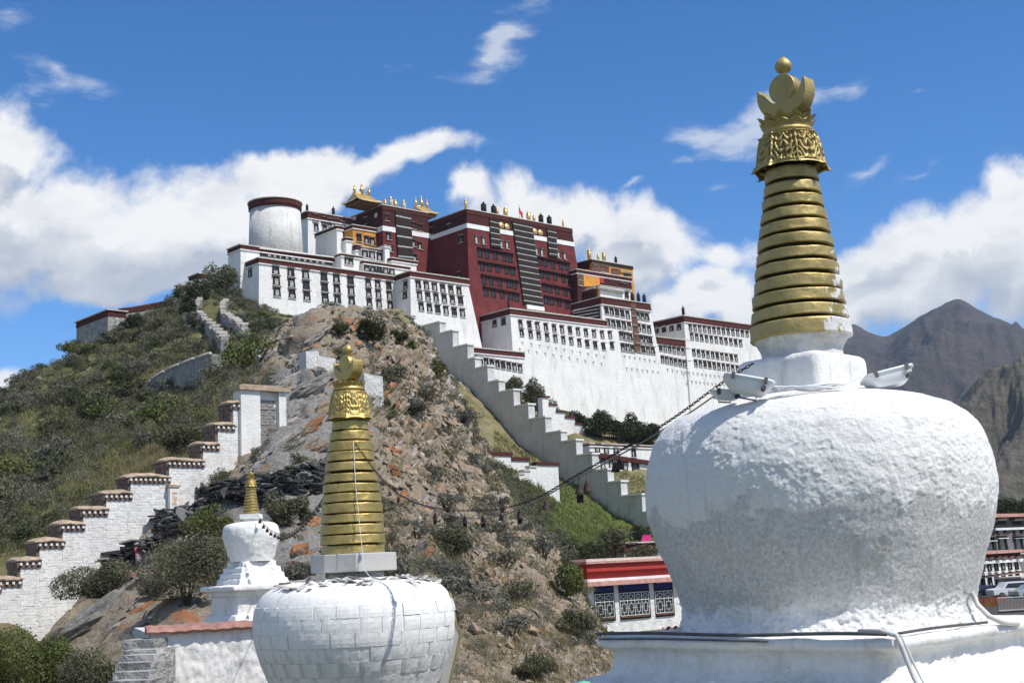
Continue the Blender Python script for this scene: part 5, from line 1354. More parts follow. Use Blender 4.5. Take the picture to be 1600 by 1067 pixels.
# niche frame on the right flank: slab of stone edged with gilt
path = [(702,925,3),(706,942,4),(711,972,6),(719,988,9),(713,1018,12),(706,1048,14),(698,1085,16),(690,1130,16)]
for nm, mat, w0, w1, dz in (('niche_slab', MT['concrete'], 1, 0, 0), ('niche_trim', MT['gold_old'], 0, -3.5, .02)):
    mb = MB(); vs = []
    for (x, y, w) in path:
        a_, b_ = (x-w, x) if w0 else (x+.02, x+3.2)
        for (xx, dd) in ((a_, 26.9-dz), (b_, 26.9-dz), (b_, 27.6), (a_, 27.6)): vs.append(P(xx, y, dd))
    n_ = len(path); fs = [(i*4+j, i*4+(j+1)%4, (i+1)*4+(j+1)%4, (i+1)*4+j) for i in range(n_-1) for j in range(4)]+[(3,2,1,0), tuple((n_-1)*4+j for j in range(4))]
    mb.add(vs, fs, 0, False); mb.build(nm, mat, bs)

# --- the small stupa, further off
d3 = 48.0; a3 = P(393, 850, d3); sx3, sy3 = a3.x, a3.y
Z3 = lambda py: zrow(sx3, sy3, py); R3 = lambda py, hw: rad(sx3, sy3, Z3(py), hw)
ss = empty('small_stupa', (sx3, sy3, Z3(985)), 'small distant white stupa with a gold spire beside the big bush', 'stupa')
prof = smooth_prof([(R3(a, b), Z3(a)) for a, b in ((877,33),(866,36),(850,41),(836,44),(826,43.5),(820,41),(817,34),(815,20),(814,8))], 50)
lathe_np('pot', sx3, sy3, prof, 120, MT['plaster_soft'], ss, lambda V, a, z, r: (fbm(V.reshape(-1, 3)*3, 4).reshape(r.shape)*.05, 0), {'worn': lambda p: np.full(len(p), .25), 'rust': lambda p: np.zeros(len(p))})
tiers(ss, (sx3, sy3), [(R3(985,74), Z3(1010)), (R3(985,62), Z3(978)), (R3(970,54), Z3(958)), (R3(955,48), Z3(957)), (R3(955,48), Z3(930)), (R3(930,53), Z3(929)), (R3(930,53), Z3(922)), (R3(920,61), Z3(921)), (R3(920,61), Z3(914)), (R3(910,42), Z3(912)), (R3(910,41), Z3(904)), (R3(900,38), Z3(903)), (R3(900,37), Z3(895)), (R3(893,34), Z3(894)), (R3(893,33), Z3(886)), (R3(885,28.5), Z3(885)), (R3(885,28), Z3(877)), (.3, Z3(876))], math.radians(38), MT['plaster_soft'], 'base', .03, 60, pw=40)
mb = MB(); mb.lathe((sx3, sy3, Z3(816)), [(R3(810,14), 0), (R3(810,14), .12), (R3(806,20), .14), (R3(806,20), Z3(803)-Z3(816))], 4, smooth=False, ph=math.radians(40)); mb.build('plinth', MT['whitetrim'], ss)
mb = MB(); mb.lathe((sx3, sy3, Z3(803)), [(R3(803,11), 0), (R3(765,6), Z3(760)-Z3(803))], 20); mb.build('core', MT['gap'], ss)
for k in range(9):
    a = 802.5-4.7*k; hw = 13-.68*k; ring_part(ss, sx3, sy3, Z3(a), Z3(a-3.7), R3(a, hw), R3(a, hw-.3), MT['gold_new'], 70+k, n=40, bump=.004)
skirt(ss, sx3, sy3, Z3(760), Z3(749), R3(757,8.5), R3(750,6), MT['gold_new'], n=64, amp=.015)
petals(ss, sx3, sy3, Z3(748), R3(748,5.5), .1, 10, MT['gold_new'])
crescent(ss, Vector((sx3, sy3, Z3(746))), .13, .1, MT['gold_new'])
# string of little bells on the small stupa
MT['iron'] = plain('rusty_iron', (.07,.05,.042), .75, .3, var=.4, scale=20)
def bell_string(name, label, pts, nb_, r, sag=0, size=.05):
    e = empty(name, pts[0], label, 'chain'); mb = MB(); mb.tube(pts, r, 5); mb.build('cord', MT['iron'], e)
    bm_ = MB(); bm_.lathe((0, 0, 0), [(.55*size, -1.6*size), (.5*size, -.9*size), (.25*size, -.5*size), (.06*size, -.35*size), (.06*size, 0)], 8); me = bm_.mesh('bell', MT['iron'])
    for k in range(nb_):
        f = (k+.7)/nb_*(len(pts)-1); i = min(int(f), len(pts)-2); p = pts[i]*(1-f+i)+pts[i+1]*(f-i); link('bell', me, e, p-pts[0])
bell_string('bell_string', 'string of tiny bells draped over the small stupa', [P(402,804,47.2), P(412,818,46.6), P(422,828,46.3), P(433,833,46.3), P(441,838,46.3)], 7, .012, size=.11)
bell_string('bell_string', 'string of tiny bells running from the small stupa to the brick stupa', [P(441,838,46.3), P(455,832,43), P(468,822,40), P(482,808,37), P(497,790,33), P(512,765,29)], 16, .012, size=.09)

# terrace wall with the red coping, in front of the small stupa
MT['red_cope'] = plain('red_painted_coping', (.36,.19,.15), .9, var=.25, scale=3, bump=.02, bscale=14)
a = P(236, 990, 36.5); b = P(470, 990, 36.5+1.4)
e = empty('terrace_wall', a, 'rough white terrace wall with a faded red coping before the small stupa', 'wall')
dv = (b-a); dv.z = 0; L0 = dv.length; dv.normalize(); nv = Vector((dv.y, -dv.x, 0))
q = [a, a+dv*L0, a+dv*L0-nv*7, a-nv*7]; zt = a.z-.0; n1, n2 = 120, 50
V = []
for j in range(n2+1):
    for i in range(n1+1):
        p = a+dv*(L0*i/n1); z = zt-3.4*(1-j/n2); V.append((p.x, p.y, z))
V = np.array(V); dd = fbm(V*3, 5, .65)*.05+fbm(V*9, 4)*.025; V += np.array(nv)*dd[:, None]
me = np_mesh('wall_face', V-np.array(e.location), grid_faces(n2+1, n1+1), MT['plaster'], True); attr(me, 'worn', .2+fbm(V*.8, 3)*.5); attr(me, 'rust', np.zeros(len(V))); link('wall_face', me, e)
mb = MB(); mb.hexa([p-nv*.16+UP*(-3.4) for p in q]+[p-nv*.16-UP*.02 for p in q]); mb.build('core', MT['white_old'], e)
mb = MB(); vs = []
for i in range(41):
    p = a+dv*(L0*i/40-.12); w_ = .02*math.sin(i*1.7)+.015*math.sin(i*.6)
    for (o_, h) in ((.16, -.03), (.2, .04), (.12, .12), (-.15, .17), (-.7, .2), (-.7, -.03)): vs.append(p+nv*(o_+w_)+UP*(h+w_*.6))
fs = [(i*6+j, (i+1)*6+j, (i+1)*6+(j+1)%6, i*6+(j+1)%6) for i in range(40) for j in range(6)]+[(5,4,3,2,1,0), tuple(240+j for j in range(6))]
mb.add(vs, fs, 0, False); mb.build('coping', MT['red_cope'], e)
# steps down on the left of the terrace
e = empty('stone_steps', P(200,1055,34), 'grey stone steps climbing to the terrace in the bottom left', 'steps')
for k, (x0, x1, y, dd) in enumerate(((190,240,1000,36.2),(192,244,1016,35.4),(188,240,1024,34.8),(180,236,1036,34.2),(176,232,1050,33.6),(170,226,1064,33.0),(164,220,1080,32.4))):
    A = P(x0, y, dd); B = P(x1, y, dd-.25); w = (B-A); w.z = 0; ln = w.length; w.normalize(); n_ = Vector((w.y, -w.x, 0))
    mb = MB(); q = [A, A+w*ln, A+w*ln-n_*1.0, A-n_*1.0]; mb.hexa([p-UP*.9 for p in q]+q); mb.build('step', MT['rubble'], e)

# --- chain with bells between the spires
d_a = P(556, 694, 26.5); d_b = P(1178, 566, 17.6)
keys = [(556,694,26.5),(600,752,25.9),(640,781,25.3),(690,795,24.6),(740,797,23.9),(790,793,23.2),(840,777,22.5),(900,743,21.5),(960,709,20.6),(1000,686,19.9),(1040,661,19.3),(1075,637,18.7),(1110,611,18.2),(1145,587,17.8),(1180,566,17.5)]
kp = [P(*k) for k in keys]
def spline(pts, n):
    out = []; m_ = len(pts)
    for i in range(m_-1):
        p0, p1, p2, p3 = pts[max(i-1, 0)], pts[i], pts[i+1], pts[min(i+2, m_-1)]
        for j in range(n):
            t = j/n; out.append(.5*((2*p1)+(p2-p0)*t+(2*p0-5*p1+4*p2-p3)*t*t+(3*p1-p0-3*p2+p3)*t**3))
    return out+[pts[-1]]
cl = spline(kp, 14); seg = [0]
for a, b in zip(cl[:-1], cl[1:]): seg.append(seg[-1]+(b-a).length)
def at(s):
    i = int(np.searchsorted(seg, s, side='right'))-1; i = max(0, min(i, len(cl)-2)); f = (s-seg[i])/(seg[i+1]-seg[i]); return cl[i]*(1-f)+cl[i+1]*f, (cl[i+1]-cl[i]).normalized()
ch = empty('bell_chain', kp[0], 'rusty chain with bells slung between the gold spires of the two near stupas', 'chain')
lk = MB(); vs = []; n1, n2 = 14, 6
for i in range(n1):
    a = 2*math.pi*i/n1; c = Vector((.030*math.cos(a)+(.014 if math.cos(a) > 0 else -.014), .020*math.sin(a), 0)); rd = Vector((math.cos(a), math.sin(a), 0))
    for j in range(n2):
        t = 2*math.pi*j/n2; vs.append(c+rd*(.0078*math.cos(t))+UP*(.0078*math.sin(t)))
lk.add(vs, [(i*n2+j, ((i+1) % n1)*n2+j, ((i+1) % n1)*n2+(j+1) % n2, i*n2+(j+1) % n2) for i in range(n1) for j in range(n2)], 0, True)
lme = lk.mesh('link', MT['iron']); total = seg[-1]; nl_ = 175
restm = MB()
s = 0; k = 0; pitch = total/nl_
while s < total:
    p, dr = at(s); sd = dr.cross(UP).normalized(); up2 = sd.cross(dr)
    if k % 2: sd, up2 = up2, -sd
    R = Matrix((dr, sd, up2)).transposed(); o = link('link', lme, ch, p-kp[0], R.to_quaternion()); o.scale = (pitch/.073, .9, .9); s += pitch; k += 1
wire = spline([P(620,770,25.6), P(700,803,24.5), P(770,808,23.5), P(830,786,22.6), P(900,748,21.5), P(1000,693,19.9), P(1070,650,18.8), P(1125,612,18.0)], 8)
tubething('wire', 'thin pale wire slung just below the bell chain', 'wire', wire, .012, plain('pale_wire', (.25,.22,.18), .6), 6)
tubething('cord', 'white cord hanging down the front of the brick stupa spire', 'cord', spline([P(552,690,26.3), P(556,760,26.0), P(562,820,25.9), P(567,868,25.7), P(570,890,25.6), P(590,912,25.5)], 6), .006, MT['enamel'], 6)
bm_ = MB(); bm_.lathe((0, 0, 0), [(.075, -.26), (.07, -.25), (.052, -.19), (.04, -.13), (.02, -.10), (.008, -.09), (.008, 0)], 14, smooth=True); BELL = bm_.mesh('bell', MT['iron'])
bc = MB(); bc.box((0, 0, -.33), (.10, .012, .12)); bc.tube([(0, 0, -.2), (0, 0, -.3)], .004, 5); CLAP = bc.mesh('wind_plate', MT['black'])
for k, (px, py, pl, sc_) in enumerate(((608,757,0,.8),(622,768,0,.7),(680,793,1,1),(705,794,0,1),(727,797,1,1),(754,796,1,1.05),(784,793,0,1),(812,786,1,1.15),(853,771,0,1.3),(903,748,2,1.6),(960,712,0,1.4),(967,708,0,1.4))):
    j = min(range(len(cl)), key=lambda i: (proj(cl[i])[0]-px)**2); p = cl[j]
    sc_ *= .7; e = empty('wind_bell', p, ['small iron bell', 'iron bell with a square wind plate', 'iron bell pair with a long wind plate'][pl]+' on the chain, '+['nearest the brick stupa spire','second from the brick stupa spire','third from the brick stupa spire','fourth from the brick stupa spire','fifth from the brick stupa spire','sixth from the brick stupa spire','where the chain hangs lowest','just right of the lowest point','over the green lawn','before the great stair wall','left of a close pair near the great stupa','right of a close pair near the great stupa'][k], 'bell', 'bells on the chain')
    o = link('bell', BELL, e, Vector((0, 0, -.03))); o.scale = (sc_,)*3
    if pl: 
        o = link('wind_plate', CLAP, e, Vector((0, 0, -.03))); o.scale = (sc_,)*3
    if pl == 2:
        o = link('bell', BELL, e, Vector((.13, .02, .0))); o.scale = (sc_,)*3
# ---------------------------------------------------------------- crags, boulders, slates
import bmesh
def hull(seed, n=16, flat=(1, .7, .35), blocky=.5):
    r_ = random.Random(seed); bm = bmesh.new()
    for _ in range(n):
        v = Vector((r_.gauss(0, 1), r_.gauss(0, 1), r_.gauss(0, 1))).normalized()
        m_ = max(abs(c) for c in v); v = v*(1-blocky)+v/m_*blocky*.8
        bm.verts.new((v.x*flat[0]*r_.uniform(.8, 1.1), v.y*flat[1]*r_.uniform(.8, 1.1), v.z*flat[2]*r_.uniform(.85, 1.1)))
    g_ = bmesh.ops.convex_hull(bm, input=bm.verts)
    bmesh.ops.delete(bm, geom=[v for v in bm.verts if not v.link_faces], context='VERTS')
    bmesh.ops.triangulate(bm, faces=bm.faces)
    bm.verts.ensure_lookup_table(); bm.verts.index_update()
    V = np.array([tuple(v.co) for v in bm.verts]); T = np.array([[v.index for v in f.verts] for f in bm.faces]); bm.free(); return V, T
HULLS = [hull(k) for k in range(14)]+[hull(50+k, 14, (1, .8, .18), .7) for k in range(8)]
def rock_mat(name, a, b, c=None, sc=2.5, bump=.08):
    M = Mat(name, .95, 0, .12); n3 = M.noise(sc, 8, .68); n2 = M.noise(sc*.35, 4)
    col = M.mix(M.rng(n3, .3, .7), a, b)
    if c: col = M.mix(M.rng(n2, .52, .6), col, c)
    col = M.mix(M.rng(M.noise(sc*3, 5, .7), .6, .75, 0, .6), col, tuple(x*.35 for x in a))
    col = M.mix(.75, col, M.mix(M.attr('tint'), (.62,.6,.58), (1.25,1.22,1.2)), 'MULTIPLY')
    M.col(col); M.bump(M.math('ADD', n3, M.noise(sc*2, 6, .7, sv=(.4, 1, 3), rot=(.3, .6, 0))), bump); return M.m
MT['rock_tan'] = rock_mat('tan_rock', (.185,.15,.112), (.44,.365,.275), (.34,.25,.175))
MT['rock_grey'] = rock_mat('grey_rock', (.12,.115,.105), (.36,.35,.33), (.27,.25,.22))
MT['rock_orange'] = rock_mat('orange_rock', (.26,.12,.06), (.46,.24,.13), (.30,.24,.18))
MT['rock_pale'] = rock_mat('pale_rock', (.30,.27,.235), (.52,.485,.44))
MT['slate'] = rock_mat('dark_slate', (.055,.052,.05), (.17,.163,.155), None, 3, .02)
MT['slate_pale'] = rock_mat('pale_slate', (.18,.185,.19), (.36,.365,.37), None, 3, .02)
def frames(ax, spin, jit, r_):
    n = (ax+Vector((r_.gauss(0, jit), r_.gauss(0, jit), r_.gauss(0, jit)))).normalized()
    t = n.cross(Vector((0, 0, 1)) if abs(n.z) < .95 else Vector((1, 0, 0))).normalized(); b = n.cross(t)
    a = spin; t2 = t*math.cos(a)+b*math.sin(a); b2 = n.cross(t2)
    return np.array([list(t2), list(b2), list(n)]).T
AXS = Vector((-.50, -.42, .76)).normalized()          # bedding of the upper crag
AXR = Vector((.62, -.45, .52)).normalized()           # bedding of the right ridge
gvv = GV.reshape(-1, 3); gcc = GC.reshape(-1); rrk = GX[1].reshape(-1); hilly = GX[2].reshape(-1)
gd_ = gvv[:, 1]
# vertex area weight (polar sheet): spacing grows with distance
dC = np.gradient(CN)[:, None]/F*DN[None, :]; dD = np.gradient(DN)[None, :]*np.ones_like(dC); area = (dC*dD).reshape(-1)
def sample(w, n):
    w = np.clip(w, 0, None)*area; w /= w.sum(); ix = rng.choice(len(w), n, p=w)
    j = np.stack([rng.uniform(-.5, .5, n)*dC.reshape(-1)[ix], rng.uniform(-.5, .5, n)*dD.reshape(-1)[ix]], 1)
    p = gvv[ix].copy(); p[:, 0] += j[:, 0]; p[:, 1] += j[:, 1]
    return p, ix
def scatter_rocks(name, label, w, n, size, mat, ax, jit=.25, dist_scale=80, flat_from=0, sink=.25):
    p, ix = sample(w, n); VV = []; TT = []; TI = []; b = 0
    r_ = random.Random(n)
    for q, i in zip(p, ix):
        V, T = HULLS[r_.randrange(flat_from, len(HULLS))]
        s = size*(.35+1.3*r_.random()**2.4)*min(max(q[1]/dist_scale, .5), 1.9)
        R = frames(ax, r_.uniform(0, 6.28), jit, r_); VV.append((V*s) @ R.T+q-np.array([0, 0, sink*s*.3])); TT.append(T+b); b += len(V); TI.append(np.full(len(V), r_.random()))
    me = np_mesh(name, np.concatenate(VV), np.concatenate(TT), mat, False); attr(me, 'tint', np.concatenate(TI))
    return tag(link(name, me), label, kind='stuff')
px_ok = (gcc > 0)*(gcc < 960)
right = smoothstep(560, 640, gcc); near = (gd_ > 26)*(gd_ < 260)*hilly
scatter_rocks('rock_rubble', 'broken tan rocks covering the right ridge', rrk*right*near*(rrk > .35), 12500, .36, MT['rock_tan'], AXR, .22)
scatter_rocks('pale_rubble', 'pale rock splinters on the right ridge', rrk*right*near*(rrk > .35), 2600, .24, MT['rock_pale'], AXR, .5)
scatter_rocks('orange_rubble', 'orange rock fragments on the ridge', rrk*near*smoothstep(430, 560, gcc)*(1-smoothstep(640, 720, gcc))*(rrk > .4), 260, .42, MT['rock_orange'], AXR, .4)
leftc = (1-right)*near
scatter_rocks('crag_rubble', 'grey broken rock of the upper crag', rrk*leftc*(rrk > .45)*(gcc > 180), 2600, .32, MT['rock_grey'], AXS, .18)
scatter_rocks('crag_splinters', 'tan rock pieces among the grey crag', rrk*leftc*(rrk > .4)*(gcc > 180), 1100, .3, MT['rock_tan'], AXS, .25)
scatter_rocks('slope_stones', 'scattered stones on the left slope', (gcc < 460)*(gd_ > 90)*(gd_ < 420)*hilly*(.15+rrk*2), 1500, .45, MT['rock_tan'], AXS, .5, 150)
scatter_rocks('scree', 'pale scree below the palace bastion', np.exp(-((gcc-690)/22)**2)*(gd_ > 130)*(gd_ < 420), 500, .7, MT['rock_pale'], AXR, .6, 120)
nearr = (gd_ > 34)*(gd_ < 78)*(gcc > 560)*(gcc < 960)*hilly
scatter_rocks('near_rubble', 'small stones on the near part of the right ridge', nearr, 5200, .20, MT['rock_tan'], AXR, .25)
scatter_rocks('near_chips', 'pale chips on the near part of the right ridge', nearr, 2200, .12, MT['rock_pale'], AXR, .5)
# large slabs of the crag, each placed where it lies
e_crag = empty('crag', gray(450, 680), 'tilted slabs of grey and rust coloured rock stepping up behind the small stupa', 'crag')
slabs = [  # col, row, length px, height px, material, lift
 (470,610,120,46,'rock_grey'),(500,640,110,40,'rock_tan'),(450,640,90,36,'rock_grey'),(420,670,70,40,'rock_grey'),(480,668,90,30,'rock_orange'),(440,700,100,42,'rock_grey'),
 (495,700,80,40,'rock_tan'),(415,712,60,36,'rock_pale'),(470,730,90,34,'rock_grey'),(505,725,60,26,'rock_orange'),(395,735,60,30,'rock_grey'),(500,592,60,30,'rock_grey'),
 (497,520,62,26,'rock_pale'),(486,538,44,30,'rock_tan'),(520,545,60,24,'rock_tan'),(535,575,50,28,'rock_grey'),(610,640,54,30,'rock_orange'),(605,610,60,26,'rock_orange'),(600,700,46,70,'rock_orange'),
 (612,735,40,50,'rock_orange'),(625,780,50,30,'rock_orange'),(455,590,60,28,'rock_pale'),(430,615,40,30,'rock_grey'),(590,560,60,22,'rock_tan'),(640,560,60,24,'rock_tan'),(665,590,44,40,'rock_pale'),(700,610,50,34,'rock_pale'),
 (600,520,60,18,'rock_tan'),(470,650,50,24,'rock_tan'),(446,664,60,22,'rock_pale'),(610,820,60,34,'rock_tan'),(650,860,60,40,'rock_grey'),(470,860,50,50,'rock_orange'),(455,880,36,44,'rock_orange'),(480,820,60,30,'rock_orange'),
 (410,560,40,22,'rock_grey'),(430,545,50,20,'rock_pale'),(395,540,44,18,'rock_tan'),(380,580,34,20,'rock_grey')]
_r = random.Random(77)
for _k in range(95):
    x_ = _r.uniform(400, 680); y_ = _r.uniform(545, 900)
    if x_ < 480 and y_ > 740: continue
    big_ = _r.uniform(26, 74); w_ = _r.random()
    slabs.append((x_, y_, big_, big_*_r.uniform(.28, .5), 'rock_grey' if (w_ < .35 and x_ < 560) else ('rock_orange' if w_ > .9 else ('rock_pale' if w_ > .72 else 'rock_tan')), 0))
slabs = [s_[:5] for s_ in slabs]
for _k in range(45):
    x_ = _r.uniform(640, 900); y_ = _r.uniform(max(620, (x_-640)*1.1+640), 1050); b_ = _r.uniform(20, 55)
    slabs.append((x_, y_, b_, b_*_r.uniform(.25, .45), 'rock_pale' if _r.random() > .75 else 'rock_tan'))
for k, (x, y, lp, hp, m_) in enumerate(slabs):
    g_ = gray(x, y)
    if g_ is None: continue
    d = g_.y; V, T = hull(200+k, 18, (1, .6, .5), .75); r_ = random.Random(k)
    Rm = frames(AXS if x < 580 else AXR, 0, .12, r_)
    # long side runs up to the right in the view
    sx_, sz_ = lp/2*d/F, hp/2*d/F
    t = Vector((.80, .25, .55)).normalized() if x < 580 else Vector((.55, .3, .75)).normalized()
    n = Vector((-.45, -.35, .8)); n = (n-t*n.dot(t)).normalized(); b_ = n.cross(t)
    Rm = np.array([list(t), list(b_), list(n)]).T
    W = (V*np.array([sx_, sx_*.6, sz_*1.3])) @ Rm.T
    # broken faces: a few cuts by noise on a refined hull
    bm = bmesh.new(); vs = [bm.verts.new(v) for v in W]
    for f in T: bm.faces.new([vs[i] for i in f])
    bmesh.ops.subdivide_edges(bm, edges=bm.edges, cuts=5, use_grid_fill=True)
    C_ = np.array([tuple(v.co) for v in bm.verts]); dn = fbm((C_+np.array(g_)) @ (Rm*np.array([.5, .5, 3.4]))*.9, 5, .62)*.5*sz_
    for v, q in zip(bm.verts, dn): v.co += v.co.normalized()*q
    me = bpy.data.meshes.new('rock_slab'); bm.to_mesh(me); bm.free(); me.materials.append(MT[m_]); attr(me, 'tint', np.full(len(me.vertices), r_.uniform(.2, .8)))
    link('rock_slab', me, e_crag, g_-e_crag.location-Vector((0, 0, sz_*.3)))
# rock face in the lower left under the bushes
e2 = empty('outcrop', gray(170, 930), 'grey striated rock outcrop with orange lichen in the lower left', 'crag')
for k, (x, y, lp, hp, m_) in enumerate([(150,960,150,80,'rock_grey'),(190,920,120,60,'rock_grey'),(120,985,90,50,'rock_grey'),(215,955,70,30,'rock_orange'),(170,995,60,30,'rock_tan'),(235,920,60,36,'rock_tan'),(255,945,60,30,'rock_orange'),(185,975,50,30,'rock_pale'),(262,925,40,26,'rock_tan'),(230,985,46,30,'rock_grey'),(140,925,70,40,'rock_grey')]):
    g_ = gray(x, y)
    if g_ is None: continue
    d = g_.y; V, T = hull(300+k, 20, (1, .6, .6), .6); sx_, sz_ = lp/2*d/F, hp/2*d/F
    t = Vector((.78, .2, .58)).normalized(); n = Vector((-.5, -.45, .74)); n = (n-t*n.dot(t)).normalized(); b_ = n.cross(t); Rm = np.array([list(t), list(b_), list(n)]).T
    W = (V*np.array([sx_, sx_*.6, sz_*1.2])) @ Rm.T
    bm = bmesh.new(); vs = [bm.verts.new(v) for v in W]
    for f in T: bm.faces.new([vs[i] for i in f])
    bmesh.ops.subdivide_edges(bm, edges=bm.edges, cuts=4, use_grid_fill=True)
    C_ = np.array([tuple(v.co) for v in bm.verts]); dn = fbm((C_+np.array(g_)) @ (Rm*np.array([.5, .5, 3]))*1.4, 4, .6)*.3*sz_
    for v, q in zip(bm.verts, dn): v.co += v.co.normalized()*q
    me = bpy.data.meshes.new('rock_slab'); bm.to_mesh(me); bm.free(); me.materials.append(MT[m_]); attr(me, 'tint', np.full(len(me.vertices), .4)); link('rock_slab', me, e2, g_-e2.location-Vector((0, 0, sz_*.3)))
# pile of slates
def in_poly(x, y, poly):
    c = False; n = len(poly)
    for i in range(n):
        (x0, y0), (x1, y1) = poly[i], poly[i-1]
        if (y0 > y) != (y1 > y) and x < (x1-x0)*(y-y0)/(y1-y0)+x0: c = not c
    return c
def slate_pile(label, poly, count, size, seed, tiers_=6, limit=250):
    r_ = random.Random(seed); xs = [p[0] for p in poly]; ys = [p[1] for p in poly]; e = None; rest = MB(); k = 0; tries = 0
    shapes = []
    for t in range(8):
        bm_ = MB(); n = r_.choice((5, 6, 7)); ang = sorted(r_.uniform(0, 6.28) for _ in range(n)); ang = [2*math.pi*i/n+r_.uniform(-.3, .3) for i in range(n)]
        top = [(math.cos(a)*r_.uniform(.7, 1.1), math.sin(a)*r_.uniform(.4, .75), .5) for a in ang]; bot = [(x*.96, y*.96, -.5) for x, y, _ in top]
        bm_.add(bot+top, [tuple(range(n))[::-1], tuple(range(n, 2*n))]+[(i, (i+1)%n, n+(i+1)%n, n+i) for i in range(n)]); shapes.append(bm_)
    meshes = {m_: [s.mesh('slate', MT[m_]) for s in shapes] for m_ in ('slate', 'slate_pale')}
    while k < count and tries < count*20:
        tries += 1; x = r_.uniform(min(xs), max(xs)); y = r_.uniform(min(ys), max(ys))
        if not in_poly(x, y, poly): continue
        g_ = gray(x, y)
        if g_ is None: continue
        if e is None: e = empty('slate_pile', g_, label, 'slate pile')
        h = r_.random()*size*.9; s = size*r_.uniform(.5, 1.15); th = size*r_.uniform(.09, .2)
        tilt = Euler((r_.gauss(-.05, .09), r_.gauss(-.06, .10), r_.uniform(0, 6.28))); R = tilt.to_matrix(); c = g_+Vector((0, -h*.4, h-.05))
        pale = r_.random() < .25
        if pale: R = Euler((r_.gauss(.5, .35), r_.gauss(0, .3), r_.uniform(0, 6.28))).to_matrix(); c.z += .15*size
        i = r_.randrange(8)
        if k < limit:
            o = link('slate', meshes['slate_pale' if pale else 'slate'][i], e, c-e.location, R.to_quaternion()); o.scale = (s, s, th)
        else:
            S = shapes[i]; rest.add([c+R @ Vector((v.x*s, v.y*s, v.z*th)) for v in S.v], [tuple(f) for f in S.f], 0)
        k += 1
    if rest.v: rest.build('slate_rubble', MT['slate'], e)['kind'] = 'stuff'
slate_pile('long heap of dark slates below the crag behind the small stupa', [(302,806),(318,776),(345,764),(395,760),(440,748),(500,734),(530,742),(525,768),(480,772),(440,768),(420,785),(380,786),(345,784),(325,796),(308,812)], 900, .62, 1)
slate_pile('lower heap of dark slates beside the rampart above the big bush', [(248,812),(290,800),(320,812),(300,835),(262,838),(246,828)], 200, .6, 2, limit=120)
slate_pile('dark slate slabs sliding down beside the rampart foot', [(160,882),(235,842),(250,850),(230,868),(190,888),(165,895)], 70, .7, 3, limit=70)
slate_pile('rubble of slates lying on the brick stupa top', [], 0, 1, 4)
# loose slates on the pot of the brick stupa
e = empty('broken_slates', (bx, by, Z2(911)), 'broken pale slates strewn over the top of the brick stupa pot', 'slates')
shp = []
for t in range(6):
    V, T = hull(400+t, 12, (1, .7, .14), .6); shp.append(np_mesh('slate', V, T, MT['concrete'] if t % 3 else MT['slate_pale'], False))
r_ = random.Random(12)
for k in range(90):
    a = r_.uniform(-math.pi, .2); rd = r_.uniform(.95, 1.72); zz = float(np.interp(rd, [p[0] for p in prof2][::-1][:60], [p[1] for p in prof2][::-1][:60])) if False else None
    # height of the pot under this radius
    cand = [(abs(r-rd), z) for r, z in prof2 if z > Z2(945)]; zz = min(cand)[1]
    s = r_.uniform(.05, .17); o = link('slate', shp[r_.randrange(6)], e, Vector((bx+rd*math.cos(a), by+rd*math.sin(a), zz+.02))-e.location, Euler((r_.gauss(0, .3), r_.gauss(0, .3), r_.uniform(0, 6.3))).to_quaternion()); o.scale = (s, s, s)
# painted stones
MT['pink_stone'] = rock_mat('red_painted_stone', (.34,.10,.11), (.52,.22,.23), (.36,.33,.31), 1.2, .02)
for k, (x, y, w, lab) in enumerate(((151,874,26,'red painted stone standing on edge at the rampart foot'),(168,863,22,'red and white painted stone against the rampart'),(223,866,34,'red painted slab under the dark slates'),(205,896,22,'red painted slab lying on grey rock'),(188,882,20,'small pinkish slab between the painted stones'))):
    g_ = gray(x, y+8)
    if g_ is None: continue
    V, T = hull(500+k, 14, (1, .25, .8), .6); s = w/2*g_.y/F
    o = link('painted_stone', np_mesh('painted_stone', V*s*1.15, T, MT['pink_stone'], False), None, g_+UP*s*.5, Euler((-.35, .2*k-.3, .4)).to_quaternion()); tag(o, lab, 'painted stone', 'painted stones by the rampart')
# ---------------------------------------------------------------- shrubs, trees, grass
def leaf_mat(name, a, b, c):
    M = Mat(name, .85, 0, .15); t = M.attr('tint'); n_ = M.noise(1.2, 3)
    col = M.mix(t, a, b); col = M.mix(M.rng(n_, .5, .65), col, c)
    M.col(col)
    nt = M.nt; tr = nt.nodes.new('ShaderNodeBsdfTranslucent'); nt.links.new(col, tr.inputs['Color'])
    mx = nt.nodes.new('ShaderNodeMixShader'); mx.inputs[0].default_value = .22; out = [n for n in nt.nodes if n.type == 'OUTPUT_MATERIAL'][0]
    nt.links.new(M.b.outputs[0], mx.inputs[1]); nt.links.new(tr.outputs[0], mx.inputs[2]); nt.links.new(mx.outputs[0], out.inputs[0])
    return M.m
MT['leaf'] = leaf_mat('shrub_leaves', (.07,.076,.042), (.225,.215,.13), (.15,.15,.105))
MT['leaf_grey'] = leaf_mat('grey_green_leaves', (.10,.102,.078), (.24,.23,.18), (.16,.16,.13))
MT['leaf_dark'] = leaf_mat('dark_leaves', (.034,.042,.022), (.095,.105,.05), (.065,.075,.038))
MT['leaf_green'] = leaf_mat('fresh_green_leaves', (.075,.095,.03), (.21,.22,.08), (.14,.155,.06))
MT['straw'] = leaf_mat('dry_grass', (.19,.16,.075), (.36,.30,.16), (.16,.15,.07))
MT['bark'] = plain('grey_bark', (.10,.08,.06), .95, var=.3, scale=4, bump=.02)
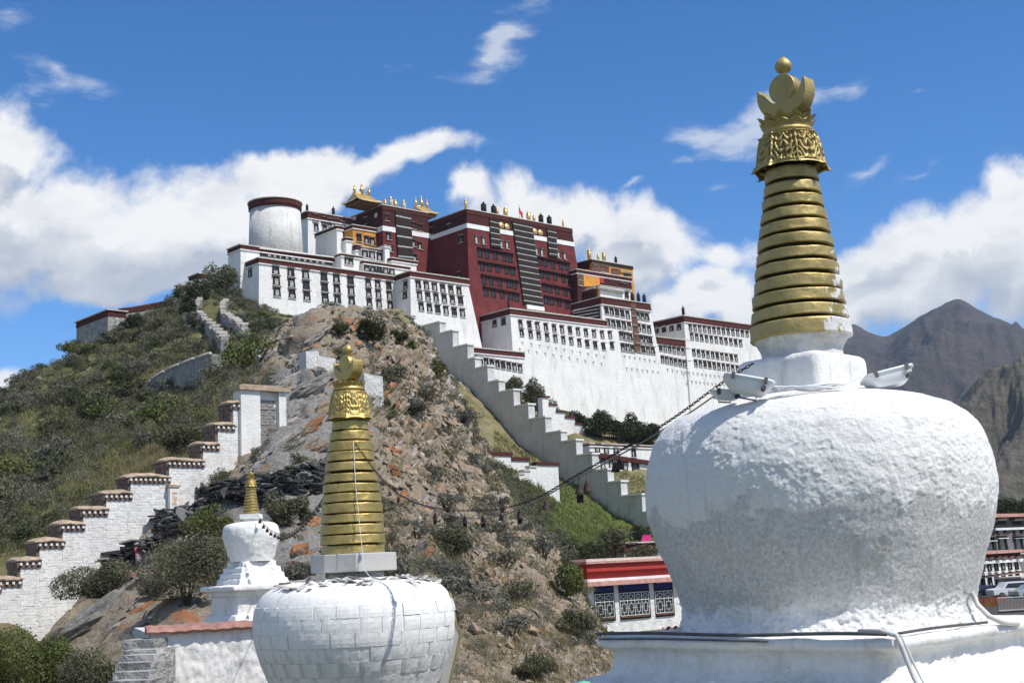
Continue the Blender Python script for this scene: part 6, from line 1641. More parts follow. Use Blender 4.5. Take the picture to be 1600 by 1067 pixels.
def crown_arrays(c, rx, ry, rz, nl, leaf, r, lobes=7, up=.15):
    """leaf triangles gathered in uneven lobes through an ellipsoid"""
    L_ = []; 
    for k in range(lobes):
        v = r.normal(size=3); v /= np.linalg.norm(v); v[2] = abs(v[2])*.9-.15; L_.append((v*r.uniform(.35, .8), r.uniform(.22, .52)))
    L_.append((np.zeros(3), .5)); k = r.integers(0, len(L_), nl)
    cen = np.array([l[0] for l in L_])[k]; rad_ = np.array([l[1] for l in L_])[k]
    d = r.normal(size=(nl, 3)); d /= np.linalg.norm(d, axis=1)[:, None]; q = cen+d*(rad_*r.uniform(.55, 1.05, nl)**.6)[:, None]
    q[:, 2] = np.maximum(q[:, 2], -.35)
    p = q*np.array([rx, ry, rz])+c
    a = r.normal(size=(nl, 3)); a /= np.linalg.norm(a, axis=1)[:, None]
    b = np.cross(a, d+r.normal(size=(nl, 3))*.5); b /= np.linalg.norm(b, axis=1)[:, None]+1e-9
    s = leaf*r.uniform(.6, 1.4, nl)[:, None]
    V = np.stack([p-a*s*.6, p+b*s*.55, p+a*s*.75], 1).reshape(-1, 3)
    return V, np.arange(nl*3).reshape(-1, 3)
def shrub_mass(name, label, w, n, size, mat, leafpx=1.6, dens=1.0, zsc=.75, sink=.1):
    p, ix = sample(w, n); VV = []; TN = []
    for q in p:
        s = size*(.45+rng.random()**2*1.3); rp = s/q[1]*F; nl = int(np.clip(dens*1.1*rp*rp+18, 30, 420)); leaf = max(leafpx*q[1]/F*1.2, .03)
        V, T = crown_arrays(q+np.array([0, 0, s*zsc*.35-sink]), s, s, s*zsc, nl, leaf, rng, 4); VV.append(V); TN.append(np.full(len(V), np.clip(rng.normal(.45, .38), 0, 1)))
    V = np.concatenate(VV); me = np_mesh(name, V, np.arange(len(V)).reshape(-1, 3), mat, False); attr(me, 'tint', np.clip(np.concatenate(TN)+rng.normal(0, .10, len(V)), 0, 1))
    print(name, len(V)//3); return tag(link(name, me), label, kind='stuff')
inview = (gcc > -60)*(gcc < 1040)
def blotch(sc, seed, lo, hi): return smoothstep(lo, hi, fbm(gvv*sc+seed, 3))
lefts = (1-smoothstep(380, 450, gcc))*hilly*(gd_ > 84)*(gd_ < 430)
# keep the winding path and the bare soil patches open
pathm = np.ones(len(gvv))
for (x0, y0, x1, y1) in ((333,475,330,500),(330,500,345,520),(345,520,366,545)):
    for t in np.linspace(0, 1, 6):
        g_ = gray(x0+(x1-x0)*t, y0+(y1-y0)*t)
        if g_ is not None: pathm *= 1-np.exp(-(((gvv[:, 0]-g_.x)/4)**2+((gvv[:, 1]-g_.y)/9)**2))
dry = np.exp(-((gcc-245)/90)**2)*(gd_ > 88)*(gd_ < 122)
lw = lefts*inview*pathm*(1-.85*dry)
shrub_mass('hillside_scrub', 'grey green scrub covering the left slope', lw*(.12+blotch(.05, 3, -.15, .15)), 1700, 1.9, MT['leaf'], dens=.9)
shrub_mass('hillside_scrub', 'paler grey shrubs scattered over the left slope', lw*(.1+blotch(.04, 30, 0, .2)), 1300, 1.7, MT['leaf_grey'], dens=.9)
shrub_mass('low_undergrowth', 'dark low growth between the shrubs of the left slope', lw*(.05+blotch(.06, 60, 0, .2)), 300, 2.0, MT['leaf_dark'], dens=.9)
shrub_mass('green_undergrowth', 'fresh green patches of herbs on the left slope', lw*blotch(.05, 90, .02, .2), 900, 1.2, MT['leaf_green'], dens=.7, zsc=.4)
rid = smoothstep(540, 640, gcc)*(gcc < 955)*hilly*(gd_ > 30)*(gd_ < 330)*(1-smoothstep(840, 870, gcc)*smoothstep(150, 220, gd_))
shrub_mass('ridge_scrub', 'grey green scrub on the rocky right ridge', rid*(.12+blotch(.09, 5, -.05, .18)), 2300, .8, MT['leaf_grey'], dens=.9)
shrub_mass('ridge_scrub', 'darker scrub in the hollows of the right ridge', rid*(.02+blotch(.08, 15, .05, .22)), 1000, .95, MT['leaf'], dens=.9)
shrub_mass('near_ridge_scrub', 'small grey tufts low on the right ridge', (gd_ > 34)*(gd_ < 80)*(gcc > 560)*(gcc < 960)*hilly*(.1+blotch(.2, 17, 0, .2)), 520, .38, MT['leaf_grey'], dens=.8)
shrub_mass('crag_scrub', 'small tufts of scrub in the cracks of the crag', (gcc > 300)*(gcc < 620)*hilly*(gd_ > 40)*(gd_ < 130)*blotch(.12, 25, .05, .2), 520, .6, MT['leaf'], dens=1)
shrub_mass('lawn_edge_scrub', 'low scrub around the lawn below the great stair wall', (gcc > 690)*(gcc < 900)*(gd_ > 120)*(gd_ < 380)*hilly*blotch(.05, 35, .08, .25), 420, 1.6, MT['leaf'], dens=.8)
# grass blades, green and dry
def grass(name, label, w, n, h, mat, lean=.4):
    p, ix = sample(w, n); hh = h*rng.uniform(.5, 1.3, n); a = rng.uniform(0, 6.28, n); wd = np.maximum(p[:, 1]/F*1.1, .012)
    d = np.stack([np.cos(a), np.sin(a), np.zeros(n)], 1); ln = rng.normal(0, lean, (n, 3))*hh[:, None]; ln[:, 2] = hh
    V = np.stack([p-d*wd[:, None]/2-[0, 0, .1], p+d*wd[:, None]/2-[0, 0, .1], p+ln], 1).reshape(-1, 3)
    me = np_mesh(name, V, np.arange(len(V)).reshape(-1, 3), mat, False); attr(me, 'tint', np.repeat(rng.uniform(0, 1, n), 3)); return tag(link(name, me), label, kind='stuff')
grass('dry_grass', 'tall dry grass above the rampart', dry*lefts+.06*lefts*(gd_ < 240)*(gcc > -30), 42000, .75, MT['straw'])
grass('ridge_grass', 'dry grass tufts on the right ridge', rid*(.2+blotch(.15, 77, 0, .2))*(gd_ < 150), 42000, .38, MT['straw'])
grass('near_grass', 'dry grass tufts low on the right ridge', (gd_ > 34)*(gd_ < 78)*(gcc > 560)*(gcc < 960)*hilly*(.1+blotch(.25, 7, 0, .2)), 30000, .22, MT['straw'])
grass('green_grass', 'green grass on the left slope', lefts*(gcc > -40)*pathm*blotch(.05, 44, -.1, .2), 42000, .6, MT['leaf_green'])
grass('lawn_grass', 'short grass of the lawn below the stair wall', (gcc > 770)*(gcc < 1010)*(gd_ > 230)*(gd_ < 385), 30000, .9, MT['leaf_green'], .3)
# plants that can be told apart
def plant(name, label, cat, px, py, wpx, hpx, mat, group=None, nl=None, trunk=True, leafpx=1.7, d=None, lobes=9):
    g_ = gray(px, py) if d is None else P(px, py, d)
    if g_ is None: g_ = P(px, py, 100)
    w = wpx/2*g_.y/F*1.32; h = hpx*g_.y/F*1.12; r = np.random.default_rng(int(px*7+py)); e = empty(name, g_, label, cat, group)
    nl = nl or int(np.clip(wpx*hpx*1.5, 300, 16000)); leaf = max(leafpx*g_.y/F, .02)*1.9
    V, T = crown_arrays(np.array([0, 0, h*(.46 if trunk else .30)]), w*.98, w*.9, h*(.58 if trunk else .66), nl, leaf, r, lobes)
    me = np_mesh('crown', V, T, MT[mat], False); lobet = np.repeat(np.clip(r.normal(.45, .22, nl)+.25*np.sin(V[::3, 0]/w*4+V[::3, 2]/h*7), 0, 1), 3); attr(me, 'tint', lobet); link('crown', me, e)
    mb = MB(); base = g_; ts = 1 if trunk else .38
    for k in range(6):
        a = 6.28*k/6+r.uniform(0, 1); tip = base+Vector((math.cos(a)*w*.55, math.sin(a)*w*.5, h*r.uniform(.3, .55))); mid = base+Vector((math.cos(a)*w*.15, math.sin(a)*w*.15, h*.3))
        mb.tube([base-UP*.3, mid, tip], [w*.05*ts, w*.035*ts, w*.012], 6)
    mb.build('stem' if not trunk else 'trunk', MT['bark'], e); return e
G_ = [
 ('tree','dark tree standing left of the palace corner','tree',346,462,52,56,'leaf'),('tree','dark bushy tree below the palace corner on the crest','tree',312,478,34,50,'leaf_dark'),
 ('tree','round dark tree in front of the far left outwork','tree',208,524,40,46,'leaf_dark'),('bush','small dark bush at the foot of the outwork','bush',181,538,24,26,'leaf'),
 ('tree','dark tree leaning on the crest right of the outwork wall','tree',296,505,34,52,'leaf_dark'),('bush','grey bush just below the crest trees','bush',300,520,34,34,'leaf_grey'),
 ('tree','broad dark tree under the middle of the west wing','tree',573,533,58,40,'leaf_dark'),('tree','dark tree at the foot of the grey bastion face','tree',619,540,38,30,'leaf_dark'),('bush','dark bush left of the broad tree under the west wing','bush',527,524,36,24,'leaf_dark'),
 ('bush','green bush under the bastion next to the stair wall','bush',645,552,22,22,'leaf_green'),('bush','bright green bush beside the stair wall top','bush',684,590,30,34,'leaf_green'),
 ('tree','grey green tree behind the stair wall near the gate house','tree',802,628,40,44,'leaf'),('tree','second grey green tree behind the stair wall','tree',832,640,36,52,'leaf'),('bush','grey bush on the rock beside the stepped parapet','bush',858,668,40,44,'leaf_grey'),
 ('tree','first dark tree of the row under the long blank wall','tree',902,670,44,30,'leaf_dark'),('tree','second dark tree of the row under the long blank wall','tree',936,684,44,48,'leaf_dark'),('tree','third dark tree of the row under the long blank wall','tree',962,688,50,38,'leaf_dark'),
 ('tree','fourth dark tree of the row under the long blank wall','tree',988,692,44,48,'leaf_dark'),('tree','last dark tree of the row beside the great stupa','tree',1014,696,54,40,'leaf_dark'),
 ('bush','tuft of bushes clinging to the stair wall foot','bush',752,612,36,30,'leaf'),('bush','low bush on the slope left of the stair wall','bush',722,660,30,24,'leaf_grey'),
 ('bush','grey bush right of the small stupa spire','bush',448,822,62,62,'leaf'),('bush','low bush beside the brick stupa plinth','bush',470,905,50,30,'leaf_grey'),
 ('bush','broad olive bush at the foot of the rampart','bush',158,938,100,66,'leaf'),('bush','green bush behind the rampart steps','bush',290,715,96,56,'leaf'),
 ('bush','light green tuft on the crag beside the rampart pier','bush',396,700,18,26,'leaf_green'),('bush','grey bush at the head of the steps','bush',245,930,60,34,'leaf_grey'),
 ('bush','dark shrub in the middle of the right ridge','bush',700,870,70,56,'leaf'),('bush','shrub next to the brick stupa on the ridge','bush',690,905,70,40,'leaf_grey'),('bush','grey shrub high on the right ridge','bush',640,650,56,34,'leaf_grey'),
 ('bush','yellow green shrub on the ridge beside the red roofed house','bush',885,935,50,60,'leaf_green'),('bush','shrub low on the ridge near the great stupa','bush',900,1000,60,50,'leaf'),('bush','lowest shrub on the ridge at the picture edge','bush',838,1062,70,40,'leaf'),
 ('bush','leafy bush with pale flowers in the bottom left corner','bush',20,1085,130,110,'leaf_green'),('bush','feathery green bush right of the corner bush','bush',70,1090,90,110,'leaf_green'),('bush','dark dense bush along the bottom edge','bush',130,1095,120,80,'leaf'),('bush','bush beside the bottom steps','bush',175,1075,60,40,'leaf'),
 ('bush','small olive bush on the bottom step','bush',228,1078,40,34,'leaf'),
]
for g in G_:
    plant(g[0], g[1], g[2], *g[3:8], group='trees and bushes on the hill', trunk=False)
plant('bush', 'large dense bush left of the small stupa', 'bush', 292, 945, 150, 130, 'leaf', 'trees and bushes on the hill', nl=16000, trunk=False, lobes=18)
plant('bush', 'upper lighter part of the thicket behind the small stupa', 'bush', 330, 850, 80, 60, 'leaf_green', 'trees and bushes on the hill', nl=6000, trunk=False, lobes=12)
for k, (x, y, w, h, m_, d, lab) in enumerate(((835,870,40,34,'leaf_grey',150,'rounded grey shrub at the lower edge of the lawn'),(862,872,50,40,'leaf_grey',160,'second rounded grey shrub below the lawn'),(888,885,60,44,'leaf_dark',150,'dark bush behind the red roofed house'),(925,880,50,40,'leaf_dark',160,'dark bush beside the roof of the red house'),
    (960,876,56,50,'leaf',170,'green tree left of the pink cloth hut'),(1010,880,60,32,'leaf',165,'green shrub in front of the pink cloth hut'),(1000,850,30,28,'leaf_dark',262,'dark pointed tree behind the pink cloth hut'))):
    plant('tree' if 'tree' in lab else 'bush', lab, 'tree' if 'tree' in lab else 'bush', x, y, w, h, m_, 'trees around the red roofed house', trunk='tree' in lab, d=d, nl=1800)
for x, w in ((1545,50),(1580,46),(1612,50)):
    plant('tree', {1545:'green tree seen over the dark stone building near the great stupa',1580:'rounded green tree over the middle of the dark stone building',1612:'green tree at the right edge over the dark stone building'}[x], 'tree', x, 812, w, 36, 'leaf_dark', 'trees beyond the dark building', d=330, nl=1500)

# larger single shrubs that stand out of the scrub
protos = []
for k, m_ in enumerate(('leaf', 'leaf_dark', 'leaf_grey', 'leaf_green', 'leaf', 'leaf_grey')):
    r = np.random.default_rng(900+k); V, T = crown_arrays(np.array([0, 0, .34]), 1, .95, .62, 620, .105, r, 8)
    me = np_mesh('crown', V, T, MT[m_], False); attr(me, 'tint', np.repeat(np.clip(r.normal(.45, .25, 620)+.25*np.sin(V[::3, 0]*4+V[::3, 2]*7), 0, 1), 3))
    mb = MB()
    for j in range(5): a = j*1.26+k; mb.tube([(0, 0, -.3), (.25*math.cos(a), .25*math.sin(a), .15), (.6*math.cos(a), .6*math.sin(a), .5)], [.05, .035, .012], 5)
    protos.append((me, mb.mesh('stem', MT['bark'])))
LMK = [(145,515,'the far left stone outwork'),(208,510,'the round dark tree by the outwork'),(255,485,'the outwork wall'),(330,510,'the left path parapet'),(365,510,'the right path parapet'),(280,590,'the grey retaining wall'),(20,630,'the left edge'),(40,760,'the low left edge'),
  (120,820,'the lower caps of the rampart'),(235,745,'the long middle cap of the rampart'),(350,670,'the upper caps of the rampart'),(150,640,'the open slope under the outwork'),(170,710,'the dry grass band'),(60,700,'the bare rock patch'),(410,610,'the rampart pier'),(404,555,'the white lamp post'),
  (440,480,'the first window columns of the west wing'),(500,520,'the top crag block'),(573,515,'the broad tree under the west wing'),(548,560,'the finial of the brick stupa'),(600,600,'the broken white wall on the crags'),(660,545,'the bastion foot'),(730,600,'the top of the great stair wall'),
  (620,700,'the orange rock face'),(700,700,'the upper ridge'),(720,800,'the lowest part of the bell chain'),(640,850,'the brick stupa plinth'),(720,930,'the gilt niche edge'),(800,850,'the chain where it crosses the lawn edge'),(850,950,'the lower ridge'),(900,900,'the dark red wing of the tea house'),(930,1020,'the corner of the great base'),(780,1040,'the bottom of the ridge')]
USED = set()
def shrubs(n, w, s0, s1, label, group, picks):
    p, ix = sample(w, n)
    for q in p:
        s = rng.uniform(s0, s1); ki = picks[int(rng.integers(len(picks)))]; me, st = protos[ki]
        wx_, hz_ = float(rng.uniform(.8, 1.3)), float(rng.uniform(.75, 1.15)); shp_ = 'tall ' if hz_ > 1.02 else ('squat ' if hz_ < .88 else ('wide ' if wx_ > 1.05 else ''))
        kind = ki; sz = 'small' if s < s0+(s1-s0)*.33 else ('big' if s > s0+(s1-s0)*.72 else 'medium')
        X_, Y_ = proj(Vector(q)); lm = min(LMK, key=lambda l: (l[0]-X_)**2+(l[1]-Y_)**2); vx, vy = X_-lm[0], Y_-lm[1]
        rel = ('right of' if vx > 0 else 'left of') if abs(vx) > abs(vy) else ('below' if vy > 0 else 'above')
        far_ = ' just' if vx*vx+vy*vy < 900 else (' well' if vx*vx+vy*vy > 6400 else '')
        lab_ = '%s %s%s shrub%s %s %s' % (sz, shp_, ('olive', 'dark green', 'grey green', 'fresh green', 'dense olive', 'pale grey')[kind], far_, rel, lm[2])
        if lab_ in USED:
            l2 = sorted(LMK, key=lambda l: (l[0]-X_)**2+(l[1]-Y_)**2)[1]; lab_ += ', towards '+l2[2]
        if lab_ in USED or len(lab_.split()) > 16:
            b0 = lab_.split(', towards')[0]
            for l2 in sorted(LMK, key=lambda l: (l[0]-X_)**2+(l[1]-Y_)**2)[1:9]:
                lab_ = b0+(' and above ' if Y_ < l2[1] else ' and below ')+l2[2]
                if lab_ not in USED and len(lab_.split()) <= 16: break
            else: lab_ = b0
        USED.add(lab_)
        e = empty('shrub', Vector(q), lab_, 'shrub', group); e.rotation_euler = (0, 0, float(rng.uniform(0, 6.3))); e.scale = (s*wx_, s, s*hz_)
        link('crown', me, e); link('stem', st, e)
shrubs(150, lw*(.3+blotch(.05, 3, -.15, .15))*(gd_ > 120), 2.0, 4.4, 'rounded scrubby shrub on the slope left of the palace above the white rampart', 'shrubs on the left slope', [0, 1, 2, 4, 5, 1, 3])
shrubs(34, (gcc > -60)*(gcc < 330)*(gd_ > 84)*(gd_ < 120)*(1-.8*dry), 1.0, 2.0, 'leafy shrub just behind the stepped rampart', 'shrubs behind the rampart', [0, 3, 4, 1])
shrubs(70, rid*(gd_ > 45)*(gd_ < 180)*(rrk > .3), .8, 1.9, 'grey green shrub among the rocks of the right ridge', 'shrubs on the right ridge', [2, 5, 0, 2])
shrubs(26, (gcc > 400)*(gcc < 620)*(gd_ > 105)*(gd_ < 380)*hilly, 1.2, 2.8, 'low shrub on the ledges under the west wing', 'shrubs under the west wing', [0, 2, 1])
crest = np.exp(-((gd_-(350-(200-gcc)*.25))/22)**2)*(gcc > -40)*(gcc < 330)
shrubs(40, crest, 2.0, 4.2, 'dark shrub standing on the left skyline of the hill', 'shrubs on the left skyline', [1, 0, 1, 2])
# ---------------------------------------------------------------- houses, cars and people at street level
MT['tea_red'] = plain('red_painted_band', (.42,.045,.035), .8, var=.15, scale=1.5, bump=.02)
MT['tea_pink'] = plain('faded_pink_eave', (.56,.30,.25), .9, var=.25, scale=2)
MT['blue_cloth'] = plain('blue_patterned_valance', (.03,.035,.16), .9, var=.5, scale=5)
MT['asphalt'] = plain('asphalt', (.055,.054,.052), .95, var=.2, scale=.5)
vt = uv(P(917, 890, 112))[1]
T = House('tea_house', 'single storey house with red roof bands and lattice windows behind the stupa base', (917,893), vt, 1100, depth=9, zb=STREET, b=.0)
T.band(T.zt-.02, T.zt+.62, 'tea_red', .5, 'red_band'); T.band(T.zt+.64, T.zt+.8, 'tea_pink', .75, 'eave_tile_row')
T.band(T.zt-.62, T.zt-.03, 'tea_red', .12, 'lower_red_band'); T.band(T.zt-.85, T.zt-.63, 'whitetrim', .55, 'white_ledge'); T.band(T.zt-1.22, T.zt-.86, 'tea_pink', .95, 'eave')
T.band(T.zt+.82, T.zt+1.05, 'trim', -.6, 'roof_edge')
def bay(x0, x1, cols, closed=True):
    y0 = 914-(x0-918)*.05; yb = 972-(x0-918)*.082
    f = lambda x, y, k=0: (x, y-(x-x0)*(.05+k))
    T.panel('front', [(x0, y0), (x1, y0-(x1-x0)*.05), (x1+4.5, yb-(x1-x0)*.085), (x0+4.5, yb)], 'black', .06, 'window_surround')
    o, x, up, n = T.face('front'); a = plane_hit(x0+1.5, y0+15, o, n); b = plane_hit(x1-1, y0+15-(x1-x0)*.05, o, n); h0 = plane_hit(x0+3, yb-6, o, n).z; h1 = a.z; hv = plane_hit(x0, y0+1, o, n).z
    L_ = (b-a).length; R = Matrix((x, -n, up)).transposed(); z_ = lambda s, h: Vector((a.x, a.y, 0))+x*s+up*h+n*.1
    mb = MB(); mb.box(z_(L_/2, (h0+h1)/2)-n*.02, (L_*.98, .02, h1-h0), R); mb.build('pane', MT['glass'], T.root)
    mb = MB(); mb.box(z_(L_/2, hv-.28), (L_*1.03, .06, .5), R); mb.build('valance', MT['blue_cloth'], T.root)
    mb = MB(); nt_ = int(L_/.22)
    for i in range(nt_): mb.box(z_((i+.5)*L_/nt_, hv+.02)+n*.25, (L_/nt_*.8, .03, .16), R)
    mb.build('scalloped_trim', MT['whitetrim'], T.root)
    mb = MB(); t = .035; H = h1-h0; zs_ = h0+H*.66
    for h in (h0, zs_, h1): mb.box(z_(L_/2, h), (L_, .05, t*1.4), R)
    for i in range(cols+1): mb.box(z_(L_*i/cols, (h0+h1)/2), (t*1.4, .05, H), R)
    for i in range(cols):
        cx_ = L_*(i+.5)/cols; w = L_/cols
        for (zc, hh_, fr) in ((h0+H*.33, H*.36, .5), (h0+H*.83, H*.14, .5)):
            for s in (-1, 1):
                mb.box(z_(cx_+s*w*.25, zc), (t, .05, hh_), R); mb.box(z_(cx_, zc+s*hh_/2), (w*.5, .05, t), R)
                mb.box(z_(cx_+s*w*.38, zc), (w*.25, .05, t), R); mb.box(z_(cx_, zc+s*(hh_*.5+(H*.06 if zc < zs_ else H*.045))), (t, .05, H*.12 if zc < zs_ else H*.09), R)
    mb.build('lattice', MT['whitetrim'], T.root)
    mb = MB(); mb.box(z_(L_/2, h0-.13)+n*.05, (L_*1.02, .12, .12), R); mb.build('sill', MT['brown'], T.root)
bay(927, 957.5, 2); bay(965.5, 1012.5, 4); bay(1020.5, 1049.5, 2); bay(1068.5, 1095, 2)
T2 = House('tea_house_wing', 'low dark red wing at the left end of the red roofed house', (882,890), vt-1, 916, depth=9, zb=STREET, b=0, wall='reddark'); T2.frieze(.02, mat='tea_pink', ch=.25, white=False)
H2 = House('cloth_hut', 'small dark red hut with a bright pink cloth on its roof', (974,849), uv(P(974,850,250))[1], 1034, depth=8, zb=STREET, b=.02, wall='stone'); H2.frieze(1.6, mat='reddark', ch=.25, white=False); H2.windows([(985,861)], W_MID)
MT['pink'] = plain('pink_cloth', (.75,.06,.25), .8, var=.1)
p = plane_hit(1009, 846, UVZ(0, H2.v1-1, 0), N_); mb = MB(); vs = []
for j in range(6):
    for i in range(9): vs.append(p+U*((i/8-.5)*2.6)+UP*(.02+j*.26+.08*math.sin(i*1.9+j))+N_*(.12*math.sin(i*2.3)+.1*j))
mb.add(vs, [(j*9+i, j*9+i+1, (j+1)*9+i+1, (j+1)*9+i) for j in range(5) for i in range(8)], 0, True); tag(mb.build('pink_cloth', MT['pink']), 'bright pink cloth hung on the roof of the small hut', 'cloth')
# right edge: stone hall, white house, cars, fence
vd = uv(P(1560, 806, 200))[1]
MT['hall'] = plain('grey_hall_stone', (.21,.20,.20), .9, var=.2, scale=.6, bump=.05)
HL = House('stone_hall', 'large dark grey stone hall with big arched windows', (1552,808), vd, 1690, depth=14, zb=STREET, b=.03, wall='hall'); HL.frieze(1.6, mat='black', cope='tea_pink', ch=.5)
WH = win_mesh(2.9, 2.7, 'none', True)
HL.windows([(1563,826),(1589,826),(1612,827),(1566,850),(1591,850),(1614,851),(1545,830),(1546,852)], WH)
vw = uv(P(1560, 870, 165))[1]
WHH = House('white_house', 'white two storey house with a brick red roof edge beyond the cars', (1531,866), vw, 1590, depth=8, zb=STREET, b=.05); WHH.frieze(.8, mat='maroon', cope='tea_pink', ch=.35)
W5 = win_mesh(.85, 1.55); WHH.windows(lerp_px((1534,883),(1587,880),6), W5); WHH.windows(lerp_px((1525,913),(1590,904),7), W5)
SH = House('shop_row', 'pale low building behind the parked cars', (1592,903), vw+3, 1680, depth=8, zb=STREET, b=0); SH.frieze(.4, mat='stone', ch=.2)
rd = MB(); rd.add([tuple(P(1400, 900, 60).xy)+(STREET+.02,), (140, 60, STREET+.02), (160, 190, STREET+.02), (50, 190, STREET+.02)], [(0,1,2,3)]); tag(rd.build('street', MT['asphalt']), 'grey street beyond the stupa terrace', kind='structure')
def car(name, label, c, yaw, mat, suv=True, s=1.0):
    e = empty(name, c, label, 'car', 'cars parked before the white house'); R = Matrix.Rotation(yaw, 3, 'Z'); L_, W_, = 4.6*s, 1.85*s
    prof = [(-2.3,.45),(-2.3,.95),(-2.1,1.05),(-1.15,1.12),(-.55,1.72),(1.9,1.74),(2.25,1.15),(2.3,.5),(2.25,.35),(-2.2,.35)] if suv else [(-2.3,.4),(-2.3,.75),(-1.2,.95),(-.5,1.40),(.9,1.42),(1.7,1.0),(2.25,.92),(2.3,.4),(2.2,.3),(-2.2,.3)]
    def ex(pr, y0, y1, nm, mt, inset=0):
        mb = MB(); n = len(pr); vs = []
        for y, ins in ((y0, 0), (y1, 0)):
            for x, z in pr:
                yy = y*(1-.12*max(0, z-1.1)/.6); vs.append(Vector(c)+R @ Vector((x*s, yy, z*s)))
        mb.add(vs, [tuple(range(n)), tuple(range(n, 2*n))[::-1]]+[(i, n+i, n+(i+1)%n, (i+1)%n) for i in range(n)][::1]); return mb.build(nm, mt, e)
    ex(prof, -W_/2, W_/2, 'body', mat)
    win = [(-.95,1.12),(-.5,1.62),(1.75,1.64),(1.95,1.14)] if suv else [(-1.0,.97),(-.45,1.34),(.85,1.36),(1.45,1.0)]
    ex(win, -W_/2-.012, W_/2+.012, 'side_glass', MT['glass'])
    for x in (-1.4, 1.4):
        for y in (-1, 1):
            mb = MB(); cc_ = Vector(c)+R @ Vector((x*s, y*W_/2*.93, .34*s)); mb.lathe(cc_, [(.2,-.12),(.34,-.11),(.35,.11),(.2,.12)], 20, R=R @ Matrix.Rotation(math.pi/2, 3, 'X')); w = mb.build('wheel', MT['black'], e)
            mb = MB(); mb.lathe(cc_, [(.19,-.13),(.19,.13)], 12, R=R @ Matrix.Rotation(math.pi/2, 3, 'X')); mb.build('hub', MT['conduit'], e)
    for y in (-.6, .6): mb = MB(); mb.box(Vector(c)+R @ Vector((-2.3*s, y*s, .8*s)), (.06, .34, .16), R); mb.build('headlight', MT['enamel'], e)
def street_pt(px, d): q = Pz(px, STREET, d); return Vector((q.x, q.y, STREET+.02))
silver = plain('silver_paint', (.50,.52,.53), .3, .5, var=.05, spec=.6); whitep = plain('white_paint', (.75,.76,.76), .3, 0, var=.04, spec=.6); darkp = plain('dark_paint', (.03,.028,.03), .25, .3, spec=.6)
car('parked_suv', 'white four wheel drive parked behind the grey fence', street_pt(1578, 148), .15, whitep)
car('parked_car', 'silver car parked at the right edge beside the white four wheel drive', street_pt(1612, 146), .3, silver, False)
car('parked_car', 'low dark car partly hidden by the brown hoarding', street_pt(1543, 150), .1, darkp, False)
# brown hoarding
e = empty('hoarding', street_pt(1528, 128), 'rusty brown patterned hoarding in front of the dark car', 'hoarding')
q0 = P(1527, 934, 128); q1 = P(1572, 928, 131); hdir = (q1-q0); hdir.z = 0; ln = hdir.length; hdir.normalize(); hn = Vector((hdir.y, -hdir.x, 0))
rust = rock_mat('rusty_panel', (.16,.055,.03), (.30,.12,.06), (.20,.17,.05), 2, .02)
for k in range(5):
    A_ = q0+hdir*(ln*k/5+.03); B_ = q0+hdir*(ln*(k+1)/5-.03); mb = MB(); qq = [A_, B_, B_-hn*.08, A_-hn*.08]; mb.hexa([Vector((v.x, v.y, STREET)) for v in qq]+[Vector((v.x, v.y, q0.z)) for v in qq]); mb.build('panel', rust, e)
mb = MB(); mb.tube([q0+UP*.03, q1+UP*.03], .05); mb.build('rail', MT['conduit'], e)
# grey plank fence with bent wire spikes
grey_w = plain('grey_fence_planks', (.19,.165,.155), .9, var=.25, scale=3)
f0 = P(1558, 940, 100); f1 = P(1625, 933, 101); fd = (f1-f0); fd.z = 0; fl = fd.length; fd.normalize(); fn_ = Vector((fd.y, -fd.x, 0)); e = empty('fence', Vector((f0.x, f0.y, STREET)), 'grey board fence with white curled spikes near the right edge', 'fence')
nb_ = 14
mb0 = MB(); mb0.hexa([(-.5,-.03,0),(.5,-.03,0),(.5,.03,0),(-.5,.03,0),(-.5,-.03,1),(.5,-.03,1),(.5,.03,1),(-.5,.03,1)]); BD = mb0.mesh('board', grey_w)
SP = MB(); SP.tube([(0,0,0),(0,0,.18),(.03,0,.26),(.1,0,.30),(.16,0,.25)], .022, 5); SPm = SP.mesh('spike', MT['enamel'])
Rq = Matrix((fd, -fn_, UP)).transposed().to_quaternion(); hgt = f0.z-STREET
for k in range(nb_):
    p = f0+fd*(fl*(k+.5)/nb_); o = link('board', BD, e, Vector((p.x, p.y, STREET))-e.location, Rq); o.scale = (fl/nb_*.94, 1, hgt)
for k in range(nb_*2): p = f0+fd*(fl*(k+.5)/nb_/2); link('spike', SPm, e, Vector((p.x, p.y, f0.z))-e.location, Rq)
mb = MB(); mb.box(Vector(((f0+f1)/2).xy.to_tuple()+((STREET+hgt*.62),))+fn_*.08, (fl, .06, .09), Matrix((fd, -fn_, UP)).transposed()); mb.build('rail', MT['trim'], e)
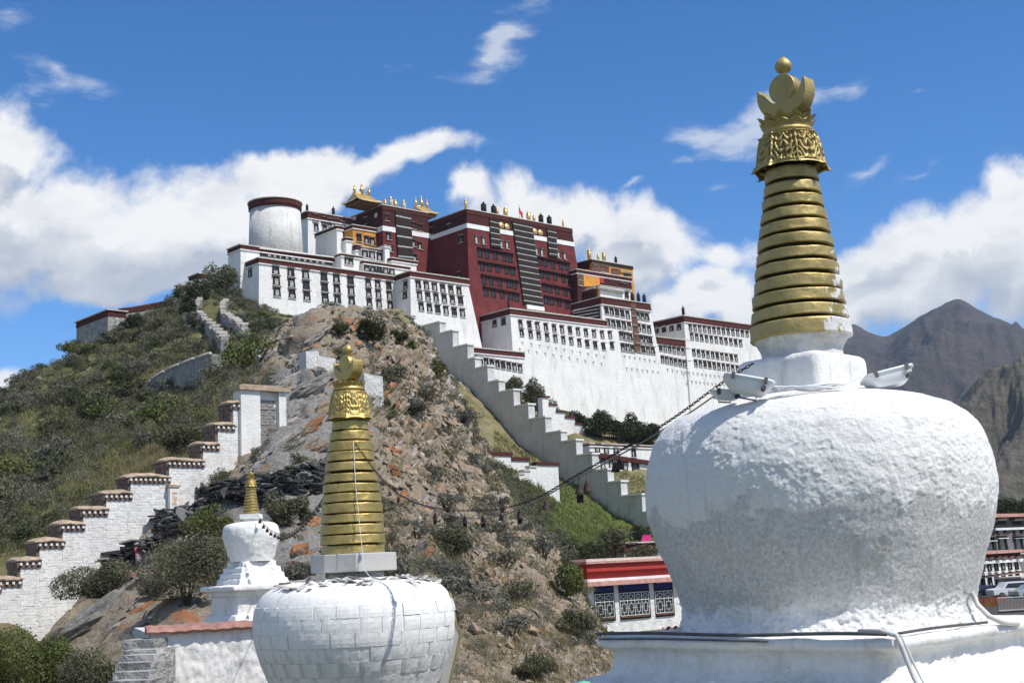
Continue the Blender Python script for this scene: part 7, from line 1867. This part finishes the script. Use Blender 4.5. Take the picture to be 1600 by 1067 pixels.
# pale path rail continuing left of the fence
# a person walking by the foot of the great stupa
def person(c, yaw, label):
    e = empty('person', c, label, 'person'); R = Matrix.Rotation(yaw, 3, 'Z')
    J = {'pel':(0,0,.92),'sp':(0,.01,1.12),'ch':(0,.0,1.34),'nk':(0,0,1.48),'hd':(0,-.01,1.56),'ht':(0,-.01,1.70),
         'hl':(.10,0,.88),'kl':(.11,-.10,.50),'al':(.11,.02,.09),'tl':(.12,-.13,.04),'hr':(-.10,0,.88),'kr':(-.11,.06,.50),'ar':(-.12,.22,.12),'tr':(-.12,.10,.04),
         'sl':(.19,0,1.38),'el':(.25,.10,1.12),'wl':(.24,.0,.90),'fl':(.23,-.05,.82),'sr':(-.19,0,1.38),'er':(-.25,-.06,1.12),'wr':(-.24,-.18,.93),'fr':(-.23,-.24,.87)}
    E_l = [('pel','sp'),('sp','ch'),('ch','nk'),('nk','hd'),('hd','ht'),('pel','hl'),('hl','kl'),('kl','al'),('al','tl'),('pel','hr'),('hr','kr'),('kr','ar'),('ar','tr'),('ch','sl'),('sl','el'),('el','wl'),('wl','fl'),('ch','sr'),('sr','er'),('er','wr'),('wr','fr')]
    rad_ = {'pel':.15,'sp':.13,'ch':.15,'nk':.055,'hd':.085,'ht':.08,'hl':.09,'kl':.06,'al':.04,'tl':.035,'hr':.09,'kr':.06,'ar':.04,'tr':.035,'sl':.06,'el':.045,'wl':.03,'fl':.03,'sr':.06,'er':.045,'wr':.03,'fr':.03}
    ks = list(J); me = bpy.data.meshes.new('body'); me.from_pydata([J[k] for k in ks], [(ks.index(a), ks.index(b)) for a, b in E_l], []); o = link('body', me, e); o.rotation_euler = (0, 0, yaw)
    md = o.modifiers.new('skin', 'SKIN'); sv = me.skin_vertices[0].data
    for i, k in enumerate(ks): sv[i].radius = (rad_[k],)*2
    sv[0].use_root = True
    o.modifiers.new('sub', 'SUBSURF').levels = 1; o.modifiers['sub'].render_levels = 1
    M = Mat('clothes_and_skin', .9, 0, .1); s = M.n('ShaderNodeSeparateXYZ'); M.lk(M.tc.outputs['Object'], s.inputs[0]); z = s.outputs[2]
    c1 = M.mix(M.math('GREATER_THAN', z, .93), (.16,.16,.17), (.62,.50,.50)); c2 = M.mix(M.math('GREATER_THAN', z, 1.47), c1, (.36,.22,.16)); M.col(c2); me.materials.append(M.m)
    mb = MB(); mb.lathe(c+UP*1.60, [(.09,-.06),(.112,0),(.10,.09),(.05,.145),(.01,.155)], 14); mb.build('hair', MT['black'], e)
person(street_pt(1519, 118), .6, 'person with dark hair in a pale pink top and grey trousers walking past the stupa')
# odds and ends by the near stupa
MT['green_pl'] = plain('green_plastic', (.18,.50,.32), .5); 
pg = P(912, 1066, 15.2); mb = MB(); mb.lathe(pg-UP*.12, [(.085,-.2),(.11,0),(.105,.08),(.07,.125),(.01,.14)], 24); tag(mb.build('plastic_bag', MT['green_pl']), 'pale green plastic bag at the lower left corner of the great base', 'bag')
pg = LC+Vector((.05, -.05, .06)); mb = MB(); mb.lathe(pg, [(.03,-.03),(.04,0),(.03,.035),(.01,.04)], 12); mb.tube([pg, pg+Vector((.12, -.02, .01))], .012); tag(mb.build('cable_connector', plain('orange_plastic', (.7,.28,.02), .5)), 'small orange connector at the left end of the conduit', 'connector')
mb = MB(); vs = []
a_ = P(1035, 983, 18.6); b_ = P(1060, 981, 18.3)
for i in range(9):
    for j in range(3): q = a_*(1-i/8)+b_*(i/8); vs.append(q+Vector((0, .04*j, .02*math.sin(i*1.7+j)+.01*j)))
mb.add(vs, [(i*3+j, (i+1)*3+j, (i+1)*3+j+1, i*3+j+1) for i in range(8) for j in range(2)], 0, True); tag(mb.build('red_scarf', MT['tea_red']), 'scrap of red cloth on the ledge under the pot', 'cloth')
# litter and prayer scarves on the ridge
wh = MT['whitetrim']; L_ = MB(); r_ = random.Random(3)
for k in range(46):
    x = r_.uniform(600, 930); y = r_.uniform(760, 1060); g_ = gray(x, y)
    if g_ is None or g_.y > 140: continue
    s = r_.uniform(.04, .13)*g_.y/60
    v = [g_+Vector((r_.uniform(-s, s), r_.uniform(-s, s), r_.uniform(0, s)+.1)) for _ in range(4)]; L_.add(v, [(0,1,2),(0,2,3),(1,3,2)])
tag(L_.build('litter', wh), 'white scraps of paper and scarf caught on the ridge', kind='stuff')
